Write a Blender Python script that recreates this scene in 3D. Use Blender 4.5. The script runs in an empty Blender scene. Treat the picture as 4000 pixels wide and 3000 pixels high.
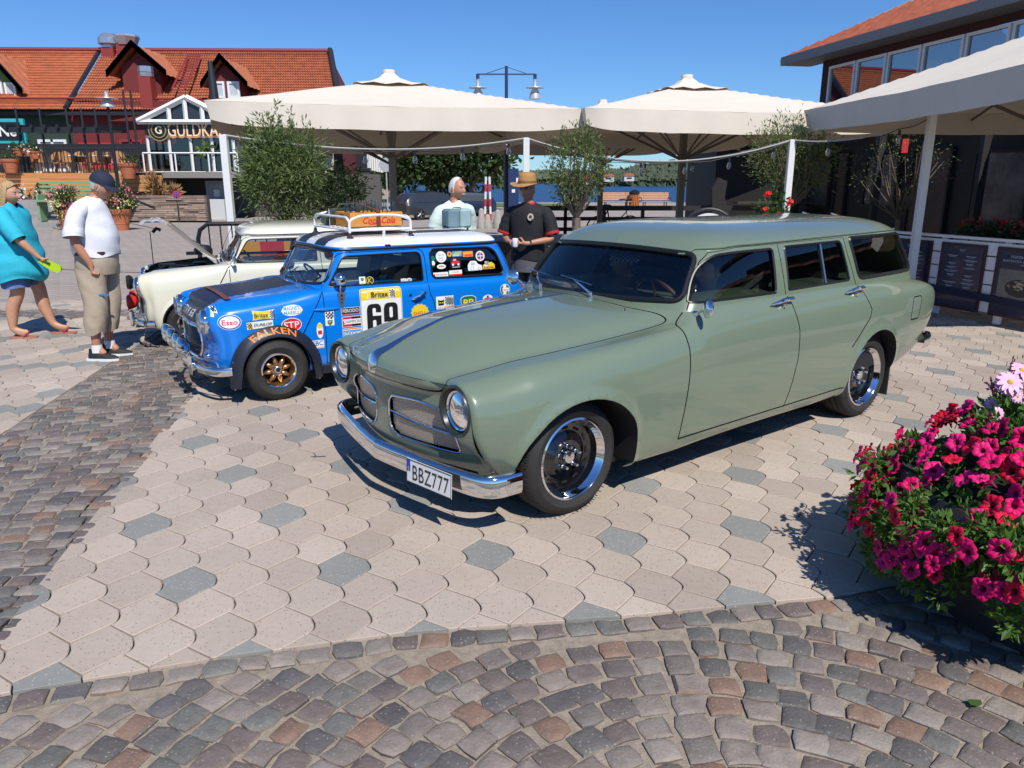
import bpy,bmesh,math,random
import numpy as np
from mathutils import Vector,Matrix,Euler
from mathutils.geometry import delaunay_2d_cdt
random.seed(7);rng=np.random.default_rng(7)
S=bpy.context.scene
COL=S.collection
PI=math.pi
def rad(a):return math.radians(a)
# ------------------------------------------------------------ camera, sky, sun, exposure
CAM_H=1.62
cd=bpy.data.cameras.new('camera');cam=bpy.data.objects.new('camera',cd);COL.objects.link(cam)
cd.sensor_width=36;cd.lens=36*2955/4000;cd.clip_end=6000;cd.clip_start=0.05
cam.location=(0,0,CAM_H);cam.rotation_euler=(rad(90-15.05),0,0)
S.camera=cam
W=bpy.data.worlds.new('World');S.world=W;W.use_nodes=True
SUN_EL,SUN_AZ=50.0,157.8
nt=W.node_tree;bg=nt.nodes['Background'];sk=nt.nodes.new('ShaderNodeTexSky')
sk.sky_type='NISHITA';sk.sun_disc=False;sk.sun_elevation=rad(SUN_EL);sk.sun_rotation=rad(SUN_AZ)
sk.air_density=1.0;sk.dust_density=0.0;sk.ozone_density=1.6;sk.altitude=0
hs=nt.nodes.new('ShaderNodeMix');hs.data_type='RGBA';hs.blend_type='MULTIPLY';hs.inputs[0].default_value=1.0;hs.inputs[7].default_value=(0.50,0.84,1.34,1)
nt.links.new(sk.outputs[0],hs.inputs[6]);nt.links.new(hs.outputs[2],bg.inputs[0]);bg.inputs[1].default_value=0.082
sl=bpy.data.lights.new('sun','SUN');sl.energy=4.6;sl.angle=rad(0.55);sl.color=(1.0,0.955,0.89)
so=bpy.data.objects.new('sun',sl);COL.objects.link(so)
az=rad(SUN_AZ);el=rad(SUN_EL)
sd=Vector((math.sin(az)*math.cos(el),math.cos(az)*math.cos(el),math.sin(el)))
so.rotation_euler=sd.to_track_quat('Z','Y').to_euler();so.location=(0,0,20)
vs=S.view_settings;vs.view_transform='Standard';vs.look='None';vs.exposure=0.12;vs.gamma=1.0;vs.use_curve_mapping=False
S.cycles.max_bounces=8;S.cycles.transparent_max_bounces=24;S.cycles.glossy_bounces=5;S.cycles.transmission_bounces=8;S.cycles.diffuse_bounces=3
S.cycles.caustics_reflective=False;S.cycles.caustics_refractive=False;S.cycles.sample_clamp_indirect=6
# ------------------------------------------------------------ materials
def srgb(r,g,b):
 f=lambda c:(c/255/12.92)if c/255<=0.04045 else((c/255+0.055)/1.055)**2.4
 return(f(r),f(g),f(b))
MATS={}
def mat(name,col=(0.5,0.5,0.5),rough=0.6,metal=0.0,spec=0.5,coat=0.0,var=0.0,vscale=6.0,bump=0.0,bscale=60.0,objvar=0.0,trans=0.0,alpha=1.0,emit=None,sheen=0.0,coat_rough=0.03,stretch=None):
 if name in MATS:return MATS[name]
 m=bpy.data.materials.new(name);m.use_nodes=True;n=m.node_tree.nodes;l=m.node_tree.links
 p=n['Principled BSDF']
 p.inputs['Base Color'].default_value=(*col,1);p.inputs['Roughness'].default_value=rough
 p.inputs['Metallic'].default_value=metal;p.inputs['Specular IOR Level'].default_value=spec
 p.inputs['Coat Weight'].default_value=coat;p.inputs['Coat Roughness'].default_value=coat_rough
 p.inputs['Transmission Weight'].default_value=trans;p.inputs['Alpha'].default_value=alpha
 if sheen:p.inputs['Sheen Weight'].default_value=sheen
 if emit:p.inputs['Emission Color'].default_value=(*emit[:3],1);p.inputs['Emission Strength'].default_value=emit[3]
 if var or objvar or bump:
  tc=n.new('ShaderNodeTexCoord');src=tc.outputs['Object']
  if stretch:
   mp=n.new('ShaderNodeMapping');mp.inputs['Scale'].default_value=stretch;l.new(src,mp.inputs[0]);src=mp.outputs[0]
 if var or objvar:
  hsv=n.new('ShaderNodeHueSaturation');hsv.inputs['Color'].default_value=(*col,1);l.new(hsv.outputs[0],p.inputs['Base Color'])
  val=None
  if var:
   t=n.new('ShaderNodeTexNoise');t.inputs['Scale'].default_value=vscale;t.inputs['Detail'].default_value=6;t.inputs['Roughness'].default_value=0.65
   l.new(src,t.inputs['Vector'])
   r=n.new('ShaderNodeMapRange');r.inputs[1].default_value=0.3;r.inputs[2].default_value=0.7;r.inputs[3].default_value=1-var;r.inputs[4].default_value=1+var
   l.new(t.outputs[0],r.inputs[0]);val=r.outputs[0]
  if objvar:
   oi=n.new('ShaderNodeObjectInfo');gi=n.new('ShaderNodeNewGeometry')
   ad=n.new('ShaderNodeMath');ad.operation='ADD';l.new(oi.outputs['Random'],ad.inputs[0]);l.new(gi.outputs['Random Per Island'],ad.inputs[1])
   fr=n.new('ShaderNodeMath');fr.operation='FRACT';l.new(ad.outputs[0],fr.inputs[0])
   r2=n.new('ShaderNodeMapRange');r2.inputs[3].default_value=1-objvar;r2.inputs[4].default_value=1+objvar;l.new(fr.outputs[0],r2.inputs[0])
   if val:
    mu=n.new('ShaderNodeMath');mu.operation='MULTIPLY';l.new(val,mu.inputs[0]);l.new(r2.outputs[0],mu.inputs[1]);val=mu.outputs[0]
   else:val=r2.outputs[0]
  l.new(val,hsv.inputs['Value'])
 if bump:
  t2=n.new('ShaderNodeTexNoise');t2.inputs['Scale'].default_value=bscale;t2.inputs['Detail'].default_value=5;l.new(src,t2.inputs['Vector'])
  b=n.new('ShaderNodeBump');b.inputs['Strength'].default_value=min(1,bump);b.inputs['Distance'].default_value=0.01;l.new(t2.outputs[0],b.inputs['Height']);l.new(b.outputs[0],p.inputs['Normal'])
 MATS[name]=m
 return m
def glassmat(name,tint=(0.5,0.55,0.5),refl=0.09,rough=0.01):
 """thin automotive / window pane: mostly transparent with a fresnel-weighted reflection"""
 if name in MATS:return MATS[name]
 m=bpy.data.materials.new(name);m.use_nodes=True;n=m.node_tree.nodes;l=m.node_tree.links;n.clear()
 o=n.new('ShaderNodeOutputMaterial');t=n.new('ShaderNodeBsdfTransparent');t.inputs[0].default_value=(*tint,1)
 g=n.new('ShaderNodeBsdfGlossy');g.inputs['Roughness'].default_value=rough;g.inputs[0].default_value=(0.95,0.97,1,1)
 lw=n.new('ShaderNodeFresnel');lw.inputs[0].default_value=1.5
 mp=n.new('ShaderNodeMath');mp.operation='MULTIPLY_ADD';mp.inputs[1].default_value=1.0;mp.inputs[2].default_value=refl-0.04;mp.use_clamp=True
 mx=n.new('ShaderNodeMixShader');l.new(lw.outputs[0],mp.inputs[0]);l.new(mp.outputs[0],mx.inputs[0]);l.new(t.outputs[0],mx.inputs[1]);l.new(g.outputs[0],mx.inputs[2]);l.new(mx.outputs[0],o.inputs[0])
 MATS[name]=m;return m
CHROME=lambda:mat('chrome',(0.78,0.79,0.8),0.07,1.0,var=0.03,vscale=15,bump=0.02,bscale=8)
BLACKP=lambda:mat('black_plastic',(0.012,0.012,0.013),0.45)
RUBBER=lambda:mat('rubber',(0.022,0.021,0.02),0.75,var=0.25,vscale=20,bump=0.12,bscale=90)
DARK=lambda:mat('dark_void',(0.006,0.006,0.007),0.8)
WHITEP=lambda:mat('white_paint',(0.78,0.78,0.76),0.35,var=0.04,vscale=4)
# ------------------------------------------------------------ mesh building
class MB:
 def __init__(s):s.v=[];s.f=[];s.m=[];s.M=None
 def add(s,V,F,mi=0,M=None):
  o=len(s.v);M=M if M is not None else s.M
  if M is not None:V=[M@Vector(p)for p in V]
  s.v+=[tuple(p)for p in V];s.f+=[tuple(i+o for i in f)for f in F]
  s.m+=([mi]*len(F))if not isinstance(mi,list)else mi
  return s
 def box(s,c,d,mi=0,bev=0.0,R=None):
  x,y,z=[a/2 for a in d]
  if bev<=0:
   V=[(-x,-y,-z),(x,-y,-z),(x,y,-z),(-x,y,-z),(-x,-y,z),(x,-y,z),(x,y,z),(-x,y,z)]
   F=[(0,3,2,1),(4,5,6,7),(0,1,5,4),(1,2,6,5),(2,3,7,6),(3,0,4,7)]
  else:
   b=min(bev,x*.99,y*.99,z*.99)
   V=[];F=[]
   for sx in(-1,1):
    for sy in(-1,1):
     for sz in(-1,1):
      V+=[(sx*x,sy*(y-b),sz*(z-b)),(sx*(x-b),sy*y,sz*(z-b)),(sx*(x-b),sy*(y-b),sz*z)]
   ix=lambda a,b_,c_,k:((a*2+b_)*2+c_)*3+k
   def q(*f,flip):F.append(tuple(f[::-1])if flip else tuple(f))
   for a in(0,1):
    q(ix(a,0,0,0),ix(a,1,0,0),ix(a,1,1,0),ix(a,0,1,0),flip=(a==0))
    q(ix(0,a,0,1),ix(0,a,1,1),ix(1,a,1,1),ix(1,a,0,1),flip=(a==0))
    q(ix(0,0,a,2),ix(1,0,a,2),ix(1,1,a,2),ix(0,1,a,2),flip=(a==0))
   for a in(0,1):
    for c_ in(0,1):
     q(ix(a,c_,0,0),ix(a,c_,0,1),ix(a,c_,1,1),ix(a,c_,1,0),flip=(a==c_))
     q(ix(a,0,c_,0),ix(a,0,c_,2),ix(a,1,c_,2),ix(a,1,c_,0),flip=(a!=c_))
     q(ix(0,a,c_,1),ix(0,a,c_,2),ix(1,a,c_,2),ix(1,a,c_,1),flip=(a==c_))
     for d_ in(0,1):
      q(ix(a,c_,d_,0),ix(a,c_,d_,1),ix(a,c_,d_,2),flip=((a+c_+d_)%2==0))
  M=Matrix.Translation(c)
  if R is not None:M=M@R.to_4x4()
  if s.M is not None:M=s.M@M
  return s.add(V,F,mi,M)
 def tube(s,P,r,n=8,mi=0,cap=True,closed=False):
  P=[Vector(p)for p in P];k=len(P);rs=r if hasattr(r,'__len__')else[r]*k
  V=[];F=[];prev=None
  for i in range(k):
   if closed:t=P[(i+1)%k]-P[i-1]
   else:t=P[min(i+1,k-1)]-P[max(i-1,0)]
   if t.length<1e-9:t=Vector((0,0,1))
   t.normalize()
   if prev is None:
    a=Vector((0,0,1))if abs(t.z)<.9 else Vector((1,0,0));u=t.cross(a).normalized()
   else:
    u=prev-t*prev.dot(t)
    u=u.normalized()if u.length>1e-6 else t.orthogonal().normalized()
   prev=u;w=t.cross(u)
   for j in range(n):
    a=2*PI*j/n;V.append(P[i]+(u*math.cos(a)+w*math.sin(a))*rs[i])
  for i in range(k if closed else k-1):
   i2=(i+1)%k
   for j in range(n):F.append((i*n+j,i*n+(j+1)%n,i2*n+(j+1)%n,i2*n+j))
  if cap and not closed:F.append(tuple(range(n))[::-1]);F.append(tuple((k-1)*n+j for j in range(n)))
  return s.add(V,F,mi)
 def lathe(s,prof,c=(0,0,0),axis='z',n=24,mi=0,a0=0,a1=2*PI,flip=False):
  """prof: (radius, height) pairs"""
  full=abs(a1-a0-2*PI)<1e-6;V=[];F=[];m=n if full else n+1;k=len(prof)
  for r,h in prof:
   for j in range(m):
    a=a0+(a1-a0)*j/n;x,y=r*math.cos(a),r*math.sin(a)
    p=(x,y,h)if axis=='z' else((x,h,y)if axis=='y' else(h,x,y))
    V.append((p[0]+c[0],p[1]+c[1],p[2]+c[2]))
  fl=flip^(axis=='y')
  for i in range(k-1):
   for j in range(n):
    f=(i*m+j,i*m+(j+1)%m,(i+1)*m+(j+1)%m,(i+1)*m+j)
    F.append(f[::-1]if fl else f)
  return s.add(V,F,mi)
 def cyl(s,a,b,r,n=12,mi=0,r2=None):return s.tube([a,b],[r,r if r2 is None else r2],n,mi)
 def prism(s,poly,z0,z1,mi=0,M=None,mi_top=None):
  n=len(poly);V=[(p[0],p[1],z0)for p in poly]+[(p[0],p[1],z1)for p in poly]
  F=[tuple(range(n))[::-1],tuple(range(n,2*n))]+[(i,(i+1)%n,n+(i+1)%n,n+i)for i in range(n)]
  s.add(V,F,[mi,mi if mi_top is None else mi_top]+[mi]*n,M);return s
 def sphere(s,c,r,n=12,m=8,mi=0,R=None):
  r=r if hasattr(r,'__len__')else(r,r,r);V=[];F=[]
  for i in range(m+1):
   t=PI*i/m
   for j in range(n):
    p=2*PI*j/n;V.append((r[0]*math.sin(t)*math.cos(p),r[1]*math.sin(t)*math.sin(p),r[2]*math.cos(t)))
  for i in range(m):
   for j in range(n):F.append((i*n+j,(i+1)*n+j,(i+1)*n+(j+1)%n,i*n+(j+1)%n))
  M=Matrix.Translation(c)
  if R is not None:M=M@R.to_4x4()
  if s.M is not None:M=s.M@M
  return s.add(V,F,mi,M)
 def grid(s,G,mi=0,closed=False,flip=False):
  """G: rows of points"""
  r=len(G);c=len(G[0]);V=[p for row in G for p in row];F=[]
  for i in range(r-1):
   for j in range(c if closed else c-1):
    f=(i*c+j,i*c+(j+1)%c,(i+1)*c+(j+1)%c,(i+1)*c+j)
    F.append(f[::-1]if flip else f)
  return s.add(V,F,mi)
 def mesh(s,name,mats,smooth=True,ang=38):
  me=bpy.data.meshes.new(name);me.from_pydata(s.v,[],s.f)
  for m in(mats if isinstance(mats,(list,tuple))else[mats]):me.materials.append(m)
  me.polygons.foreach_set('material_index',s.m)
  if smooth:
   me.shade_smooth();me.set_sharp_from_angle(angle=rad(ang))
  me.update();return me
 def build(s,name,mats,parent=None,smooth=True,ang=38,loc=None):
  o=bpy.data.objects.new(name,s.mesh(name,mats,smooth,ang));COL.objects.link(o)
  if parent:o.parent=parent
  if loc:o.location=loc
  return o
def tag(o,label=None,cat=None,group=None,kind=None):
 if label:o['label']=label
 if cat:o['category']=cat
 if group:o['group']=group
 if kind:o['kind']=kind
 return o
def thing(name,label,cat,loc=(0,0,0),rz=0,group=None):
 o=bpy.data.objects.new(name,None);COL.objects.link(o);o.location=loc;o.rotation_euler=(0,0,rz);o.empty_display_size=0.1
 return tag(o,label,cat,group)
def copy_tree(o,label=None,parent=None,loc=None,rz=None,scale=None):
 c=o.copy();COL.objects.link(c)
 if parent is not None:c.parent=parent
 if loc is not None:c.location=loc
 if rz is not None:c.rotation_euler=(0,0,rz)
 if scale is not None:c.scale=(scale,)*3
 if label:c['label']=label
 for ch in list(o.children):copy_tree(ch,None,c)
 return c
def rotm(x=0,y=0,z=0):return Euler((rad(x),rad(y),rad(z))).to_matrix()
def frame(o,xdir,ydir):
 """4x4 from origin and two in-plane directions"""
 x=Vector(xdir).normalized();y=Vector(ydir).normalized();z=x.cross(y).normalized();y=z.cross(x)
 m=Matrix((x,y,z)).transposed().to_4x4();m.translation=Vector(o);return m
FONTC={}
def text_mesh(txt,size=1.0,shear=0.0,bold=0.0,align='CENTER',spacing=1.0,res=3):
 """text as 2D triangles: (verts2d, faces), centred, cap height = size, filled"""
 key=(txt,round(shear,2),round(bold,4),spacing)
 if key not in FONTC:
  cu=bpy.data.curves.new('t','FONT');cu.body=txt;cu.size=1.0;cu.shear=shear;cu.offset=bold;cu.align_x='CENTER';cu.resolution_u=res;cu.space_character=spacing
  ob=bpy.data.objects.new('t',cu);COL.objects.link(ob);bpy.context.view_layer.update()
  me=ob.evaluated_get(bpy.context.evaluated_depsgraph_get()).to_mesh()
  V=np.array([v.co[:2]for v in me.vertices]).reshape(-1,2);F=[tuple(p.vertices)for p in me.polygons]
  ob.evaluated_get(bpy.context.evaluated_depsgraph_get()).to_mesh_clear();bpy.data.objects.remove(ob);bpy.data.curves.remove(cu)
  if len(V):V=V-[(V[:,0].min()+V[:,0].max())/2,0.345]
  FONTC[key]=(V/0.69,F)
 V,F=FONTC[key];return V*size,F
def put_text(mb,txt,M,size,mi=0,width=None,**k):
 V,F=text_mesh(txt,size,**k)
 sx=1.0
 if width and len(V):sx=width/max(1e-6,V[:,0].max()-V[:,0].min())
 mb.add([(x*sx,y,0)for x,y in V],F,mi,M);return mb
# ------------------------------------------------------------ parametric patches (car bodies)
def inpoly(P,poly):
 x,y=P[:,0],P[:,1];c=np.zeros(len(P),bool);q=np.asarray(poly);n=len(q)
 for i in range(n):
  x1,y1=q[i];x2,y2=q[i-1]
  k=(y1>y)!=(y2>y)
  with np.errstate(divide='ignore',invalid='ignore'):xi=(x2-x1)*(y-y1)/(y2-y1)+x1
  c^=k&(x<xi)
 return c
def distpl(P,L,closed=False):
 L=np.asarray(L);d=np.full(len(P),1e9);n=len(L)
 for i in range(n if closed else n-1):
  a,b=L[i],L[(i+1)%n];ab=b-a;t=np.clip(((P-a)@ab)/max(1e-12,ab@ab),0,1)
  d=np.minimum(d,np.linalg.norm(P-a-t[:,None]*ab,axis=1))
 return d
def dense(L,step,closed=False):
 L=[np.asarray(p,float)for p in L];out=[];n=len(L)
 for i in range(n if closed else n-1):
  a,b=L[i],L[(i+1)%n];k=max(1,int(math.ceil(np.linalg.norm(b-a)/step)))
  out+=[a+(b-a)*j/k for j in range(k)]
 if not closed:out.append(L[-1])
 return np.array(out)
def rounded(L,closed=True,it=2):
 """Chaikin corner cutting"""
 L=[np.asarray(p,float)for p in L]
 for _ in range(it):
  n=len(L);o=[]
  if not closed:o.append(L[0])
  for i in range(n if closed else n-1):
   a,b=L[i],L[(i+1)%n];o+=[a*.75+b*.25,a*.25+b*.75]
  if not closed:o.append(L[-1])
  L=o
 return np.array(L)
def fillet(L,r,closed=True,n=6):
 """round the corners of a polygon with radius-like length r (number or list)"""
 L=[np.asarray(p,float)for p in L];k=len(L);R=r if hasattr(r,'__len__')else[r]*k;o=[]
 for i in range(k):
  if not closed and i in(0,k-1):o.append(L[i]);continue
  a,b,c=L[i-1],L[i],L[(i+1)%k];u=a-b;w=c-b;lu,lw=np.linalg.norm(u),np.linalg.norm(w)
  d=min(R[i],lu*.49,lw*.49);p=b+u/lu*d;q=b+w/lw*d
  for t in np.linspace(0,1,n+1):o.append((1-t)**2*p+2*t*(1-t)*b+t*t*q)
 return np.array(o)
def offs(L,d,closed=False):
 L=np.asarray(L);n=len(L);N=[]
 for i in range(n):
  a=L[(i-1)%n]if(closed or i>0)else L[i];b=L[(i+1)%n]if(closed or i<n-1)else L[i]
  t=b-a;t=t/max(1e-9,np.linalg.norm(t));N.append((-t[1],t[0]))
 return L+np.array(N)*d
def cdt(outer,pts,lines):
 """outer closed loop, free points, constraint lines [(pts, closed)] -> (verts2d, tris) inside outer"""
 V=[tuple(p)for p in outer];n=len(V);E=[(i,(i+1)%n)for i in range(n)]
 for L,cl in lines:
  o=len(V);k=len(L);V+=[tuple(p)for p in L];E+=[(o+i,o+(i+1)%k)for i in range(k if cl else k-1)]
 V+=[tuple(p)for p in pts]
 r=delaunay_2d_cdt([Vector(p)for p in V],E,[],0,1e-6)
 v=np.array([tuple(p)for p in r[0]]);f=np.array([t for t in r[2]if len(t)==3])
 c=v[f].mean(1);k=inpoly(c,outer);return v,f[k]
def patch(f,outer,step,grooves=(),regions=(),lines=(),gw=0.004,gd=0.010,sign=1):
 """f: (n,2)->(P,N). grooves: [(line, closed)] in parameter space; regions: [(name, polygon)] tested in order.
    Returns {name: MB-like dict(V,N,F,mi)} ; material index 1 on groove floors."""
 outer=np.asarray(outer);lo,hi=outer.min(0),outer.max(0)
 st=(step,step)if not hasattr(step,'__len__')else step
 gx,gy=np.meshgrid(np.arange(lo[0]+st[0]/2,hi[0],st[0]),np.arange(lo[1]+st[1]/2,hi[1],st[1]))
 gx=gx+(np.arange(gx.shape[0])%2)[:,None]*st[0]*.5
 G=np.stack([gx.ravel(),gy.ravel()],1);G=G[inpoly(G,outer)]
 ls=list(lines);d=np.full(len(G),1e9)
 for L,cl in grooves:
  ls+=[(np.asarray(L),cl),(offs(L,gw,cl),cl),(offs(L,-gw,cl),cl)];d=np.minimum(d,distpl(G,L,cl)-gw)
 for L,cl in lines:d=np.minimum(d,distpl(G,L,cl))
 d=np.minimum(d,distpl(G,outer,True));G=G[d>min(st)*.3]
 v,t=cdt(outer,G,ls)
 P,N=f(v);c=v[t].mean(1)
 isg=np.zeros(len(t),bool)
 if grooves:
  dv=np.full(len(v),1e9);dc=np.full(len(t),1e9)
  for L,cl in grooves:dv=np.minimum(dv,distpl(v,L,cl));dc=np.minimum(dc,distpl(c,L,cl))
  isg=dc<gw*.98;P=P-N*(np.clip(1-dv/gw,0,1)*gd)[:,None]
 lab=np.zeros(len(t),int)
 for i,(nm,poly)in enumerate(regions):
  k=inpoly(c,poly)&(lab==0)&~isg;lab[k]=i+1
 out={}
 for i,nm in enumerate(['body']+[r[0]for r in regions]):
  k=lab==i
  if not k.any():continue
  tt=t[k];u,inv=np.unique(tt,return_inverse=True);tt=inv.reshape(tt.shape)
  pp,nn=P[u].copy(),N[u].copy()
# orientation: make faces agree with normals
  a,b,cc=pp[tt[:,0]],pp[tt[:,1]],pp[tt[:,2]];fn=np.cross(b-a,cc-a);s_=(fn*nn[tt].mean(1)).sum(1)<0
  tt[s_]=tt[s_][:,::-1]
  g=dict(V=pp,N=nn,F=tt,mi=isg[k].astype(int))
  if nm in out:
   o=out[nm];g['F']=g['F']+len(o['V']);out[nm]=dict(V=np.vstack([o['V'],g['V']]),N=np.vstack([o['N'],g['N']]),F=np.vstack([o['F'],g['F']]),mi=np.concatenate([o['mi'],g['mi']]))
  else:out[nm]=g
 return out
def mirror_y(g):
 V=g['V'].copy();N=g['N'].copy();V[:,1]*=-1;N[:,1]*=-1
 return dict(V=V,N=N,F=g['F'][:,::-1],mi=g['mi'])
def join(gs):
 o=0;V=[];N=[];F=[];m=[]
 for g in gs:V.append(g['V']);N.append(g['N']);F.append(g['F']+o);m.append(g['mi']);o+=len(g['V'])
 return dict(V=np.vstack(V),N=np.vstack(N),F=np.vstack(F),mi=np.concatenate(m))
def pobj(name,g,mats,parent=None,thick=0.0):
 me=bpy.data.meshes.new(name);me.from_pydata(g['V'].tolist(),[],g['F'].tolist())
 for m in(mats if isinstance(mats,(list,tuple))else[mats]):me.materials.append(m)
 me.polygons.foreach_set('material_index',g['mi'].astype(np.int32));me.shade_smooth()
 nl=g['N']/np.maximum(1e-9,np.linalg.norm(g['N'],axis=1))[:,None]
 nn=nl[g['F'].ravel()];fl=np.repeat(g['mi']==1,3)
 if fl.any():
  a,b,c=(g['V'][g['F'][:,i]]for i in range(3));fn=np.cross(b-a,c-a);fn/=np.maximum(1e-12,np.linalg.norm(fn,axis=1))[:,None]
  nn[fl]=np.repeat(fn,3,0)[fl]
 me.normals_split_custom_set(nn.tolist());me.update()
 o=bpy.data.objects.new(name,me);COL.objects.link(o)
 if parent:o.parent=parent
 return o
def table(xs,rows,xq,sm=0.0):
 """rows: stations x points x comps -> pchip in x, sampled at xq, gaussian smoothed"""
 xs=np.asarray(xs,float);Y=np.asarray(rows,float).reshape(len(xs),-1)
 h=np.diff(xs);dl=np.diff(Y,axis=0)/h[:,None];m=np.zeros_like(Y)
 for k in range(1,len(xs)-1):
  a,b=dl[k-1],dl[k];w1=2*h[k]+h[k-1];w2=h[k]+2*h[k-1]
  with np.errstate(divide='ignore',invalid='ignore'):r=(w1+w2)/(w1/a+w2/b)
  m[k]=np.where(a*b>0,r,0)
 m[0]=dl[0];m[-1]=dl[-1]
 i=np.clip(np.searchsorted(xs,xq,side='right')-1,0,len(xs)-2);t=((xq-xs[i])/h[i])[:,None];H=h[i][:,None]
 R=(1+2*t)*(1-t)**2*Y[i]+t*(1-t)**2*H*m[i]+t*t*(3-2*t)*Y[i+1]+t*t*(t-1)*H*m[i+1]
 if sm>0:
  dx=xq[1]-xq[0];n=int(3*sm/dx)+1;k=np.exp(-.5*(np.arange(-n,n+1)*dx/sm)**2);k/=k.sum()
  lo=R[:1]+(R[:1]-R[1:2])*np.arange(n,0,-1)[:,None];hi_=R[-1:]+(R[-1:]-R[-2:-1])*np.arange(1,n+1)[:,None]
  E=np.vstack([lo,R,hi_]);R=np.stack([np.convolve(E[:,j],k,'valid')for j in range(E.shape[1])],1)
 return R.reshape(len(xq),*np.asarray(rows).shape[1:])
class Surf:
 """smooth surface from a control grid: us x vs control points (x,y,z)"""
 def __init__(s,us,C,su=0.0,sv=0.35,nu=240,nv=160,post=None):
  C=np.asarray(C,float);s.u0,s.u1=us[0],us[-1];m=C.shape[1]
  uq=np.linspace(us[0],us[-1],nu);A=table(us,C,uq,su)
  vq=np.linspace(0,m-1,nv);B=table(np.arange(m),A.transpose(1,0,2),vq,sv).transpose(1,0,2)
  s.T=B;s.nu,s.nv,s.m=nu,nv,m-1;s.post=post
 def raw(s,q):
  a=np.clip((q[:,0]-s.u0)/(s.u1-s.u0)*(s.nu-1),0,s.nu-1.0001);b=np.clip(q[:,1]/s.m*(s.nv-1),0,s.nv-1.0001)
  i=a.astype(int);j=b.astype(int);a=(a-i)[:,None];b=(b-j)[:,None];T=s.T
  P=(T[i,j]*(1-a)*(1-b)+T[i+1,j]*a*(1-b)+T[i,j+1]*(1-a)*b+T[i+1,j+1]*a*b)
  return s.post(P,q)if s.post else P
 def __call__(s,q,eps=None):
  q=np.asarray(q,float);eu=(s.u1-s.u0)*.004;ev=s.m*.008
  P=s.raw(q)
  du=s.raw(q+[eu,0])-s.raw(q-[eu,0]);dv=s.raw(q+[0,ev])-s.raw(q-[0,ev])
  N=np.cross(du,dv);N/=np.maximum(1e-12,np.linalg.norm(N,axis=1))[:,None]
  return P,N*s.nsign
 nsign=1
 def inv(s,T,comps,vr=None,it=25,ur=None):
  """find (u,v) with P[comps]=T; coarse table search then Newton; vr limits v index range"""
  T=np.asarray(T,float);U=np.linspace(s.u0,s.u1,s.nu);V=np.linspace(0,s.m,s.nv)
  j0,j1=(0,s.nv)if vr is None else(int(vr[0]/s.m*(s.nv-1)),int(vr[1]/s.m*(s.nv-1))+1)
  i0,i1=(0,s.nu)if ur is None else(int((ur[0]-s.u0)/(s.u1-s.u0)*(s.nu-1)),int((ur[1]-s.u0)/(s.u1-s.u0)*(s.nu-1))+1)
  sub=s.T[i0:i1,j0:j1][:,:,comps].reshape(-1,2);out=[]
  for p in T:
   k=((sub-p)**2).sum(1).argmin();out.append((U[i0+k//(j1-j0)],V[j0+k%(j1-j0)]))
  q=np.array(out)
  eu,ev=(s.u1-s.u0)*1e-3,s.m*2e-3
  for _ in range(it):
   r=s.raw(q)[:,comps]-T
   a=(s.raw(q+[eu,0])-s.raw(q-[eu,0]))[:,comps]/(2*eu);b=(s.raw(q+[0,ev])-s.raw(q-[0,ev]))[:,comps]/(2*ev)
   D=a[:,0]*b[:,1]-a[:,1]*b[:,0];D=np.where(abs(D)<1e-6,1e-6,D)
   du=(r[:,0]*b[:,1]-r[:,1]*b[:,0])/D;dv=(a[:,0]*r[:,1]-a[:,1]*r[:,0])/D
   q=q-np.clip(np.stack([du,dv],1),[-(s.u1-s.u0)*.05,-s.m*.03],[(s.u1-s.u0)*.05,s.m*.03])*.8
   q[:,0]=np.clip(q[:,0],s.u0,s.u1)
   q[:,1]=np.clip(q[:,1],*(vr if vr is not None else(0,s.m)))
  return q
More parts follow.
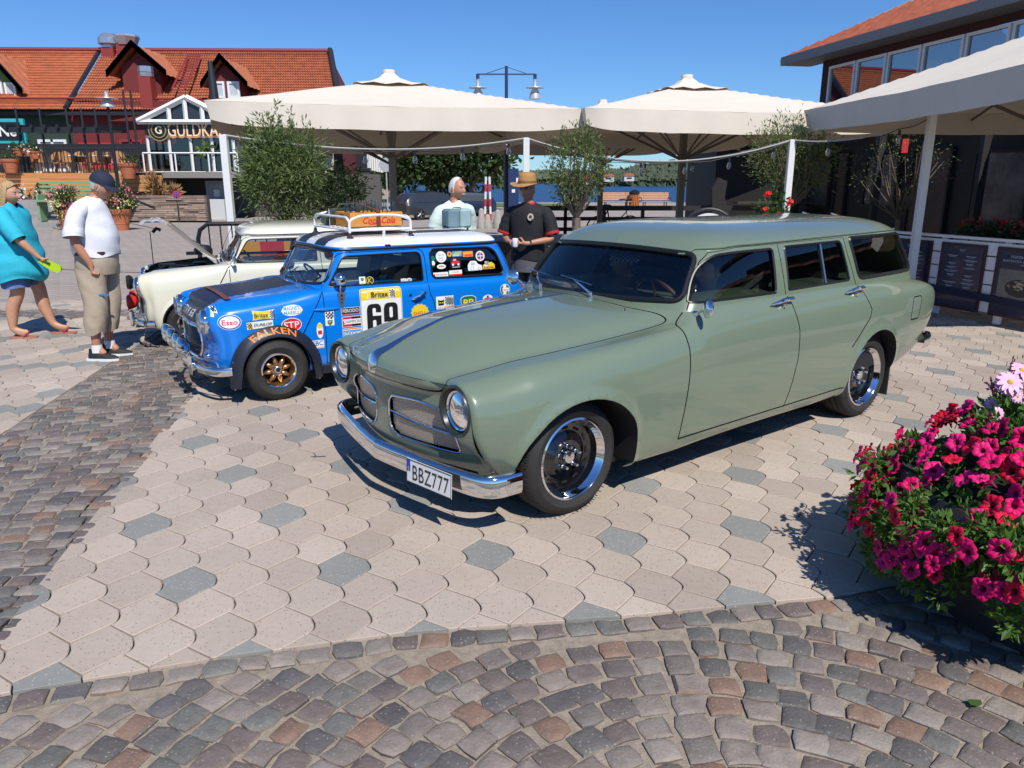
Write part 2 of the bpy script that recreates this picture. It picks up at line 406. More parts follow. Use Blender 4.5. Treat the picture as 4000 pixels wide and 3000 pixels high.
# ============================================================ shared car helpers
def sstep(a,b,x):t=np.clip((x-a)/(b-a),0,1);return t*t*(3-2*t)
def on(surf,q,d=0.0):
 P,N=surf(np.asarray(q,float));return P+N*d
def strip(surf,q,w,d,h=0.004):
 pass
def wheel(parent,name,loc,R,tw,rim_r,kind,side=-1,steer=0):
 """side -1: outer face towards -y. wheel is a part; tyre, rim, hub ... are its sub-parts"""
 w=bpy.data.objects.new(name,None);COL.objects.link(w);w.parent=parent;w.location=loc;w.rotation_euler=(0,0,(PI if side>0 else 0)+steer);w.empty_display_size=.1
 h=tw/2;m=MB();rr=rim_r
 prof=[(rr-.004,-h+.016),(rr+.012,-h+.004),(rr+(R-rr)*.45,-h-.006),(R-.03,-h+.006),(R-.010,-h+.022),(R-.001,-h+.045),(R,0),(R-.001,h-.045),(R-.010,h-.022),(R-.03,h-.006),(rr+(R-rr)*.45,h+.006),(rr,h)]
 m.lathe(prof,axis='y',n=72)
# circumferential grooves and side sipes of the tread
 for gy in(-h*.42,0,h*.42):m.lathe([(R+.0012,gy-.006),(R+.0012,gy+.006)],axis='y',n=72,mi=1)
 for k in range(66):
  a=2*PI*k/66
  for s in(-1,1):
   m.add([((R+.0015*(q>0)-(.006 if q>1 else 0))*math.cos(a+da),s*(h*(.62+.2*q)),(R+.0015*(q>0)-(.006 if q>1 else 0))*math.sin(a+da))for q in(0,1,1.5)for da in(-.009,.009)],[(0,1,3,2),(2,3,5,4)],1)
 m.build('tyre',[RUBBER(),mat('rubber_groove',(.006,.006,.006),.9)],w)
 if kind=='steel':
  black=mat('black_gloss',(.006,.006,.008),.12,coat=1.0)
  m=MB();m.lathe([(rr,-h+.012),(rr+.006,-h+.006),(rr-.003,-h+.002),(rr-.010,-h+.010),(rr-.014,-h+.024),(rr-.026,-h+.034),(rr-.028,-h+.040)],axis='y',n=64)
  m.build('trim_ring',CHROME(),w)
  m=MB();d=-h+.075
  m.lathe([(rr-.027,-h+.036),(rr-.036,d-.004),(rr-.052,d+.004),(rr-.075,d+.008),(.095,d-.012),(.085,d-.022),(.062,d-.018),(.055,d+.002),(.0,d+.002)],axis='y',n=64)
  m.build('steel_disc',black,w)
  for k in range(5):
   a=rad(72*k+20);x,z=.056*math.cos(a),.056*math.sin(a)
   n=MB();n.lathe([(.013,d+.01),(.0125,d-.022),(.009,d-.026),(.009,d-.052),(.006,d-.056),(0,d-.056)],c=(x,0,z),axis='y',n=10);n.build('wheel_nut',CHROME(),w)
  n=MB();n.lathe([(.034,d+.01),(.034,d-.03),(.030,d-.036),(.0,d-.038)],axis='y',n=24);n.build('hub_cap',CHROME(),w)
  for k in range(12):
   a=rad(30*k);n=MB();n.M=Matrix.Translation(((rr-.062)*math.cos(a),d+.003,(rr-.062)*math.sin(a)))@Euler((0,-a,0)).to_matrix().to_4x4();n.box((0,0,0),(.012,.004,.036),bev=.001);n.build('vent_slot',DARK(),w)
 else:
  gold=mat('gold_alloy',(.50,.27,.12),.32,metal=.85)if kind=='gold' else mat('silver_alloy',(.62,.62,.6),.3,metal=.9)
  m=MB();m.lathe([(rr+.002,-h+.010),(rr-.004,-h+.004),(rr-.014,-h+.010),(rr-.018,-h+.022)],axis='y',n=64);m.build('rim_lip',CHROME(),w)
  m=MB();m.lathe([(rr-.018,-h+.022),(rr-.030,-h+.070),(rr-.033,h*.4)],axis='y',n=64);m.build('rim_barrel',gold,w)
  m=MB();m.lathe([(rr-.03,h*.2),(.0,h*.2)],axis='y',n=32);m.build('brake_drum',DARK(),w)
  d=-h+.052;m=MB();m.lathe([(.052,d+.03),(.052,d),(.046,d-.008),(.025,d-.008),(.0,d-.008)],axis='y',n=32)
  ns=8 if kind=='gold' else 8
  for k in range(ns):
   a=2*PI*k/ns+.2;M=Euler((0,-a,0)).to_matrix().to_4x4();G=[]
   for t in np.linspace(0,1,9):
    x=.035+(rr-.032-.035)*t;wd=.006+.013*math.sin(PI*min(1,t*1.05))**.8;hh=.016*math.sin(PI*min(1,.12+t*.9))+.004
    G.append([M@Vector((x,d+.004-hh*math.cos(p),wd*math.sin(p)))for p in np.linspace(-PI/2,PI/2,7)])
   m.grid(G,flip=True)
   G=[[M@Vector((x,d+.004,s*(.006+.013*math.sin(PI*min(1,t*1.05))**.8)))if False else M@Vector((x,yy,s))for yy,s in((d+.004,-.012),(d+.03,-.014),(d+.03,.014),(d+.004,.012))]for t,x in((0,.04),(1,rr-.03))]
   m.grid(G)
  m.build('spoked_centre',gold,w)
  n=MB();n.lathe([(.026,d-.004),(.026,d-.014),(.022,d-.017),(.0,d-.017)],axis='y',n=24,mi=0);n.lathe([(.017,d-.0175),(.0,d-.0175)],axis='y',n=20,mi=1);n.build('centre_cap',[mat('silver_alloy',(.62,.62,.6),.3,metal=.9),BLACKP()],w)
  for k in range(4):
   a=PI/2*k+.6;n=MB();n.lathe([(.010,d),(.010,d-.02),(.006,d-.024),(0,d-.024)],c=(.038*math.cos(a),0,.038*math.sin(a)),axis='y',n=8);n.build('wheel_nut',CHROME(),w)
 return w
def car_wheelhouse(m,surf_pts,depth,mi=0):
 """inner arch wall: extrude an arch line (3D points on the body) inwards to |y| = depth"""
 s=-1 if surf_pts[0][1]<0 else 1
 A=[tuple(p)for p in surf_pts];B=[(p[0],s*(abs(p[1])-.022),p[2]-.0)for p in surf_pts];C=[(p[0],s*depth,p[2])for p in surf_pts]
 m.grid([A,B,C],mi)
 cx=sum(p[0]for p in C)/len(C);m.add(C+[(cx,s*depth,.1)],[(i,i+1,len(C))for i in range(len(C)-1)],mi)
def seat(parent,x,y,z,w=.5,mt=None,name='seat'):
 m=MB();m.box((x,y,z),(.48,w,.16),bev=.06);m.box((x+.27,y,z+.30),(.14,w,.58),bev=.06,R=rotm(0,14,0))
 m.build(name,mt or mat('seat_vinyl',(.02,.02,.022),.5),parent)
# ============================================================ green estate car (hero)
def build_estate():
 root=thing('estate_car','sage green vintage estate car with lowered stance, black steel wheels and white number plate','car',(-.157,4.106,0),.650)
 paint=mat('sage_paint',(.158,.205,.140),.30,coat=1.0,coat_rough=.015,spec=.5,var=.02,vscale=2)
 gap=mat('panel_gap',(.006,.007,.006),.9)
 chrome=CHROME();black=BLACKP();rub=mat('window_rubber',(.010,.010,.010),.4)
 def Fx(y,z):
  ay=np.abs(y);b=-.635+.42*ay**2+.05*(1-sstep(.22,.36,z))
  b=b-.055*(1-sstep(.36,.52,ay))*sstep(.645,.70,z)
  dy,dz=ay-.605,z-.612;r=np.hypot(dy,dz);c_=(dy*.9+np.maximum(dz,0)*.5)/np.maximum(r,1e-6);w=1-sstep(.118,.178+.26*sstep(-.25,.7,c_),r)
  return b*(1-w)+(-.585)*w
 rim=np.array([(-.60,.26),(-.69,.285),(-.745,.39),(-.765,.54),(-.750,.67),(-.625,.752),(-.505,.735),(-.41,.752),(-.21,.785),(0,.795)])
 rr=np.array([.03,.03,.03,.03,.03,.025,.022,.035,.06,.065])
 d=np.gradient(rim,axis=0);nn=np.stack([-d[:,1],d[:,0]],1);nn/=np.linalg.norm(nn,axis=1)[:,None]
 nn=np.where(((rim+nn*.1-[0,.5])**2).sum(1)[:,None]<((rim-[0,.5])**2).sum(1)[:,None],nn,-nn);nn[-1]=(0,-1)
 inn=rim+nn*rr[:,None];xf=Fx(inn[:,0],inn[:,1])
 rows=[];us=[]
 for k,th in enumerate((90,68,45,22,0)):
  c,s=math.cos(rad(th)),math.sin(rad(th))
  rows.append([(xf[i]+rr[i]*(1-s),*(rim[i]+nn[i]*rr[i]*(1-c)))for i in range(10)]);us.append(-.68+k*.018)
 x0=xf+rr
 def st(u,x,yz,t=None):
  us.append(u);rows.append([((x if t is None else x0[i]*(1-t)+x*t),-yz[i][0],yz[i][1])for i in range(10)])
 st(-.53,-.25,[(.62,.245),(.715,.27),(.77,.385),(.79,.54),(.768,.68),(.645,.765),(.53,.752),(.425,.785),(.22,.83),(0,.85)],.38)
 st(-.42,-.25,[(.64,.225),(.74,.25),(.79,.37),(.808,.545),(.785,.695),(.665,.78),(.56,.772),(.455,.812),(.235,.865),(0,.888)],.72)
 st(-.28,-.25,[(.66,.21),(.76,.235),(.80,.36),(.825,.55),(.80,.71),(.685,.795),(.585,.788),(.475,.835),(.25,.895),(0,.918)])
 st(0,0,[(.70,.20),(.79,.23),(.83,.38),(.845,.58),(.82,.735),(.715,.812),(.615,.807),(.50,.865),(.26,.925),(0,.945)])
 st(.35,.35,[(.72,.165),(.80,.20),(.835,.38),(.85,.60),(.828,.765),(.735,.835),(.635,.832),(.52,.893),(.27,.948),(0,.965)])
 st(.70,.70,[(.72,.165),(.80,.20),(.835,.38),(.852,.61),(.835,.785),(.765,.872),(.67,.873),(.55,.925),(.28,.962),(0,.975)])
 st(.95,.95,[(.72,.175),(.80,.21),(.835,.38),(.853,.61),(.84,.79),(.792,.895),(.745,.945),(.66,.975),(.3,.985),(0,.985)])
 st(1.4,1.4,[(.72,.185),(.80,.22),(.835,.38),(.853,.61),(.842,.79),(.798,.90),(.750,.955),(.66,.98),(.3,.985),(0,.985)])
 st(2.2,2.2,[(.72,.19),(.80,.225),(.835,.38),(.853,.61),(.842,.79),(.80,.90),(.750,.957),(.66,.98),(.3,.985),(0,.985)])
 st(2.8,2.8,[(.70,.24),(.79,.275),(.83,.40),(.852,.61),(.845,.79),(.805,.898),(.748,.955),(.66,.98),(.3,.985),(0,.985)])
 st(3.2,3.2,[(.68,.32),(.77,.345),(.81,.44),(.838,.62),(.835,.79),(.80,.892),(.735,.935),(.65,.96),(.3,.965),(0,.965)])
 st(3.42,3.42,[(.66,.37),(.74,.395),(.79,.48),(.82,.63),(.82,.78),(.792,.888),(.70,.915),(.6,.93),(.3,.93),(0,.93)])
 rimr=[(.64,.42),(.71,.44),(.755,.51),(.785,.64),(.79,.77),(.765,.868),(.68,.893),(.57,.90),(.3,.90),(0,.90)]
 xr=[3.44,3.47,3.52,3.57,3.585,3.56,3.50,3.47,3.46,3.46]
 for k,(u,dx,sc)in enumerate(((3.56,0,1),(3.59,.022,.985),(3.61,.030,.95))):
  us.append(u);rows.append([(xr[i]+dx-.0,-rimr[i][0]*sc,.66+(rimr[i][1]-.66)*sc)for i in range(10)])
 ARF=np.array([(-.385,.10),(-.375,.34),(-.345,.43),(-.28,.505),(-.21,.565),(-.12,.605),(-.02,.622),(.08,.615),(.18,.583),(.26,.53),(.325,.46),(.352,.38),(.36,.25),(.362,.10)])
 ARR=np.array([(2.36,.10),(2.36,.30),(2.39,.42),(2.45,.53),(2.54,.61),(2.65,.645),(2.76,.64),(2.87,.595),(2.945,.51),(2.985,.41),(3.0,.30),(3.0,.10)])
 ARF,ARR=rounded(ARF,False,1),rounded(ARR,False,1)
 def post(P,q):
  P=P.copy();side=(q[:,1]<4.6)
  for A,amp in((ARF,.020),(ARR,.014)):
   dd=distpl(P[:,[0,2]],A);P[:,1]-=np.where(side,amp*np.exp(-(dd/.030)**2),0)
# spear-like shoulder press line fading along the flank
  return P
 B=Surf(us,rows,su=.012,sv=.30,nu=620,nv=200,post=post);B.nsign=-1
 q=np.array([(1.5,3.0)]);P,N=B(q);B.nsign=1 if N[0][1]<0 else-1;B.nsign=B.nsign
 if B(q)[1][0][1]>0:B.nsign*=-1
 side=lambda pts,vr=(0,6.2):B.inv(pts,[0,2],vr=vr)
# grooves on the flank
 door_f=side(dense([(.705,.270),(.715,.40),(.725,.51),(.735,.67),(.733,.77),(.715,.84)],.03));door_f=rounded(np.vstack([door_f[:-2],[(.722,5.25),(.765,5.8),(.84,6.35)]]),False,2)
 door_m=side(dense([(1.68,.272),(1.71,.41),(1.735,.58),(1.732,.75),(1.705,.86),(1.70,.95)],.03))
 door_r=side(dense([(2.36,.57),(2.42,.625),(2.48,.68),(2.545,.735),(2.568,.79),(2.52,.885),(2.495,.955)],.03))
 sill=side(dense([(.705,.268),(2.35,.285)],.05))
 fuel=side(dense(fillet([(3.13,.66),(3.26,.66),(3.285,.82),(3.155,.82)],.025),.03,True))
 hood=np.vstack([dense([(B.u0-.01,6.0),(.60,6.02)],.05),rounded([(.60,6.02),(.745,6.05),(.75,6.75),(.69,7.3)],False,3),dense([(.665,7.5),(.60,9.01)],.08)])
 fr=B.inv(dense(ARF[(ARF[:,1]>.17)],.02),[0,2],vr=(0,5));rrq=B.inv(dense(ARR[ARR[:,1]>.2],.02),[0,2],vr=(0,5))
 ext=lambda a:np.vstack([[(a[0][0],-.3)],a,[(a[-1][0],-.3)]])
 fr,rrq=ext(fr),ext(rrq)
 def upto(line,v):return line
 fdoor=np.vstack([door_f,[(1.2,6.3)],door_m[::-1]]);fdoor=np.vstack([fdoor[:len(door_f)],[(1.68,6.35)],door_m[::-1],sill[(sill[:,0]>.71)&(sill[:,0]<1.68)][::-1]])
 rdoor=np.vstack([door_m,[(1.70,6.35),(2.5,6.35)],door_r[::-1],rrq[(rrq[:,0]<2.37)&(rrq[:,1]>.6)][::-1],sill[sill[:,0]>1.69][::-1]])
 hoodp=np.vstack([hood,[(B.u0-.02,9.02)]])
 outer=dense([(B.u0,0),(B.u1,0),(B.u1,9),(B.u0,9)],.05,True)
 gr=[(dense(door_f,.03),False),(dense(door_m,.03),False),(dense(door_r,.03),False),(dense(sill,.04),False),(fuel,True),(dense(hood,.04),False)]
# parameter space is stretched: v unit ~ 0.13 m, u unit 1 m -> scale v
 sc=.13
 def f(q):return B(q*[1,1/sc])
 X=lambda a:np.asarray(a)*[1,sc]
 res=patch(f,X(outer),(.028,.022),[(X(a),c)for a,c in gr],[('arch',X(fr)),('arch',X(rrq)),('front_door',X(fdoor)),('rear_door',X(rdoor)),('bonnet',X(hoodp))],[(X(fr),False),(X(rrq),False)],gw=.0042,gd=.012)
 res.pop('arch',None)
 near=res;far={k:mirror_y(g)for k,g in res.items()}
# ---- nose face
 edge=B.raw(np.stack([np.full(60,B.u0),np.linspace(0,9,60)],1))[:,1:]
 loop=np.vstack([edge,edge[::-1][1:]*[-1,1]])
 def ff(q):
  e=2e-3;x=Fx(q[:,0],q[:,1]);gy=(Fx(q[:,0]+e,q[:,1])-Fx(q[:,0]-e,q[:,1]))/(2*e);gz=(Fx(q[:,0],q[:,1]+e)-Fx(q[:,0],q[:,1]-e))/(2*e)
  N=np.stack([-np.ones(len(q)),gy,gz],1);return np.stack([x,q[:,0],q[:,1]],1),N/np.linalg.norm(N,axis=1)[:,None]
 gl=fillet([(-.065,.385),(-.07,.582),(-.30,.598),(-.455,.575),(-.49,.51),(-.545,.372)],[.09,.06,.2,.05,.06,.035])
 ang=np.linspace(0,2*PI,40,endpoint=False);circ=np.stack([-.605+.112*np.cos(ang),.612+.112*np.sin(ang)],1);circo=np.stack([-.605+.135*np.cos(ang),.612+.135*np.sin(ang)],1)
 mir=lambda a:a*[-1,1]
 hl=np.array([(-.512,.76),(-.496,.72),(-.482,.69),(-.45,.668),(-.40,.660),(-.25,.664),(0,.672)]);hl=rounded(hl,False,2);lip=np.vstack([hl,mir(hl)[::-1][1:]])
 fres=patch(ff,loop,.022,[(dense(lip,.02),False)],[('hole',gl),('hole',mir(gl)),('hole',circ),('hole',mir(circ)),('bonnet',np.vstack([lip,[(.5,.9),(-.5,.9)]]))],[(gl,True),(mir(gl),True),(circ,True),(mir(circ),True),(circo,True),(mir(circo),True)],gw=.005,gd=.015)
 fres.pop('hole',None)
# tail: simple closed cap
 e=B.raw(np.stack([np.full(40,B.u1),np.linspace(0,9,40)],1));m=MB();L=[tuple(p)for p in e]+[(p[0],-p[1],p[2])for p in e[::-1][1:]]
 m.add(L,[tuple(range(len(L)))]);tail=m
# ---- greenhouse
 ring={.93:[(.69,0),(.72,-.3),(.775,-.55),(.82,-.67),(.90,-.738),(1.6,-.754),(2.5,-.754),(3.1,-.745),(3.34,-.715),(3.43,-.60),(3.46,-.3),(3.47,0)],1.08:[(.79,0),(.82,-.3),(.875,-.53),(.915,-.635),(.985,-.702),(1.6,-.722),(2.5,-.722),(3.05,-.713),(3.28,-.68),(3.37,-.57),(3.40,-.3),(3.41,0)],1.22:[(.925,0),(.95,-.3),(.995,-.50),(1.03,-.588),(1.10,-.655),(1.6,-.682),(2.5,-.682),(3.0,-.672),(3.21,-.64),(3.30,-.54),(3.33,-.3),(3.34,0)],1.268:[(1.00,0),(1.025,-.3),(1.065,-.48),(1.10,-.565),(1.17,-.632),(1.6,-.662),(2.5,-.664),(3.0,-.652),(3.20,-.62),(3.28,-.52),(3.31,-.3),(3.32,0)]}
 levels=[[(x,y,z)for x,y in r]for z,r in ring.items()]
 g0=ring[1.268]
 for s,z in((.07,1.300),(.20,1.335),(.42,1.362),(.70,1.376),(1.0,1.381)):
  levels.append([(x+s*(min(max(x,1.75),2.9)-x),y*(1-s),z-(.014*s*0))for x,y in g0])
 C=np.array(levels).transpose(1,0,2)
 al=np.concatenate([[0],np.cumsum(np.linalg.norm(np.diff(np.array(ring[.93]),axis=0),axis=1))])
 Gs=Surf(al,C,su=.035,sv=.16,nu=500,nv=200)
 if Gs(np.array([(1.5,1.0)]))[1][0][1]>0:Gs.nsign=-1
 T=lambda pts,vr=(0,3.3):Gs.inv(pts,[0,2],vr=vr)
 wf=T(dense(fillet([(.872,.980),(.93,1.085),(1.0,1.165),(1.10,1.218),(1.30,1.228),(1.622,1.230),(1.605,.978)],[.02,.08,.08,.08,.08,.03,.012]),.03,True))
 wr=T(dense(fillet([(1.735,.982),(1.742,1.234),(2.368,1.240),(2.420,.990)],[.012,.02,.03,.015]),.03,True))
 wq=T(dense(fillet([(2.535,.990),(2.475,1.254),(3.205,1.256),(3.30,1.000)],[.06,.03,.06,.05]),.03,True))
 seam_f=T(dense([(.855,.94),(.918,1.04),(.965,1.12),(1.02,1.185),(1.09,1.232),(1.30,1.252),(2.41,1.262),(2.43,1.15),(2.495,.95)],.03))
 seam_m=T(dense([(1.70,.94),(1.68,1.255)],.03));seam_c=T(dense([(2.495,.95),(2.42,1.262)],.03))
 ws=Gs.inv(dense(fillet([(-.0,.966),(-.35,.970),(-.665,.985),(-.60,1.222),(-.3,1.238),(0,1.242)],[0,.2,.06,.06,.2,0],False),.025),[1,2],vr=(0,3.3),ur=(0,1.0))
 wsl=ws.copy();wsp=np.vstack([ws,[(-.02,ws[-1][1]),(-.02,ws[0][1])]]);ws[0,0]=ws[-1,0]=0
 sc2,su2=.11,1.0
 X2=lambda a:np.asarray(a)*[su2,sc2]
 outer=dense([(0,0),(al[-1],0),(al[-1],8),(0,8)],.05,True)
 dpf=np.vstack([seam_f[seam_f[:,0]<seam_m[-1,0]],seam_m[::-1]]);dpf=np.vstack([[(seam_f[0,0],-.3)],seam_f[(seam_f[:,0]<seam_m[-1,0])],seam_m[::-1],[(seam_m[0,0],-.3)]])
 dpr=np.vstack([[(seam_m[0,0],-.3)],seam_m,seam_f[(seam_f[:,0]>seam_m[-1,0])&(seam_f[:,1]>2)],seam_c[::-1],[(seam_c[0,0],-.3)]])
 gres=patch(lambda q:Gs(q/[su2,sc2]),X2(outer),(.03,.026),[(X2(dense(seam_f,.03)),False),(X2(seam_m),False)],[('windscreen',X2(wsp)),('wf',X2(wf)),('wr',X2(wr)),('wq',X2(wq)),('front_door',X2(dpf)),('rear_door',X2(dpr))],[(X2(ws),False),(X2(wf),True),(X2(wr),True),(X2(wq),True)],gw=.0035,gd=.009)
 glass=glassmat('car_glass',(.60,.64,.60),.06);wglass=glassmat('windscreen_glass',(.80,.84,.82),.06)
 def shift(g,d):g=dict(g);g['V']=g['V']+g['N']/np.linalg.norm(g['N'],axis=1)[:,None]*d;return g
 body=join([near['body'],far['body'],gres['body'],mirror_y(gres['body']),fres['body']])
 bo=pobj('body',body,[paint,gap],root)
 tail.build('tail_panel',paint,root)
 pobj('bonnet',join([near['bonnet'],far['bonnet'],fres['bonnet']]),[paint,gap],root)
 doors={}
 for nm in('front_door','rear_door'):
  for mf in(lambda g:g,mirror_y):
   dd=pobj(nm,join([mf(near[nm]),mf(gres[nm])]),[paint,gap],root);doors.setdefault(nm,[]).append(dd)
 wg=gres['windscreen'];pobj('windscreen',shift(join([wg,mirror_y(wg)]),-.010),wglass,root)
 for nm,k in(('side_window','wf'),('side_window','wr'),('rear_quarter_window','wq')):
  for i,mf in enumerate((lambda g:g,mirror_y)):
   par=root if k=='wq' else doors['front_door' if k=='wf' else 'rear_door'][i]
   pobj(nm,shift(mf(gres[k]),-.012),glass,par)
# rubbers and drip rail
 m=MB()
 for lp,r in((wf,.008),(wr,.008),(wq,.013)):
  P=on(Gs,lp,-.002)
  for s in(1,-1):m.tube([(p[0],p[1]*s,p[2])for p in P],r,6,closed=True)
 P=on(Gs,wsl,.0);L=[tuple(p)for p in P]+[(p[0],-p[1],p[2])for p in P[::-1][1:-1]];m.tube(L,.016,8,closed=True)
 m.build('window_seal',rub,root)
 m=MB();P=on(Gs,T(dense([(.98,1.205),(1.06,1.246),(1.30,1.262),(2.4,1.274),(3.22,1.280)],.04),(2,3.6)),.006)
 for s in(1,-1):m.tube([(p[0],p[1]*s,p[2])for p in P],.0065,6)
 m.build('drip_rail',mat('sage_paint',None),root)if False else m.build('drip_rail',paint,root)
 m=MB();P=on(Gs,T([(2.145,.99),(2.135,1.235)]),-.004)
 for s in(1,-1):m.tube([(p[0],p[1]*s,p[2])for p in P],.009,6)
 m.build('vent_window_bar',mat('satin_steel',(.3,.3,.29),.3,1.0),root)
# wheel houses and undertray
 m=MB()
 for a in(fr,rrq):
  P=B.raw(a[1:-1])
  for s in(1,-1):car_wheelhouse(m,[(p[0],p[1]*s,p[2])for p in P],.50)
 m.box((1.55,0,.19),(2.4,1.36,.03));m.box((1.4,0,.22),(1.9,1.3,.06));m.box((-.30,0,.26),(.30,.98,.02));m.box((3.2,0,.36),(.4,1.2,.02))
 m.build('wheel_housing',DARK(),root)
# ---- headlights
 for s in(-1,1):
  h=bpy.data.objects.new('headlight',None);COL.objects.link(h);h.parent=root;h.location=(-.585,.605*s,.612);h.empty_display_size=.1
  m=MB();m.lathe([(.119,.02),(.123,-.002),(.118,-.012),(.108,-.006),(.100,.018),(.096,.03)],axis='x',n=44,flip=True);m.build('headlight_bezel',mat('dark_satin',(.018,.024,.02),.35,coat=.5),h)
  m=MB();m.lathe([(.097,.028),(.0965,.016),(.092,.012),(.090,.03)],axis='x',n=40,flip=True);m.build('chrome_ring',chrome,h)
  m=MB();m.lathe([(.092,.03),(.08,.055),(.055,.085),(.02,.105),(0,.107)],axis='x',n=36);m.build('reflector',mat('reflector',(.38,.38,.39),.22,1.0,bump=.8,bscale=30),h)
  m=MB();m.lathe([(.022,.05),(.022,.03),(.016,.024),(0,.022)],axis='x',n=16);m.cyl((.02,0,0),(.1,0,0),.009,8)
  for a in(0,120,240):m.cyl((.04,0,0),(.045,.08*math.cos(rad(a)),.08*math.sin(rad(a))),.003,5)
  m.build('bulb_shield',chrome,h)
  m=MB();m.lathe([(.092,.022),(.07,.008),(.04,0),(0,-.004)],axis='x',n=36);m.build('headlight_lens',glassmat('lamp_glass',(.86,.88,.88),.045),h)
# ---- grilles
 mesh_m=mat('grille_mesh',(.62,.55,.47),.45,.5,bump=.0)
 for s in(-1,1):
  g=gl if s<0 else mir(gl)
  P=ff(dense(g,.02,True))[0];m=MB();m.tube([tuple(p+[-.002,0,0])for p in P],.0055,6,closed=True);m.build('grille_surround',chrome,root)
# wire mesh: two crossed sets of fine bars set back from the opening
  m=MB();lo,hi=g.min(0),g.max(0)
  inside=lambda p:inpoly(np.array([p]),g)[0]
  for slope,st_ in((1,.012),(-1,.012)):
   for o in np.arange(lo[0]-.25,hi[0]+.25,st_):
    pts=[(o+slope*t,lo[1]+t)for t in np.arange(0,hi[1]-lo[1]+.002,.012)];run=[]
    for p in pts+[(99,99)]:
     if inside(p):run.append(p)
     else:
      if len(run)>1:
       Q=ff(np.array(run))[0];m.tube([(q[0]+.016+.001*slope,q[1],q[2])for q in Q],.0026,3,cap=False)
      run=[]
  tag(m.build('mesh_wires',mesh_m,root,smooth=False),kind='stuff')
  v,t=cdt(dense(g,.03,True),np.zeros((0,2)),[]);Q=ff(v)[0];m=MB();m.add([(q[0]+.05,q[1],q[2])for q in Q],[tuple(a)for a in t]);m.build('grille_backing',mat('grille_back',(.05,.04,.035),.8),root)
  a,b=(-.068,.495),(-.515,.455)
  L=ff(np.array([((a[0]+(b[0]-a[0])*t)*(1 if s<0 else-1),a[1]+(b[1]-a[1])*t)for t in np.linspace(0,1,9)]))[0]
  m=MB();m.tube([(p[0]+.008,p[1],p[2])for p in L],.0065,6);m.build('grille_bar',chrome,root)
# ---- bumper: V-shaped chrome blade with wrapped ends
 path=[(-.36,-.785),(-.47,-.782),(-.525,-.745),(-.56,-.665),(-.615,-.40),(-.662,-.10),(-.670,0)];path=rounded(path,False,2);path=np.vstack([path,path[::-1][1:]*[1,-1]])
 prof=[(.0,.058),(-.022,.052),(-.030,.038),(-.030,-.028),(-.022,-.046),(-.006,-.056),(.004,-.05),(.004,.045)]
 G=[]
 for i,(x,y)in enumerate(path):
  t=path[min(i+1,len(path)-1)]-path[max(i-1,0)];t/=np.linalg.norm(t);n=np.array([t[1],-t[0]]);n=n if n[0]<0 or abs(y)>.7 and n@[x+.2,y]>0 else-n
  zc=.275
  G.append([(x-n[0]*dx,y-n[1]*dx,zc+dz)for dx,dz in[(-a[0]*-1,a[1])for a in prof]])
 m=MB();m.grid([[p for p in r]for r in G],closed=True,flip=True);m.build('front_bumper',chrome,root,ang=50)
 m=MB()
 for s in(-1,1):
  P=rounded([(3.40,.60),(3.62,.62),(3.66,.74),(3.58,.80),(3.44,.81)],False,2)
  G=[[(x,y*s,.46+dz)for dz in(-.045,-.03,.03,.05)]for x,y in P];G=[[(x,y*s,.455+dz)for(x,y),dz in((p,-.05),(p+np.array([.012,0.006]),-.03),(p+np.array([.012,0.006]),.03),(p,.05))]for p in P];m.grid(G)
 m.tube([(3.60,-.6,.455),(3.64,0,.455),(3.60,.6,.455)],.05,10);m.build('rear_bumper',chrome,root)
# ---- plate
 pl=bpy.data.objects.new('number_plate',None);COL.objects.link(pl);pl.parent=root
 c=np.array([-.648,-.480]);dr=np.array([.060,-.30]);dr/=np.linalg.norm(dr)
 M=frame((c[0]-.012,c[1],.268),(dr[0],dr[1],0),(0.02,0,1));M=M@Matrix.Rotation(rad(-1.5),4,'Z')
 m=MB();m.M=M;m.M=M=M@Matrix.Diagonal((.62,1.02,1,1));m.box((0,0,0),(.50,.12,.003),bev=.001);m.build('plate_sheet',mat('plate_white',(.72,.73,.72),.35),pl)
 m=MB();m.prism([(-.246,-.002),(-.208,-.002),(-.208,.055),(-.246,.055)],.0022,.0030,M=M);m.build('plate_flag',mat('plate_blue',(.01,.05,.42),.35),pl)
 m=MB();put_text(m,'BBZ777',M@Matrix.Translation((.022,-.002,.0036)),.074,width=.40,spacing=1.05);put_text(m,'S',M@Matrix.Translation((-.227,.010,.0036)),.018,mi=1)
 for a in((-.247,-.058,.247,-.0545),(-.247,.0545,.247,.058),(-.248,-.058,-.2455,.058),(.2455,-.058,.248,.058)):
  m.prism([(a[0],a[1]),(a[2],a[1]),(a[2],a[3]),(a[0],a[3])],.0022,.0036,M=M)
 m.build('plate_lettering',[mat('ink_black',(.01,.01,.012),.5),mat('ink_white',(.8,.8,.8),.5)],pl)
# ---- bonnet spear
 zz=np.linspace(.676,B.raw(np.array([(B.u0,9.0)]))[0][2],8);L=[(Fx(0,z),z)for z in zz[:-1]]+[tuple(p[[0,2]])for p in B.raw(np.stack([np.concatenate([np.linspace(B.u0,-.60,12),np.linspace(-.58,.58,40)]),np.full(52,8.98)],1))]
 L=np.array(L);S_=np.concatenate([[0],np.cumsum(np.linalg.norm(np.diff(L,axis=0),axis=1))]);m=MB();G=[]
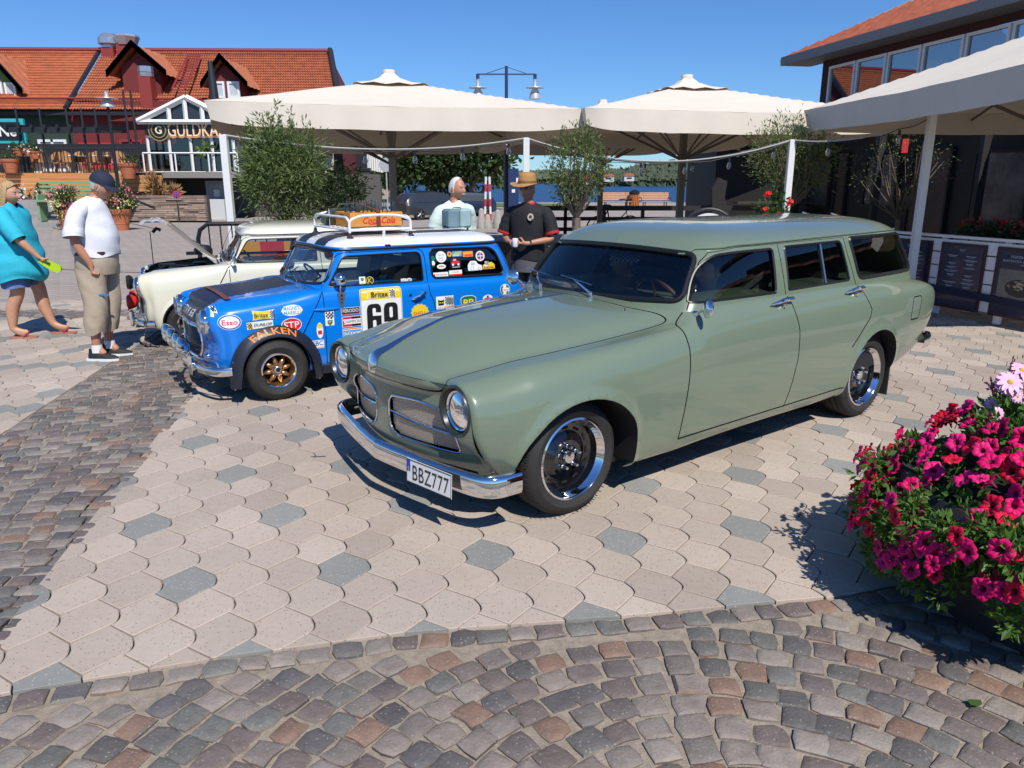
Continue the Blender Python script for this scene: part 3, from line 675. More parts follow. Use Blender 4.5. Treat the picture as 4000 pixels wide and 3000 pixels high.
 for(x,z),s_ in zip(L,S_):
  w_=np.interp(s_,[0,.02,.05,.09,.16,.28,.5,.9,1.4],[.004,.030,.050,.052,.040,.022,.012,.007,.005]);h_=np.interp(s_,[0,.03,.1,.2,.4,1.4],[.002,.010,.016,.013,.008,.004])
  k=np.clip((z-.70)/.05,0,1);G.append([(x-h_*(1-t*t)*(1-k)+.30*(w_*t)**2,w_*t,z+h_*(1-t*t)*k-.35*(w_*t)**2+.002*k)for t in np.linspace(-1,1,9)])
 m.grid(G);m.build('bonnet_spear',chrome,root)
# ---- door handles, mirror, wipers, jets
 def P_at(x,z,d=0):return Vector(on(B,side([(x,z)]),d)[0])
 for nm,i,x in(('front_door',0,1.60),('rear_door',1,2.40)):
  for s in(1,-1):
   m=MB();a=P_at(x-.115,.915,.016);b=P_at(x,.922,.030);c_=P_at(x+.045,.925,.028);d_=P_at(x+.075,.925,.022)
   m.tube([a,a.lerp(b,.5)+Vector((0,-.006,0)),b,c_],[.004,.011,.013,.012],8);m.cyl(P_at(x+.045,.925,.0),c_,.012,8);m.cyl(P_at(x+.035,.925,.02),d_+Vector((.02,-.004,0)),.015,12);m.cyl(P_at(x-.09,.915,0),P_at(x-.09,.915,.02),.006,8)
   m.cyl(P_at(x,.90,.0),P_at(x+.01,.90,.022),.009,8)
   if s<0:m.v=[(p[0],-p[1],p[2])for p in m.v];m.f=[t[::-1]for t in m.f]
   m.build('door_handle',chrome,doors[nm][0 if s>0 else 1])
 for s in(1,-1):
  m=MB();a=P_at(.80,.93,.0);a=Vector(on(Gs,T([(.93,.965)]),.0)[0]);a=P_at(.88,.925,0);mc=a+Vector((-.03,-.105,.045))
  m.cyl(a+Vector((0,.01,0)),a+Vector((0,-.012,0)),.018,12);m.tube([a,a+Vector((-.01,-.05,.025)),mc],[.008,.0065,.006],8)
  R=rotm(0,96,-28);m.sphere(mc,(.052,.052,.020),20,10,R=R)
  if s<0:m.v=[(p[0],-p[1],p[2])for p in m.v];m.f=[t[::-1]for t in m.f]
  m.build('wing_mirror',chrome,root)
 for y0,y1,x1,z1 in((-.16,.10,.80,1.035),(.30,.55,.90,1.03)):
  m=MB();bs=Vector((.655,y0,.955));e=Vector((.78,y1,1.01));e=Vector(on(Gs,Gs.inv([(-abs(y1)if y1>-9 else 0,1.025)],[1,2],vr=(0,3),ur=(0,1)),.012)[0]);e.y=y1
  m.cyl(bs,bs+Vector((-.006,0,.035)),.012,10);k=bs+Vector((-.006,0,.035));m.tube([k,k.lerp(e,.5)+Vector((-.012,0,.01)),e],[.009,.006,.004],8)
  bl=(Vector((0,1,.08))).normalized();m.tube([e-bl*.16+Vector((-.004,0,-.0)),e+bl*.16+Vector((.004+.03,0,0))],.0045,6);m.build('wiper',chrome,root)
 m=MB()
 for x,y in((.30,.0),(.62,-.46)):
  z=B.inv([(x,-abs(y)-.001)],[0,1],vr=(6,9));p=Vector(on(B,z,0)[0]);m.cyl(p,p+Vector((0,0,.012)),.008,8)
 m.build('washer_jet',chrome,root)
# ---- cabin: seats, dash, wheel, mirror, belts, panels
 mt=mat('cabin_dark',(.012,.012,.016),.7);m=MB()
 m.box((1.0,0,.84),(.22,1.30,.18),bev=.05);m.box((2.1,0,.33),(2.5,1.36,.04));m.box((3.0,0,.60),(.8,1.3,.05))
 for s in(-1,1):m.box((2.0,.735*s,.62),(2.1,.02,.54));m.box((1.75,.66*s,.70),(.10,.03,.7))
 m.build('cabin_trim',mt,root)
 for y in(-.36,.36):seat(root,1.36,y,.50,.54)
 seat(root,2.15,0,.50,1.25,name='rear_seat')
 for y in(-.36,.36):
  m=MB();m.box((1.72,y,1.08),(.10,.30,.20),bev=.05);m.build('headrest',mat('seat_vinyl',(.02,.02,.022),.5),root)
 m=MB();cc=Vector((1.02,-.36,.90));R=rotm(0,-28,0);pts=[cc+R@Vector((0,.19*math.cos(a),.19*math.sin(a)))for a in np.linspace(0,2*PI,32,endpoint=False)];m.tube(pts,.011,8,closed=True)
 for a in(90,210,330):m.cyl(cc,cc+R@Vector((0,.18*math.cos(rad(a)),.18*math.sin(rad(a)))),.008,6)
 m.build('steering_wheel',mat('wood_rim',(.12,.05,.02),.3,coat=.5),root)
 m=MB();m.M=frame((1.10,.02,1.165),(0,-1,0),(.15,0,1))@Matrix.Diagonal((1,1,1,1))
 nx,nz=14,6
 for i in range(nx):
  for j in range(nz):
   for half in(0,):m.add([(-.13+.26*(i+a)/nx,-.035+.07*(j+b)/nz,0)for a,b in((0,0),(1,0),(1,1),(0,1))],[(0,1,2,3)],(i+j)%2)
 m.build('rear_view_mirror',[mat('check_white',(.55,.57,.6),.5),black],root,smooth=False)
 m=MB();a,b=Vector((1.66,-.64,1.12)),Vector((1.28,-.46,.80));m.grid([[a,a+Vector((.0,0,-.045))],[b,b+Vector((.02,0,-.04))]]);m.grid([[a+Vector((0,0,-.045)),a],[b+Vector((.02,0,-.04)),b]]);m.build('seat_belt',mat('belt',(.05,.05,.055),.7),root)
# wheels
 wheel(root,'front_wheel',(0,-.672,.297),.297,.20,.205,'steel',-1);wheel(root,'front_wheel',(0,.672,.297),.297,.20,.205,'steel',1)
 wheel(root,'rear_wheel',(2.71,-.682,.297),.297,.20,.205,'steel',-1);wheel(root,'rear_wheel',(2.71,.682,.297),.297,.20,.205,'steel',1)
 m=MB()
 for s in(-1,1):m.box((3.03,.70*s,.24),(.012,.18,.26),bev=.004)
 m.build('mud_flap',RUBBER(),root)
 m=MB();m.cyl((3.30,-.05,1.372),(3.42,-.05,1.35),.008,6);m.cyl((3.30,.2,1.372),(3.42,.2,1.35),.008,6);m.build('tailgate_hinge',chrome,root)
 return root,B,Gs
# ============================================================ small two-box cars
STK=dict(white=(.78,.78,.76),black=(.012,.012,.014),red=(.62,.02,.03),blue=(.01,.10,.42),yellow=(.75,.58,.03),green=(.0,.16,.08),orange=(.75,.22,.02),silver=(.5,.52,.55),ltblue=(.06,.30,.55),grey=(.3,.3,.3),ochre=(.70,.38,.04))
SK=list(STK)
def smat():return[mat('print_'+k,STK[k],.4,coat=.4)for k in SK]
def ell(cx,cy,a,b,n=28):return[(cx+a*math.cos(t),cy+b*math.sin(t))for t in np.linspace(0,2*PI,n,endpoint=False)]
def rct(x0,y0,x1,y1,r=0.0):
 p=[(x0,y0),(x1,y0),(x1,y1),(x0,y1)]
 return[tuple(q)for q in fillet(p,r)]if r else p
def decal(name,mapf,cx,cy,parts,parent,lift=.0018,sh=0.0):
 """parts: (colour, polygon) or (colour, text, size, x, y, opts) drawn in order on a surface; mapf((n,2),d)->points"""
 m=MB();d=lift
 for p in parts:
  ci=SK.index(p[0]);d+=.0007
  if isinstance(p[1],str):
   V,F=text_mesh(p[1],p[2],**{k:v for k,v in(p[5]if len(p)>5 else{}).items()if k not in('width','arc')})
   o=p[5]if len(p)>5 else{}
   if len(V)==0:continue
   if 'width' in o:V=V*[o['width']/(V[:,0].max()-V[:,0].min()),1]
   if 'arc' in o:
    R=o['arc'];a=V[:,0]/R;V=np.stack([(R+V[:,1])*np.sin(a),(R+V[:,1])*np.cos(a)-R],1)
   V=V+[p[3],p[4]]
  else:
   P=dense(p[1],.03,True);g=[]
   lo,hi=P.min(0),P.max(0)
   if(hi-lo).min()>.05:
    gx,gy=np.meshgrid(np.arange(lo[0]+.02,hi[0],.03),np.arange(lo[1]+.02,hi[1],.03));g=np.stack([gx.ravel(),gy.ravel()],1);g=g[inpoly(g,P)]
   V,F=cdt(P,g,[]);F=[tuple(t)for t in F]
  V=np.asarray(V);Q=mapf(V+[cx,cy],d);m.add([tuple(q)for q in Q],F,ci)
# faces must look outwards
 o=m.build(name,smat(),parent,smooth=False);return o
def checks(x0,y0,w,h,nx,ny,c1='black'):
 return[(c1,rct(x0+w*i/nx,y0+h*j/ny,x0+w*(i+1)/nx,y0+h*(j+1)/ny))for i in range(nx)for j in range(ny)if(i+j)%2]
def build_mini(kind):
 blue=kind=='blue'
 if blue:root=thing('small_rally_car','bright blue small rally estate car with white roof, race number 69 and sponsor stickers','car',(-2.13,6.12,0),.57)
 else:root=thing('small_cream_car','cream white small estate car with its bonnet raised and red covered lamps','car',(-3.42,8.02,0),.38);
 paint=mat('blue_paint',(.0,.185,.68),.28,coat=1.0,coat_rough=.02,var=.02,vscale=2)if blue else mat('cream_paint',(.72,.70,.56),.3,coat=1.0,coat_rough=.02,var=.02,vscale=2)
 gap=mat('panel_gap_blue',(.003,.012,.045),.8)if blue else mat('panel_gap',(.006,.007,.006),.9)
 chrome=CHROME();black=BLACKP();rub=mat('window_rubber',(.010,.010,.010),.4)
 navy=mat('navy_satin',(.012,.015,.026),.42,coat=.12,coat_rough=.25)
 def Fx(y,z):
  ay=np.abs(y);b=-.492+.30*ay**2+.03*(1-sstep(.18,.30,z))+.10*sstep(.60,.76,z)*(1-sstep(.36,.5,ay))
  r=np.hypot(ay-.47,z-.615);w=1-sstep(.085,.13,r);return b*(1-w)+(-.452)*w
 rim=np.array([(-.44,.20),(-.53,.225),(-.578,.32),(-.60,.45),(-.598,.57),(-.575,.68),(-.47,.735),(-.37,.742),(-.2,.748),(0,.75)])
 rr=np.array([.04]*6+[.045,.055,.06,.06])
 d=np.gradient(rim,axis=0);nn=np.stack([-d[:,1],d[:,0]],1);nn/=np.linalg.norm(nn,axis=1)[:,None]
 nn=np.where(((rim+nn*.1-[0,.45])**2).sum(1)[:,None]<((rim-[0,.45])**2).sum(1)[:,None],nn,-nn);nn[-1]=(0,-1)
 inn=rim+nn*rr[:,None];xf=Fx(inn[:,0],inn[:,1]);rows=[];us=[]
 for k,th in enumerate((90,68,45,22,0)):
  c,s=math.cos(rad(th)),math.sin(rad(th))
  rows.append([(xf[i]+rr[i]*(1-s),*(rim[i]+nn[i]*rr[i]*(1-c)))for i in range(10)]);us.append(-.50+k*.02)
 def st(x,yz):us.append(x);rows.append([(x,-a,b)for a,b in yz])
 st(-.30,[(.53,.18),(.595,.205),(.625,.31),(.636,.46),(.634,.59),(.612,.695),(.50,.752),(.39,.76),(.2,.768),(0,.772)])
 st(-.12,[(.55,.17),(.605,.20),(.633,.31),(.643,.47),(.641,.60),(.622,.708),(.52,.765),(.40,.776),(.2,.785),(0,.789)])
 st(.12,[(.55,.17),(.615,.19),(.64,.30),(.647,.48),(.646,.61),(.632,.722),(.555,.782),(.42,.795),(.2,.805),(0,.809)])
 st(.36,[(.55,.165),(.618,.185),(.642,.30),(.648,.48),(.648,.62),(.642,.735),(.605,.798),(.5,.812),(.25,.822),(0,.825)])
 for x in(.7,1.3,1.8):st(x,[(.55,.165),(.618,.185),(.642,.30),(.648,.48),(.648,.62),(.643,.735),(.617,.800),(.5,.812),(.25,.82),(0,.82)])
 st(2.10,[(.54,.20),(.605,.22),(.635,.31),(.642,.48),(.642,.62),(.635,.735),(.605,.797),(.5,.81),(.25,.815),(0,.815)])
 st(2.21,[(.52,.24),(.58,.26),(.612,.33),(.622,.48),(.622,.62),(.612,.73),(.575,.79),(.46,.80),(.2,.80),(0,.80)])
 rows.append([(2.245,-a,b)for a,b in[(.50,.28),(.55,.30),(.575,.36),(.585,.48),(.585,.62),(.575,.71),(.53,.76),(.4,.77),(.2,.77),(0,.77)]]);us.append(2.25)
 wbx=1.90
 def arc(cx,r):return np.array([(cx+r*math.cos(a),.235+r*1.0*math.sin(a))for a in np.linspace(PI+.25,-.25,22)])
 AF,AR=arc(.0,.262),arc(wbx,.262)
 def post(P,q):
  P=P.copy();side=q[:,1]<5
  if not blue:
   for A in(AF,AR):P[:,1]-=np.where(side,.014*np.exp(-(distpl(P[:,[0,2]],A)/.022)**2),0)
  return P
 B=Surf(us,rows,su=.010,sv=.22,nu=480,nv=200,post=post)
 if B(np.array([(.8,3.0)]))[1][0][1]>0:B.nsign=-1
 side=lambda pts,vr=(0,6.1):B.inv(pts,[0,2],vr=vr)
 E_=lambda a:np.vstack([[(a[0][0],-.3)],a,[(a[-1][0],-.3)]])
 fr=E_(B.inv(dense(AF[AF[:,1]>.19],.02),[0,2],vr=(0,5)));rq=E_(B.inv(dense(AR[AR[:,1]>.19],.02),[0,2],vr=(0,5)))
 ap=side(dense([(.20,.45),(.39,.785)],.03));ap=np.vstack([ap,[(.41,6.05)]])
 df=side(dense([(.395,.232),(.395,.785)],.03));dr=side(dense(fillet([(1.345,.232),(1.355,.60),(1.305,.72),(1.30,.790)],[0,.08,.03,0],False),.03));sl_=side(dense([(.395,.232),(1.345,.232)],.04))
 rs=side(dense([(2.185,.785),(2.20,.60),(2.19,.3)],.04))
 bon=np.vstack([dense([(B.u0-.01,7.0),(.24,6.75),(.30,6.85)],.05),dense([(.31,7.2),(.29,9.01)],.1)])
 bonp=np.vstack([bon,[(B.u0-.02,9.02)]])
 doorp=np.vstack([df,[(df[-1][0],6.3),(dr[-1][0],6.3)],dr[::-1],sl_[::-1]])
 sc=.13;X=lambda a:np.asarray(a)*[1,sc]
 outer=dense([(B.u0,0),(B.u1,0),(B.u1,9),(B.u0,9)],.05,True)
 gr=[(X(dense(a,.03)),False)for a in(ap,df,dr,sl_,bon)]
 res=patch(lambda q:B(q*[1,1/sc]),X(outer),(.028,.022),gr,[('arch',X(fr)),('arch',X(rq)),('front_door',X(doorp)),('bonnet',X(bonp))],[(X(fr),False),(X(rq),False)],gw=.0035,gd=.009)
 res.pop('arch',None)
 edge=B.raw(np.stack([np.full(60,B.u0),np.linspace(0,9,60)],1))[:,1:];loop=np.vstack([edge,edge[::-1][1:]*[-1,1]])
 def ff(q):
  e=2e-3;x=Fx(q[:,0],q[:,1]);gy=(Fx(q[:,0]+e,q[:,1])-Fx(q[:,0]-e,q[:,1]))/(2*e);gz=(Fx(q[:,0],q[:,1]+e)-Fx(q[:,0],q[:,1]-e))/(2*e)
  N=np.stack([-np.ones(len(q)),gy,gz],1);return np.stack([x,q[:,0],q[:,1]],1),N/np.linalg.norm(N,axis=1)[:,None]
 gl=fillet([(-.27,.315),(-.35,.40),(-.33,.555),(.33,.555),(.35,.40),(.27,.315)],[.05,.05,.05,.05,.05,.05])
 lip=np.vstack([np.array([(-.40,.75),(-.385,.64),(-.36,.60),(-.30,.583),(0,.58)]),np.array([(.40,.75),(.385,.64),(.36,.60),(.30,.583),(0,.58)])[::-1][1:]])
 fres=patch(ff,loop,.02,[(dense(lip,.02),False)],[('hole',gl),('bonnet',np.vstack([lip,[(.4,.9),(-.4,.9)]]))],[(gl,True)],gw=.003,gd=.008);fres.pop('hole',None)
 ring={.79:[(.335,0),(.34,-.25),(.36,-.43),(.40,-.560),(.49,-.615),(1.0,-.622),(1.7,-.622),(2.05,-.608),(2.17,-.55),(2.21,-.42),(2.225,-.2),(2.23,0)],.95:[(.435,0),(.44,-.25),(.455,-.42),(.485,-.535),(.56,-.592),(1.0,-.602),(1.7,-.602),(2.0,-.59),(2.10,-.54),(2.14,-.41),(2.155,-.2),(2.16,0)],1.09:[(.52,0),(.525,-.25),(.535,-.40),(.56,-.505),(.62,-.556),(1.0,-.572),(1.7,-.572),(1.95,-.56),(2.03,-.515),(2.065,-.4),(2.08,-.2),(2.085,0)]}
 levels=[[(x,y,z)for x,y in r]for z,r in ring.items()];g0=ring[1.09]
 for s,z in((.01,1.112),(.06,1.142),(.17,1.168),(.38,1.188),(.68,1.199),(1.0,1.203)):levels.append([(x+s*(min(max(x,1.0),1.7)-x),y*(1-s),z)for x,y in g0])
 al=np.concatenate([[0],np.cumsum(np.linalg.norm(np.diff(np.array(ring[.79]),axis=0),axis=1))])
 G=Surf(al,np.array(levels).transpose(1,0,2),su=.025,sv=.14,nu=420,nv=200)
 if G(np.array([(1.2,1.0)]))[1][0][1]>0:G.nsign=-1
 T=lambda pts,vr=(0,2.2):G.inv(pts,[0,2],vr=vr)
 wd=T(dense(fillet([(.455,.822),(.595,1.050),(1.255,1.055),(1.262,.818)],[.02,.05,.05,.02]),.03,True))
 dfr=T(dense(fillet([(.405,.80),(.56,1.074),(1.285,1.078),(1.300,.80)],[0,.06,.07,0],False),.03))
 wq=T(dense(fillet([(1.345,.835),(1.34,1.068),(1.965,1.060),(2.065,.822)],[.05,.05,.09,.06]),.03,True))
 ws=G.inv(dense(fillet([(0,.828),(-.35,.832),(-.575,.848),(-.515,1.068),(-.3,1.078),(0,1.082)],[0,.1,.07,.06,.1,0],False),.025),[1,2],vr=(0,2.3),ur=(0,.8))
 wsp=np.vstack([ws,[(-.02,ws[-1][1]),(-.02,ws[0][1])]]);ws[0,0]=ws[-1,0]=0
 sc2=.13;X2=lambda a:np.asarray(a)*[1,sc2]
 rsu=T(dense([(2.19,.80),(2.005,1.08)],.04))if False else None
 outer=dense([(0,0),(al[-1],0),(al[-1],8),(0,8)],.05,True)
 dp=np.vstack([[(dfr[0,0],-.3)],dfr,[(dfr[-1,0],-.3)]])
 roofp=[(-1,3.12),(al[-1]+1,3.12),(al[-1]+1,9),(-1,9)];rl=[(0,3.12),(al[-1],3.12)]
 gres=patch(lambda q:G(q/[1,sc2]),X2(outer),(.028,.022),[(X2(dfr),False)],[('windscreen',X2(wsp)),('wd',X2(wd)),('wq',X2(wq)),('front_door',X2(dp)),('roof',X2(roofp))],[(X2(ws),False),(X2(wd),True),(X2(wq),True),(X2(dense(rl,.05)),False)],gw=.0035,gd=.008)
 glass=glassmat('car_glass_clear',(.80,.84,.82),.06)
 def shift(g,d):g=dict(g);g['V']=g['V']+g['N']/np.linalg.norm(g['N'],axis=1)[:,None]*d;return g
 pobj('body',join([res['body'],mirror_y(res['body']),gres['body'],mirror_y(gres['body']),fres['body']]),[paint,gap],root)
 rg=join([gres['roof'],mirror_y(gres['roof'])])
 if blue:
  c=rg['V'][rg['F']].mean(1);ay=np.abs(c[:,1]);rg=dict(rg);rg['mi']=np.where((ay>.10)&(ay<.34),2,0)
 pobj('roof',rg,[mat('white_gloss',(.80,.80,.78),.25,coat=1.0)if blue else paint,gap,navy],root)
 bg_=join([res['bonnet'],mirror_y(res['bonnet']),fres['bonnet']])
 if blue:
  c=bg_['V'][bg_['F']].mean(1);bg_['mi']=np.where(bg_['mi']==1,1,np.where((np.abs(c[:,1])<.36-.10*sstep(-.4,.3,c[:,0])),2,0))
  pobj('bonnet',bg_,[paint,gap,navy],root)
 else:
  bn=pobj('bonnet',bg_,[paint,gap],root)
# open: pivot at the windscreen edge
  piv=Vector((.28,0,.80));bn.data.transform(Matrix.Translation(-piv));bn.location=piv;bn.rotation_euler=(0,rad(47),0)
  m=MB();m.box((-.10,0,.50),(.70,.9,.30));m.box((-.05,-.05,.70),(.30,.40,.10),bev=.03);m.box((.12,.22,.70),(.15,.2,.14),bev=.02);m.cyl((-.2,.25,.62),(-.2,.25,.76),.09,16);m.tube([(-.3,-.3,.72),(-.2,-.1,.78),(0,-.2,.77),(.1,.1,.74)],.015,6)
  m.build('engine',mat('engine_dark',(.02,.02,.022),.4,.3),root)
  m=MB();m.lathe([(.095,0),(.095,.05),(.06,.09),(.0,.10)],c=(.17,.15,.86),axis='z',n=20);m.build('air_filter',BLACKP(),root)
  m=MB();m.cyl((-.34,.30,.70),(-.335,.28,1.10),.005,6);m.build('bonnet_stay',BLACKP(),root)
  m=MB();m.tube([(-.30,.1,1.10),(-.26,.1,1.14),(-.22,.1,1.12)],.02,6);m.build('bonnet_catch',BLACKP(),root)
  m=MB();m.tube([(.33,-.50,.83),(.325,-.50,.86)],.014,10);m.tube([(.325,-.50,.86),(.37,-.48,1.0),(.66,-.44,1.55)],[.003,.0025,.0015],5);m.build('aerial',BLACKP(),root)
  m=MB()
  for k,(y,a)in enumerate(((.35,5),(.12,-4))):
   M=frame((.43+.01*k,y,.93),(0,-1,.05*a/5),(.5,0,1));m.box((0,0,0),(.001,.001,.001));m.add([(-.10,-.12,0),(.10,-.12,0),(.10,.12,0),(-.10,.12,0)],[(0,1,2,3)],0,M)
   for j in range(9):m.add([(-.08,-.10+.022*j,-.002),(.06,-.10+.022*j,-.002),(.06,-.095+.022*j,-.002),(-.08,-.095+.022*j,-.002)],[(0,1,2,3)],1,M)
  m.build('paper_sheet',[mat('paper',(.72,.73,.74),.8),mat('grey_ink',(.25,.25,.27),.7)],root,smooth=False)
 doors=[]
 for mf in(lambda g:g,mirror_y):doors.append(pobj('front_door',join([mf(res['front_door']),mf(gres['front_door'])]),[paint,gap],root))
 wg=gres['windscreen'];pobj('windscreen',shift(join([wg,mirror_y(wg)]),-.008),glass,root)
 for i,mf in enumerate((lambda g:g,mirror_y)):
  pobj('door_window',shift(mf(gres['wd']),-.010),glass,doors[i]);pobj('rear_side_window',shift(mf(gres['wq']),-.008),glassmat('car_glass_dark',(.18,.19,.18),.08)if blue else glass,root)
 m=MB();m2=MB()
 for s in(1,-1):
  P=on(G,wd,-.002);m.tube([(p[0],p[1]*s,p[2])for p in P],.006,6,closed=True)
  P=on(G,wq,0);m.tube([(p[0],p[1]*s,p[2])for p in P],.010,6,closed=True)
  P=on(G,T(dense([(.585,1.098),(2.0,1.098)],.05),(1,3.4)),.009);m2.tube([(p[0],p[1]*s,p[2])for p in P],.009,6)
 P=on(G,wsp,0)[:-2];L=[tuple(p)for p in P]+[(p[0],-p[1],p[2])for p in P[::-1][1:-1]]
 L=[L[i]for i in range(len(L))if i==0 or(Vector(L[i])-Vector(L[i-1])).length>.004];m.tube(L,.011,8,closed=True)
 m.build('window_seal',rub,root)
 q=G.inv(dense([(-.56,1.092),(0,1.104)],.05),[1,2],vr=(1,3.3),ur=(0,.9));P=on(G,q,.006);L=[tuple(p)for p in P]+[(p[0],-p[1],p[2])for p in P[::-1][1:]];m2.tube(L,.010,6)
 m2.build('roof_gutter',navy if blue else mat('cream_edge',(.45,.44,.36),.3,coat=1),root)
 q=G.inv(dense([(-.50,.858),(-.0,.838)],.05),[1,2],vr=(0,2.3),ur=(0,.8))
# A-post, door-post and rear body seams: raised flange bead
 m=MB()
 for s in(1,-1):
  P=on(B,side(dense([(2.20,.28),(2.212,.60),(2.190,.78)],.04)),.004);m.tube([(p[0],p[1]*s,p[2])for p in P],.007,6)
  P=on(G,T(dense([(2.175,.84),(2.03,1.075)],.04),(0,2.3)),.004);m.tube([(p[0],p[1]*s,p[2])for p in P],.007,6)
  P=on(G,T(dense([(.425,.835),(.555,1.07)],.04)),.003);m.tube([(p[0],p[1]*s,p[2])for p in P],.006,6)
  P=on(B,side(dense([(.375,.775),(.20,.48)],.04)),.003);m.tube([(p[0],p[1]*s,p[2])for p in P],.006,6)
 m.build('body_seam',paint,root)
# wheels and arches
 m=MB()
 for a in(fr,rq):
  P=B.raw(a[1:-1])
  for s in(1,-1):car_wheelhouse(m,[(p[0],p[1]*s,p[2])for p in P],.40)
 m.box((.95,0,.17),(1.3,1.15,.03));m.build('wheel_housing',DARK(),root)
 R=.235;yo=.615 if blue else .585
 for x in(0,wbx):
  for s in(-1,1):wheel(root,'front_wheel' if x==0 else 'rear_wheel',(x,yo*s,R),R,.17 if blue else .14,.135 if blue else .140,'gold' if blue else 'silver',s)
 if blue:
# broad riveted arch extensions
  for cx in(0,wbx):
   for s in(-1,1):
    m=MB();Gd=[]
    th=np.linspace(PI+.46,-.46,40)
    for a in th:
     tail_=abs(a-PI/2)-PI/2;k=max(0,tail_/.46)
     ro,ri=.350+.02*k,.268+.04*k;row=[]
     for t in np.linspace(0,1,7):
      r=ro+(ri-ro)*t;x,z=cx+r*math.cos(a),.225+r*math.sin(a);z=max(z,.13)
      y=.645+.055*math.sin(t*PI/2)**1.0*(1-.35*k)
      row.append((x,y*s,z))
     row.append((row[-1][0]*1.0,(.60)*s,row[-1][2]));Gd.append(row)
    m.grid(Gd,flip=(s>0));fl=m.build('wheel_arch_flare',navy,root,ang=60)
    for a in np.linspace(PI+.3,-.3,7):
     n=MB();n.sphere((cx+.335*math.cos(a),(.655)*s,.225+.335*math.sin(a)),(.006,.005,.006),8,6);n.build('rivet',chrome,fl)
  m=MB()
  for s in(-1,1):m.box((.95,.64*s,.19),(1.2,.02,.07),bev=.006)
  m.build('sill_cover',navy,root)
 else:
  m=MB()
  for A in(AF,AR):
   P=B.raw(B.inv(A[A[:,1]>.2],[0,2],vr=(0,5)))
   for s in(1,-1):m.tube([(p[0],p[1]*s,p[2])for p in P],.009,6)
  m.build('arch_trim',BLACKP(),root)
# lamps
 for s in(-1,1):
  h=bpy.data.objects.new('headlight',None);COL.objects.link(h);h.parent=root;h.location=(-.452,.47*s,.615);h.empty_display_size=.1
  m=MB();m.lathe([(.090,.02),(.094,-.005),(.090,-.02),(.083,-.026),(.078,-.018),(.076,.0)],axis='x',n=36,flip=True);m.build('chrome_ring',chrome,h)
  m=MB();m.lathe([(.077,-.012),(.06,.02),(.03,.05),(0,.055)],axis='x',n=28);m.build('reflector',mat('reflector',(.38,.38,.39),.22,1.0,bump=.8,bscale=30),h)
  m=MB();m.lathe([(.078,-.02),(.06,-.036),(.03,-.045),(0,-.048)],axis='x',n=28)
  m.build('headlight_lens',glassmat('lamp_glass',(.86,.88,.88),.045),h)
  if blue:
   m=MB()
   for k in np.arange(-.07,.071,.0117):
    w=math.sqrt(max(0,.076**2-k*k))
    for P in([(-.046+.25*(k*k+t*t),k,t)for t in np.linspace(-w,w,7)],[(-.046+.25*(k*k+t*t),t,k)for t in np.linspace(-w,w,7)]):m.tube(P,.0016,3,cap=False)
   tag(m.build('lamp_guard',chrome,h),kind='stuff')
  m=MB();m.sphere((0,0,0),(.03,.035,.035),16,10);o=m.build('side_lamp',chrome,root);o.location=(-.44,.40*s,.34)
 m=MB()
 for k in range(13):
  z=.332+k*.0175;w=.30+.04*math.sin(min(1,(k/12)*1.6)*PI/2)-.015
  m.tube([(Fx(y,z)+.006+.006*math.sin(y*200),y,z)for y in np.linspace(-w,w,41)],.0045,4)
 m.build('grille_slats',chrome if not blue else mat('dark_chrome',(.2,.2,.21),.25,1.0),root)
 P=ff(dense(gl,.02,True))[0];m=MB();m.tube([tuple(p-[.004,0,0])for p in P],.011,8,closed=True);m.build('grille_surround',chrome,root)
 v,t=cdt(dense(gl,.04,True),np.zeros((0,2)),[]);Q=ff(v)[0];m=MB();m.add([(q[0]+.03,q[1],q[2])for q in Q],[tuple(a)for a in t]);m.build('grille_backing',DARK(),root)
 path=fillet([(-.33,-.655),(-.43,-.63),(-.50,-.47),(-.545,-.2),(-.552,0)],[.0,.05,.1,.1,0],False);path=np.vstack([path,path[::-1][1:]*[1,-1]]);Gd=[]
 for i,(x,y)in enumerate(path):
  t=path[min(i+1,len(path)-1)]-path[max(i-1,0)];t/=np.linalg.norm(t);n=np.array([t[1],-t[0]])
  if n@np.array([x-.2,y])<0:n=-n
  Gd.append([(x+n[0]*dx,y+n[1]*dx,.265+dz)for dx,dz in((0,.036),(.012,.03),(.018,.010),(.018,-.010),(.012,-.03),(0,-.036),(-.004,0))])
 m=MB();m.grid(Gd,closed=True);m.build('front_bumper',chrome,root,ang=50)
 for s in(-1,1):
  m=MB();m.box((-.555,.33*s,.285),(.045,.05,.17),bev=.02);m.build('overrider',chrome,root)
  m=MB();m.tube(fillet([(-.55,.33*s,.345),(-.49,.50*s,.350),(-.42,.605*s,.345),(-.41,.625*s,.27)],[.0,.03,.03,0],False).tolist(),.0085,8);m.build('corner_bar',chrome,root)
 m=MB();m.tube([(-.58,-.34,.36),(-.60,0,.36),(-.58,.34,.36)],.008,8);m.build('lamp_bar',chrome,root)
 for y in((-.34,-.15,.10,.32)if blue else(-.17,.17)):
  r=.072;m=MB();x0=-.60
  if blue:
   m.lathe([(0,.07),(.03,.062),(.06,.03),(r,0),(r+.003,-.012),(r-.008,-.02),(.05,-.03),(0,-.036)],c=(x0-.01,y,.425),axis='x',n=28,flip=True);m.cyl((x0,y,.36),(x0+.01,y,.42),.009,8);m.build('fog_lamp',chrome,root)
  else:
   m.lathe([(0,.06),(.05,.04),(r,0),(r+.004,-.025),(r-.004,-.045),(.05,-.052),(0,-.054)],c=(x0+.045,y+.06,.42),axis='x',n=24,flip=True);m.build('covered_lamp',mat('red_cover',(.62,.02,.015),.32,coat=.3,bump=.3,bscale=30),root)
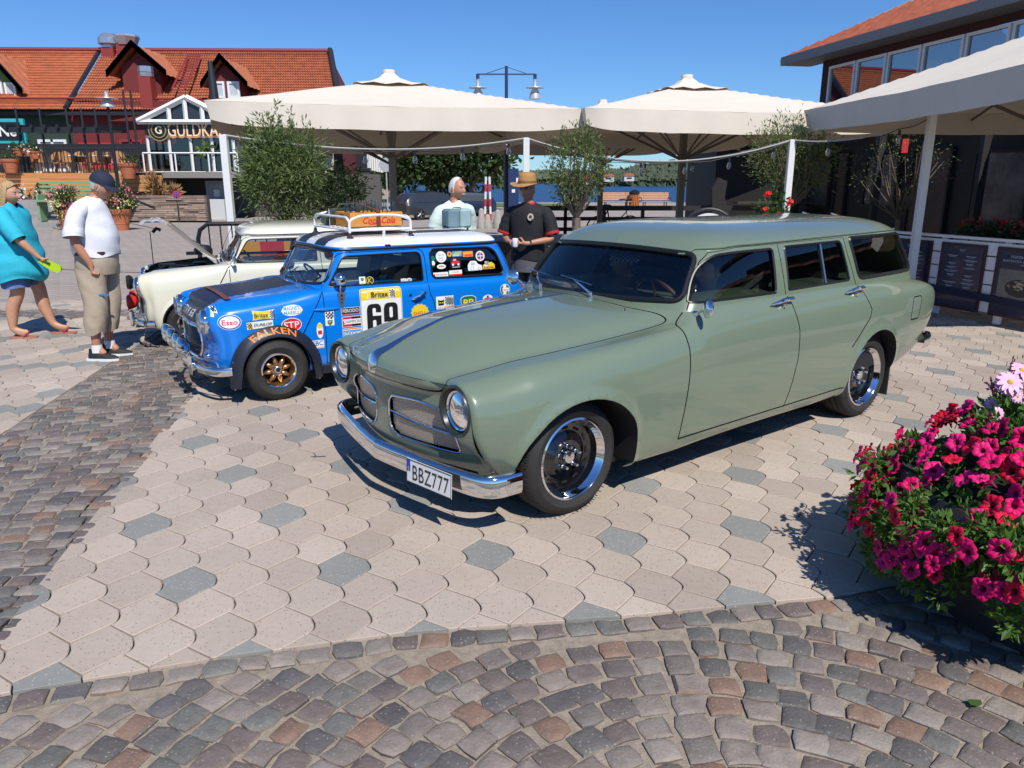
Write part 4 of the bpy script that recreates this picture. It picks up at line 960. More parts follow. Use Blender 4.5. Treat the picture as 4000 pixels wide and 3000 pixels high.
 if not blue:
  m=MB();m.lathe([(0,.05),(.06,.03),(.08,0),(.07,-.03),(0,-.035)],c=(-.60,.40,.56),axis='x',n=24,flip=True);m.build('spot_lamp',BLACKP(),root)
# cabin
 m=MB();m.box((.52,0,.74),(.14,1.05,.10),bev=.03);m.box((1.2,0,.26),(1.7,1.1,.04));m.box((1.75,0,.60),(.75,1.1,.05))
 for s in(-1,1):m.box((1.25,.615*s,.52),(1.5,.02,.50))
 m.build('cabin_trim',mat('cabin_dark',(.012,.012,.016),.7),root)
 for y in(-.28,.28):seat(root,.86,y,.42,.42)
 cc=Vector((.66,(-.28 if not blue else .28),.80));Rm=rotm(0,-40,0);m=MB();m.tube([cc+Rm@Vector((0,.15*math.cos(a),.15*math.sin(a)))for a in np.linspace(0,2*PI,28,endpoint=False)],.009,8,closed=True);m.build('steering_wheel',BLACKP(),root)
 for y0,y1 in((-.22,.02),(.12,.34)):
  m=MB();b=Vector((.325,y0,.826));q=G.inv([(-max(.02,abs(y1)),.90)],[1,2],vr=(0,2.2),ur=(0,.7));e=Vector(on(G,q,.012)[0]);e.y=y1
  m.tube([b,b+Vector((0,0,.02)),b.lerp(e,.5)+Vector((-.012,0,.008)),e],[.008,.008,.005,.004],6);m.tube([e+Vector((.0,-.09,.03)),e+Vector((.0,.12,-.03))],.004,6);m.build('wiper',chrome if not blue else mat('satin_steel',(.3,.3,.29),.3,1.0),root)
# handles and mirrors
 for i,s in enumerate((1,-1)):
  def Q(x,z,dd):p=on(B,side([(x,z)]),dd)[0];return Vector((p[0],p[1]*s,p[2]))
  m=MB();m.tube([Q(1.135,.675,.008),Q(1.16,.685,.028),Q(1.20,.70,.034),Q(1.245,.722,.03)],[.005,.011,.012,.009],8);m.cyl(Q(1.235,.72,0),Q(1.235,.72,.03),.010,8);m.cyl(Q(1.243,.722,.0),Q(1.243,.722,.036),.014,12);m.build('door_handle',chrome,doors[i])
  if blue:
   n=MB();n.lathe([(.012,0),(.012,.006),(0,.007)],c=(0,0,0),axis='y',n=12);o=n.build('door_lock',chrome,doors[i]);p=Q(1.125,.715,.001);o.location=p;o.rotation_euler=(PI if s>0 else 0,0,0)
   m=MB();b=Q(.54,.70,.004);t=Q(.52,.785,.012)
   m.prism([(-.010,-.065),(.010,-.065),(.034,.055),(-.034,.055)],0,.004,M=frame(Q(.538,.725,.006),(1,0,0),(0,0,1)))
   for dz in(.035,.01,-.015):m.lathe([(.011-dz*-.1,.0)],axis='y')
   m.build('mirror_bracket',mat('satin_alloy',(.45,.45,.44),.35,.9),doors[i])
   n=MB()
   for dz,r in((.03,.010),(.002,.008),(-.024,.006)):n.prism(ell(0,dz,r,r,12),.0045,.0052,M=frame(Q(.538,.725,.006),(1,0,0),(0,0,1)))
   n.build('bracket_hole',navy,doors[i])
   m=MB();k=Q(.535,.79,.03);m.cyl(Q(.536,.765,.01),k,.008,8);m.cyl(k,k+Vector((0,-.01*s,.03)),.007,8);m.sphere(k+Vector((0,-.012*s,.072)),(.048,.050,.050),20,12);m.build('door_mirror',chrome,doors[i])
   m=MB();m.tube([Q(x,.662+.002*math.sin(x*9),.004)for x in np.linspace(.31,.52,8)],[.004,.010,.013,.014,.014,.012,.008,.003],8);m.build('door_hinge',paint,doors[i])
  else:
   m=MB();k=Q(.42,.80,.02);e=k+Vector((.01,-.09*s,.03));m.tube([k,e],.006,8);m.sphere(e+Vector((.02,0,.01)),(.02,.045,.04),16,10);m.build('door_mirror',chrome,doors[i])
 m=MB();m.cyl((2.25,-.38,.58),(2.262,-.38,.58),.04,12);m.box((2.24,0,.28),(.03,1.1,.06),bev=.01);m.build('rear_bumper',chrome,root)
 e=B.raw(np.stack([np.full(40,B.u1),np.linspace(0,9,40)],1));m=MB();L=[tuple(p)for p in e]+[(p[0],-p[1],p[2])for p in e[::-1][1:]];m.add(L,[tuple(range(len(L)))]);m.build('tail_panel',paint,root)
 if blue:mini_decals(root,B,G,side,T,ff)
 return root
def mini_decals(root,B,G,side,T,ff):
 bm=lambda V,d:on(B,side(V,(0,5.9)),d)
 gm=lambda V,d:on(G,T(V),d-.006)
 def fm(V,d):P,N=ff(np.asarray(V,float)*[-1,1]);return P+N*d
 D=lambda nm,cx,cy,parts,f=bm:decal('sticker',f,cx,cy,parts,root)
# front wing
 D('',-.308,.624,[('white',ell(0,0,.080,.056)),('blue',ell(0,0,.076,.052)),('white',ell(0,0,.066,.043)),('red','Esso',.036,0,0,dict(width=.105,bold=.012))])
 D('',-.067,.659,[('yellow',[(-.08,-.036),(0,-.028),(.08,-.034),(.076,0),(.082,.034),(0,.026),(-.08,.036),(-.075,0)]),('white',[(.045,-.031),(.08,-.034),(.076,0),(.082,.034),(.045,.030)])]+checks(.046,-.028,.032,.056,4,7)+[('black','Britax',.028,-.018,0,dict(width=.100,bold=.008))])
 D('',-.099,.589,[('white',[(-.095,-.030),(.095,-.020),(.095,.028),(-.095,.022)]),('yellow',rct(-.092,-.024,-.055,.018))]+checks(-.092,-.024,.034,.042,4,4)+[('black','DUNLOP',.020,.020,.002,dict(width=.135,shear=.3,bold=.01))])
 D('',.146,.674,[('white',[(-.082,0),(-.062,.030),(-.02,.040),(.02,.041),(.062,.030),(.082,0),(.062,-.03),(.02,-.041),(-.02,-.041),(-.062,-.03)]),('ltblue','MAGNETI',.026,0,.016,dict(width=.125,bold=.01)),('ltblue','MARELLI',.024,0,-.017,dict(width=.125,bold=.01))])
 D('',.133,.566,[('white',ell(0,0,.078,.053)),('red',ell(0,0,.073,.048)),('white','STP',.048,0,0,dict(width=.115,bold=.01))])
 D('',.325,.394,[('white',rct(-.050,-.022,.050,.032)),('white',rct(-.01,-.034,.050,-.020)),('blue','EBC',.036,0,.008,dict(width=.088,bold=.01)),('red','BRAKES',.010,.022,-.026,dict(width=.05))])
 D('',.431,.586,[('white',rct(-.036,-.056,.036,.055))]+checks(-.03,.0,.060,.05,5,4)+[('green',[(-.02,-.012),(.02,-.012),(.02,-.03),(0,-.048),(-.02,-.03)]),('yellow','BP',.016,0,-.026,dict(bold=.01))])
 D('',.604,.629,[('white',rct(-.077,-.029,.077,.029)),('black',rct(-.074,-.026,.074,.026)),('red',rct(-.074,-.026,.074,-.018)),('white','FERODO',.026,0,.004,dict(width=.130,bold=.008))])
 D('',.609,.546,[('white',rct(-.08,-.042,.08,.042)),('red',rct(-.076,-.038,.01,.038)),('black',rct(.0,-.038,.076,.038)),('white',[(-.06,-.014),(-.074,-.020),(.074,-.020),(.074,.020),(-.074,.020)]),('black','CHAMPION',.024,0,0,dict(width=.140))])
 D('',.609,.459,[('white',rct(-.08,-.035,.08,.036)),('orange',rct(-.078,.024,.078,.034)),('ltblue',rct(-.078,-.033,.078,.018)),('white','DUCKHAMS',.024,0,-.006,dict(width=.145,bold=.01))])
 D('',-.405,.700,[('yellow',[(-.02,-.03),(.0,-.034),(.004,-.005),(-.012,.005)]),('white',[(-.012,.0),(.03,-.012),(.026,.03),(-.008,.036)])]+checks(-.008,0,.032,.03,4,3))
# mascot sticker spot left as a plain two-tone lozenge
 D('',.348,.50,[('white',ell(0,0,.026,.062)),('yellow',ell(0,.036,.022,.020)),('red',rct(-.016,-.03,.016,.0))])
# number roundel on the door
 D('',.868,.590,[('white',rct(-.180,-.215,.180,.200,.03)),('black',rct(-.176,-.211,.176,.196,.028)),('white',rct(-.173,-.208,.173,.193,.026)),('yellow',fillet([(-.173,.112),(.173,.112),(.173,.193),(-.173,.193)],[0,0,.026,.026])),('white',[(-.12,.118),(.0,.126),(.12,.118),(.112,.15),(.12,.186),(0,.178),(-.125,.186),(-.115,.15)]),('yellow',[(-.115,.122),(.0,.130),(.075,.124),(.07,.15),(.075,.181),(0,.174),(-.12,.181),(-.11,.15)])]+checks(.075,.124,.04,.056,4,6)+[('black','Britax',.038,-.015,.152,dict(width=.145,bold=.008)),]+[(c,[(sg*x+ox,sg*y-.045)for x,y in pl][::1])for sg,ox in((1,-.072),(-1,.072))for c,pl in(('black',rct(-.060,-.125,.060,.125,.045)),('white',rct(-.014,-.090,.014,-.005,.012)),('white',rct(-.014,.045,.014,.092,.012)),('white',[(-.013,.030),(.064,.028),(.064,.052),(.013,.056),(-.013,.056)]))])
 D('',1.205,.576,[('yellow',[(.078*math.cos(a)*(1+.05*math.cos(a*14)),.066*math.sin(a)*(1+.05*math.cos(a*14))-.01)for a in np.linspace(-.5,PI+.5,60)]),('red','SHELL',.030,0,-.02,dict(width=.118,bold=.01))])
 D('',1.442,.628,[('white',rct(-.084,-.054,.084,.052)),('black',fillet([(-.065,-.025),(-.012,-.025),(-.008,.03),(-.018,.018),(-.055,.018),(-.066,.032)],.008)),('yellow',ell(-.048,-.002,.009,.005)),('yellow',ell(-.024,-.002,.009,.005))]+checks(.0,-.02,.078,.066,7,6)+[('orange',rct(-.02,-.05,.080,-.030)),('white','MARCHAL',.013,.03,-.040,dict(width=.09)),('black','SEV',.013,-.052,-.040,dict(width=.05))])
 D('',1.668,.609,[('white',fillet([(-.078,.04),(-.04,.058),(.04,.058),(.078,.04),(.07,-.03),(0,-.075),(-.07,-.03)],.015)),('green',fillet([(-.073,.037),(-.038,.053),(.038,.053),(.073,.037),(.066,-.028),(0,-.068),(-.066,-.028)],.015)),('yellow','BP',.055,0,-.002,dict(bold=.03,width=.10))])
 D('',1.862,.628,[('white',ell(0,0,.05,.03)),('red',[(-.04,.0),(.0,.012),(.04,0),(.03,-.012),(-.03,-.012)]),('black',ell(0,.018,.012,.006))])
 D('',2.045,.690,[('white',ell(0,0,.052,.048)),('green',ell(0,0,.048,.044)),('white',rct(-.02,-.042,.012,.042)),('white',rct(-.03,-.018,.04,.014)),('red','Castrol',.018,.0,-.002,dict(width=.065))])
# arch lettering: on the flare
 def am(V,d):
  V=np.asarray(V,float);R=.315;a=PI/2-V[:,0]/R;r=R+V[:,1]
  return np.stack([r*np.cos(a),-(.645+.055*np.sin(np.clip((.350-r)/.082,0,1)*PI/2))-d-.001,.225+r*np.sin(a)],1)
 decal('arch_lettering',am,-.015,0,[('orange','FALKEN',.042,0,0,dict(width=.36,bold=.012,shear=-.1))],root)
# window stickers
 gl=lambda cx,cy,parts:decal('window_sticker',gm,cx,cy,parts,root)
 gl(.794,.852,[('yellow',ell(0,0,.032,.031)),('black',ell(0,0,.027,.026)),('yellow','K',.034,0,0,dict(bold=.01))])
 gl(.731,.858,[('white',rct(-.026,-.028,.026,.028)),('green',[(-.012,.018),(.012,.018),(.012,0),(0,-.008),(-.012,0)]),('yellow','BP',.009,0,.008),('grey','Oil',.008,0,-.018)])
 gl(1.109,.834,[('white',rct(-.048,-.016,.0,.014)),('white',ell(.025,0,.024,.015)),('grey','EBC',.014,-.025,0),('grey',ell(.025,0,.015,.008))])
 gl(1.446,1.003,[('white',ell(0,0,.049,.046)),('grey','Börje',.020,0,.018,dict(width=.055)),('grey','Rally',.014,0,-.008,dict(width=.045)),('grey','The Man',.010,0,-.028,dict(width=.045))])
 gl(1.366,.970,[('green',ell(0,.022,.020,.022)),('white',ell(0,-.016,.016,.020)),('green',ell(0,-.038,.010,.008))])
 gl(1.527,1.021,[('ochre',ell(0,0,.022,.022)),('red',ell(0,.002,.010,.012))])
 gl(1.600,1.020,[('ltblue',rct(-.048,-.022,.048,.022)),('yellow',rct(-.040,-.006,.034,.002)),('yellow',rct(-.02,.010,.044,.015)),('white',rct(-.044,-.017,.02,-.012))])
 gl(1.705,1.014,[('orange',rct(-.050,-.023,.050,.023)),('yellow',rct(-.042,.004,.04,.010)),('red',rct(-.030,-.014,.044,-.006))])
 gl(1.577,.946,[('black',rct(-.052,-.042,.052,.044)),('red',fillet([(-.04,-.012),(.042,-.012),(.036,.012),(.015,.016),(.008,.036),(-.022,.036),(-.028,.014),(-.04,.010)],.006)),('white',ell(-.026,-.014,.010,.010)),('white',ell(.026,-.014,.010,.010)),('silver',rct(-.02,.018,.004,.031)),('silver',rct(-.035,-.038,.035,-.032))])
 gl(1.440,.924,[('white',ell(0,0,.042,.020)),('red',rct(-.024,-.004,.024,.004)),('ochre',ell(0,.004,.012,.006))])
 gl(1.425,.858,[('white',rct(-.074,-.019,.074,.019,.008)),('red',rct(-.062,-.004,-.048,.004)),('red',rct(-.057,-.009,-.053,.009)),('grey','Mitt Lånehus',.014,.01,0,dict(width=.10))])
 gl(1.570,.864,[('white',rct(-.062,-.022,.062,.022)),('red',rct(-.062,-.022,.062,-.010)),('grey','Austin',.012,.0,.008,dict(width=.06,shear=.3))])
 gl(1.825,.991,[('white',ell(0,0,.045,.043)),('red',ell(0,0,.034,.032)),('blue',rct(-.02,-.02,.02,.02)),('white',rct(-.032,-.003,.032,.003)),('white',rct(-.003,-.03,.003,.03))])
 gl(1.765,.912,[('white',fillet([(-.072,-.04),(.072,-.04),(.070,0),(.03,.012),(.01,.042),(-.045,.042),(-.072,.01)],.012)),('silver',ell(-.03,-.024,.018,.018)),('white',ell(-.03,-.024,.012,.012)),('silver',ell(.04,-.024,.014,.014)),('white',ell(.04,-.024,.009,.009)),('silver',rct(-.04,.01,-.005,.03))])
 gl(1.905,.900,[('yellow',fillet([(-.062,-.024),(.062,-.024),(.062,.012),(.03,.036),(.0,.03),(-.062,.014)],.008)),('white',[(-.045,.0),(-.01,-.002),(.0,.04),(-.038,.044)])]+checks(-.04,.012,.034,.028,4,3)+[('red','BARDAHL',.018,.0,-.008,dict(width=.108,bold=.008))])
# bonnet number
 m=decal('front_number',fm,0,.640,[('black',rct(-.21,-.035,.21,.035,.01)),('white','FTR 916B',.050,0,0,dict(width=.36,bold=.01))],root)
# strap
 mb=MB();P=[]
 q=B.inv([(-.27+.0*y,-abs(y)-.001)for y in np.linspace(-.46,.30,24)],[0,1],vr=(5.2,9));Pn=on(B,q,.004);Pn[:,1]=np.linspace(-.46,.30,24)
 mb.grid([[(p[0]-.020,p[1],p[2]),(p[0]-.020,p[1],p[2]+.006),(p[0]+.020,p[1],p[2]+.006),(p[0]+.020,p[1],p[2])]for p in Pn]);st_=mb.build('bonnet_strap',mat('leather',(.16,.045,.02),.5,var=.2,vscale=20),root)
 for y in(-.20,-.05):
  i=int((y+.46)/.76*23);p=Pn[i];n=MB();n.tube([(p[0]-.024,y-.012,p[2]+.009),(p[0]+.024,y-.012,p[2]+.009),(p[0]+.024,y+.012,p[2]+.009),(p[0]-.024,y+.012,p[2]+.009)],.0025,5,closed=True);n.build('buckle',CHROME(),st_)
def build_rack():
 root=thing('roof_rack','white tubular roof rack on black feet clamped to the blue car roof','roof rack',(-2.13,6.12,0),.57)
 w=mat('white_enamel',(.80,.80,.79),.3,coat=.5)
 for s in(-1,1):
  y=-.42*s+0
  m=MB();m.tube(fillet([(.72,y,1.19),(.72,y,1.31),(.80,y,1.345),(.97,y,1.352),(1.15,y,1.345),(1.255,y,1.31),(1.255,y,1.19)],[0,.03,.06,.05,.06,.03,0],False).tolist(),.011,8);m.build('side_hoop',w,root)
  for x in(.72,1.255):
   m=MB();m.lathe([(.034,1.165 if x<1 else 1.168),(.032,1.175),(.016,1.190),(.013,1.215),(0,1.216)],c=(x,y,0),n=16);m.build('foot',RUBBER(),root)
  m=MB();m.box((.98,y*1.16,1.17),(.022,.006,.125),R=rotm(12*s,0,0));m.build('clamp',w,root)
  m=MB();m.box((.98,-.56*s,1.112),(.05,.02,.025),bev=.004);m.build('clamp_foot',BLACKP(),root)
 for x in(.72,1.255):
  m=MB();m.tube([(x,-.42,1.235),(x,.42,1.235)],.010,8);m.build('cross_tube',w,root)
  m=MB();m.tube(fillet([(x,-.42,1.30),(x,-.36,1.335),(x,.36,1.335),(x,.42,1.30)],[0,.05,.05,0],False).tolist(),.010,8);m.build('end_hoop',w,root)
 for s in(-1,1):m=MB();m.tube([(.72,.42*s,1.235),(1.255,.42*s,1.235)],.010,8);m.build('base_rail',w,root)
 for k in range(7):
  y=-.34+.68*k/6;m=MB();m.box((.99,y,1.243),(.53,.022,.008));m.build('slat',w,root)
 P=(-2.13,6.12,0);A=.57
 wood=mat('crate_wood',(.66,.27,.045),.55,var=.18,vscale=8,stretch=(1,1,6));inner=mat('crate_inner',(.25,.12,.05),.7,var=.2,vscale=10)
 c=thing('drinks_crate','yellow wooden bottle crate with red script lettering strapped on the roof rack','crate',P,A)
 x0,x1,y0,y1,z0,z1=.795,1.262,-.25,.10,1.250,1.365
 for nm,ce,d in(('front_board',((x0+x1)/2,y0+.006,(z0+z1)/2),(x1-x0,.012,z1-z0)),('back_board',((x0+x1)/2,y1-.006,(z0+z1)/2),(x1-x0,.012,z1-z0)),('end_board',(x0+.007,(y0+y1)/2,(z0+z1)/2),(.014,y1-y0-.025,z1-z0)),('end_board',(x1-.007,(y0+y1)/2,(z0+z1)/2),(.014,y1-y0-.025,z1-z0)),('bottom_board',((x0+x1)/2,(y0+y1)/2,z0+.006),(x1-x0-.03,y1-y0-.03,.01))):
  m=MB();m.box(ce,d,bev=.0015);m.build(nm,wood,c)
 for i in range(1,4):
  m=MB();m.box((x0+(x1-x0)*i/4,(y0+y1)/2,z0+.07),(.006,y1-y0-.03,.075));m.build('divider',inner,c)
 m=MB();m.box(((x0+x1)/2,(y0+y1)/2,z0+.068),(x1-x0-.03,.006,.075));m.build('divider',inner,c)
 M=frame(((x0+x1)/2+.02,y0-.001,1.300),(1,0,0),(0,0,1));m=MB();put_text(m,'Coca-Cola',M,.052,width=.29,shear=.35,bold=.022);put_text(m,'DRINK',M@Matrix.Translation((-.175,.037,0)),.016);put_text(m,'IN BOTTLES',M@Matrix.Translation((.12,.045,0)),.010)
 m.prism([(-.09,-.036),(.02,-.030),(.06,-.036),(.0,-.026),(-.09,-.030)],-.0002,.0004,M=M)
 m.build('crate_lettering',mat('print_red',STK['red'],.4),c)
 m=MB();m.box((x0-.0015,-.06,1.335),(.003,.09,.022));m.build('hand_hole',DARK(),c)
 gm=glassmat('bottle_glass',(.90,.94,.93),.10)
 for i,(x,y)in enumerate(((.85,-.19),(.955,-.19),(1.09,-.12),(1.155,-.13),(1.215,-.17),(.88,.03),(1.12,.04))):
  m=MB();m.lathe([(.0,0),(.026,0),(.029,.02),(.027,.05),(.029,.085),(.024,.115),(.013,.15),(.011,.175),(.013,.180),(.013,.19),(.008,.19)],n=12);o=m.build('glass_bottle',gm);o.location=Matrix.Rotation(A,4,'Z')@Vector((x,y,1.262))+Vector(P);o.rotation_euler=(0,0,A)
  tag(o,'clear glass bottle in the yellow crate, '+('front row, nearest the arched sign','front row, second from the arched sign','just right of the leather strap','second right of the leather strap','at the right end of the crate','back row, behind the sign end','back row, near the middle')[i],'bottle','bottles in the yellow crate')
 s=thing('rack_sign','small arch-topped red and white metal sign at the front of the roof rack','sign',P,A)
 mp=frame((.742,.10,1.245),(-.35,-1,0),(0,0,1));m=MB();shp=[(-.085,0),(.085,0),(.085,.075),(.065,.085)]+[(.062*math.cos(a),.085+.06*math.sin(a))for a in np.linspace(.2,PI-.2,14)]+[(-.065,.085),(-.085,.075)]
 m.prism(shp,-.002,.002,M=mp);m.build('sign_plate',mat('enamel_cream',(.55,.53,.50),.4),s);m=MB()
 m.prism([(x*.93,.006+y*.94)for x,y in shp],.0021,.0026,M=mp);m.build('sign_field',mat('enamel_maroon',(.17,.03,.035),.4),s);m=MB();m.prism(ell(0,.095,.038,.030),.0028,.0034,M=mp);m.prism(rct(-.07,.018,.07,.058),.0028,.0034,M=mp)
 m.build('sign_panel',mat('enamel_cream',(.55,.53,.50),.4),s);m=MB();put_text(m,'ESTER',mp@Matrix.Translation((0,.095,.0037)),.022,width=.06,bold=.01);put_text(m,'VÄST 1951',mp@Matrix.Translation((0,.038,.0037)),.024,width=.125,bold=.01);m.build('sign_lettering',mat('enamel_maroon',(.17,.03,.035),.4),s)
# green steel can, leather strap
 j=thing('green_canister','olive green steel canister lying behind the yellow crate on the roof rack','canister',P,A);ol=mat('olive_steel',(.045,.05,.022),.4,coat=.3)
 m=MB();sh=fillet([(-.20,0),(.20,0),(.20,.10),(.16,.135),(-.10,.135),(-.20,.06)],.03);m.prism([tuple(p)for p in sh],-.07,.07,M=frame((.93,.22,1.253),(1,0,0),(0,0,1)));m.build('can_body',ol,j,ang=30)
 m=MB();m.tube([(.86,.22,1.385),(.88,.22,1.42),(1.02,.22,1.42),(1.05,.22,1.385)],.008,8);m.build('handle',ol,j);m=MB();m.prism([tuple(p)for p in fillet([(-.07,0),(.07,0),(.07,.17),(-.07,.17)],.05)],-.06,.06,M=frame((1.14,.24,1.253),(1,0,0),(0,0,1)));m.build('can_end',ol,j)
 m=MB();L=[(1.04,-.258,1.25),(1.04,-.259,1.372),(1.035,-.24,1.385),(.99,.05,1.43),(.96,.18,1.44)]
 m.grid([[(p[0]-.017,p[1],p[2]),(p[0]+.017,p[1],p[2])]for p in L]);m.grid([[(p[0]+.017,p[1]+.003,p[2]-.003),(p[0]-.017,p[1]+.003,p[2]-.003)]for p in L]);o=m.build('leather_strap',mat('leather',(.16,.045,.02),.5));o.location=P;o.rotation_euler=(0,0,A);tag(o,'brown leather strap tying the yellow crate down to the roof rack','strap')
 b=thing('blue_case','pale blue hard vanity case standing on the rear roof of the blue car','suitcase',P,A);pb=mat('pale_blue',(.16,.24,.27),.45,var=.08,vscale=10);pg=mat('pale_grey_blue',(.30,.42,.43),.45,var=.08,vscale=10)
 m=MB();m.box((1.93,.13,1.277),(.12,.17,.175),bev=.02);m.build('case_half',pb,b);m=MB();m.box((2.055,.13,1.277),(.12,.17,.175),bev=.02);m.build('case_half',pg,b)
 m=MB();m.tube([(1.95,.13,1.362),(1.96,.13,1.375),(2.03,.13,1.375),(2.04,.13,1.362)],.005,6);m.build('handle',BLACKP(),b)
 for x in(1.90,2.08):m=MB();m.cyl((x,.08,1.17),(x,.08,1.192),.010,8);m.build('foot',BLACKP(),b)
 m=MB();q=[(1.29+.05*math.cos(a)+.01*a,-.20+.06*math.sin(a),1.202)for a in np.linspace(0,9,40)]+[(1.5,-.22,1.205),(1.7,-.25,1.204),(1.85,-.2,1.205),(1.93,-.12,1.205)]
 m.tube(q,.003,5);o=m.build('white_rope',mat('white_paint',(.78,.78,.76),.35));o.location=P;o.rotation_euler=(0,0,A);tag(o,'loop of thin white cord lying on the blue car roof behind the rack','cord')
# ============================================================ paving
def clip_half(P,a,b,keep_left=True):
 """clip polygon to one side of the line a->b"""
 a=np.asarray(a,float);b=np.asarray(b,float);d=b-a;f=lambda p:(d[0]*(p[1]-a[1])-d[1]*(p[0]-a[0]))*(1 if keep_left else-1);o=[];n=len(P)
 for i in range(n):
  p,q=P[i],P[(i+1)%n];fp,fq=f(p),f(q)
  if fp>=0:o.append(p)
  if fp*fq<0:t=fp/(fp-fq);o.append((p[0]+(q[0]-p[0])*t,p[1]+(q[1]-p[1])*t))
 return o
def parea(P):return .5*sum(P[i][0]*P[(i+1)%len(P)][1]-P[(i+1)%len(P)][0]*P[i][1]for i in range(len(P)))
def stone_mb(m,P,z0,z1,ch=.003,mi=0,dome=0.0,tilt=(0,0)):
 """paving piece: side wall, chamfer ring, top"""
 n=len(P)
 if n<3:return
 if parea(P)<0:P=P[::-1]
 c=np.mean(P,0);P=np.asarray(P);d=P-c;L=np.linalg.norm(d,axis=1)[:,None];I=c+d*(1-ch*1.6/np.maximum(L,.02))
 tz=lambda q:tilt[0]*(q[0]-c[0])+tilt[1]*(q[1]-c[1])
 V=[(x,y,z0)for x,y in P]+[(p[0],p[1],z1-ch+tz(p))for p in P]+[(p[0],p[1],z1+tz(p))for p in I];F=[]
 for k in(0,1):F+=[(k*n+i,k*n+(i+1)%n,(k+1)*n+(i+1)%n,(k+1)*n+i)for i in range(n)]
 if dome:
  I2=c+d*.55;V+=[(p[0],p[1],z1+dome*.75+tz(p))for p in I2]+[(c[0],c[1],z1+dome)]
  F+=[(2*n+i,2*n+(i+1)%n,3*n+(i+1)%n,3*n+i)for i in range(n)]+[(3*n+i,3*n+(i+1)%n,4*n)for i in range(n)]
 else:F.append(tuple(range(2*n,3*n)))
 m.add(V,F,mi)
def paving_mat(name,base,alt,speck,speck_amt,rough,var=.10,big=0,bump=.25,bs=220,vs=28,island=.12):
 m=bpy.data.materials.new(name);m.use_nodes=True;n=m.node_tree.nodes;l=m.node_tree.links;p=n['Principled BSDF'];p.inputs['Roughness'].default_value=rough;p.inputs['Specular IOR Level'].default_value=.35
 g=n.new('ShaderNodeNewGeometry');oi=n.new('ShaderNodeObjectInfo')
 ad=n.new('ShaderNodeMath');ad.operation='ADD';l.new(oi.outputs['Random'],ad.inputs[0]);l.new(g.outputs['Random Per Island'],ad.inputs[1]);fr=n.new('ShaderNodeMath');fr.operation='FRACT';l.new(ad.outputs[0],fr.inputs[0])
 mx=n.new('ShaderNodeValToRGB');cr=mx.color_ramp
 cols=[base]+list(alt);cr.interpolation='LINEAR' if len(cols)<4 else 'CONSTANT'
 while len(cr.elements)<len(cols):cr.elements.new(.5)
 for i,c in enumerate(cols):cr.elements[i].position=i/(len(cols)-(0 if len(cols)>=4 else 1));cr.elements[i].color=(*c,1)
 l.new(fr.outputs[0],mx.inputs[0])
 nz=n.new('ShaderNodeTexNoise');nz.inputs['Scale'].default_value=vs;nz.inputs['Detail'].default_value=8;nz.inputs['Roughness'].default_value=.7;l.new(g.outputs['Position'],nz.inputs['Vector'])
 n2=n.new('ShaderNodeTexNoise');n2.inputs['Scale'].default_value=1.1;n2.inputs['Detail'].default_value=5;l.new(g.outputs['Position'],n2.inputs['Vector'])
 r=n.new('ShaderNodeMapRange');r.inputs[1].default_value=.3;r.inputs[2].default_value=.7;r.inputs[3].default_value=1-var;r.inputs[4].default_value=1+var;l.new(nz.outputs[0],r.inputs[0])
 r2=n.new('ShaderNodeMapRange');r2.inputs[1].default_value=.3;r2.inputs[2].default_value=.7;r2.inputs[3].default_value=.90;r2.inputs[4].default_value=1.08;l.new(n2.outputs[0],r2.inputs[0])
# a second random per piece for brightness
 m3=n.new('ShaderNodeMath');m3.operation='MULTIPLY';m3.inputs[1].default_value=7.31;l.new(fr.outputs[0],m3.inputs[0]);f3=n.new('ShaderNodeMath');f3.operation='FRACT';l.new(m3.outputs[0],f3.inputs[0])
 r3=n.new('ShaderNodeMapRange');r3.inputs[3].default_value=1-island;r3.inputs[4].default_value=1+island;l.new(f3.outputs[0],r3.inputs[0])
 a=n.new('ShaderNodeMath');a.operation='MULTIPLY';l.new(r.outputs[0],a.inputs[0]);l.new(r2.outputs[0],a.inputs[1]);b=n.new('ShaderNodeMath');b.operation='MULTIPLY';l.new(a.outputs[0],b.inputs[0]);l.new(r3.outputs[0],b.inputs[1])
 h=n.new('ShaderNodeHueSaturation');l.new(mx.outputs[0],h.inputs['Color']);l.new(b.outputs[0],h.inputs['Value'])
 out=h.outputs[0]
 if speck_amt:
  vo=n.new('ShaderNodeTexVoronoi');vo.inputs['Scale'].default_value=75;l.new(g.outputs['Position'],vo.inputs['Vector']);lt=n.new('ShaderNodeMath');lt.operation='LESS_THAN';lt.inputs[1].default_value=.22;l.new(vo.outputs['Distance'],lt.inputs[0])
  sp=n.new('ShaderNodeSeparateColor');l.new(vo.outputs['Color'],sp.inputs[0]);g2=n.new('ShaderNodeMath');g2.operation='LESS_THAN';g2.inputs[1].default_value=speck_amt;l.new(sp.outputs[0],g2.inputs[0]);mu=n.new('ShaderNodeMath');mu.operation='MULTIPLY';l.new(lt.outputs[0],mu.inputs[0]);l.new(g2.outputs[0],mu.inputs[1])
  m5=n.new('ShaderNodeMath');m5.operation='MULTIPLY';m5.inputs[1].default_value=.7;l.new(mu.outputs[0],m5.inputs[0])
  mc=n.new('ShaderNodeMix');mc.data_type='RGBA';l.new(m5.outputs[0],mc.inputs[0]);l.new(out,mc.inputs[6]);mc.inputs[7].default_value=(*speck,1);out=mc.outputs[2]
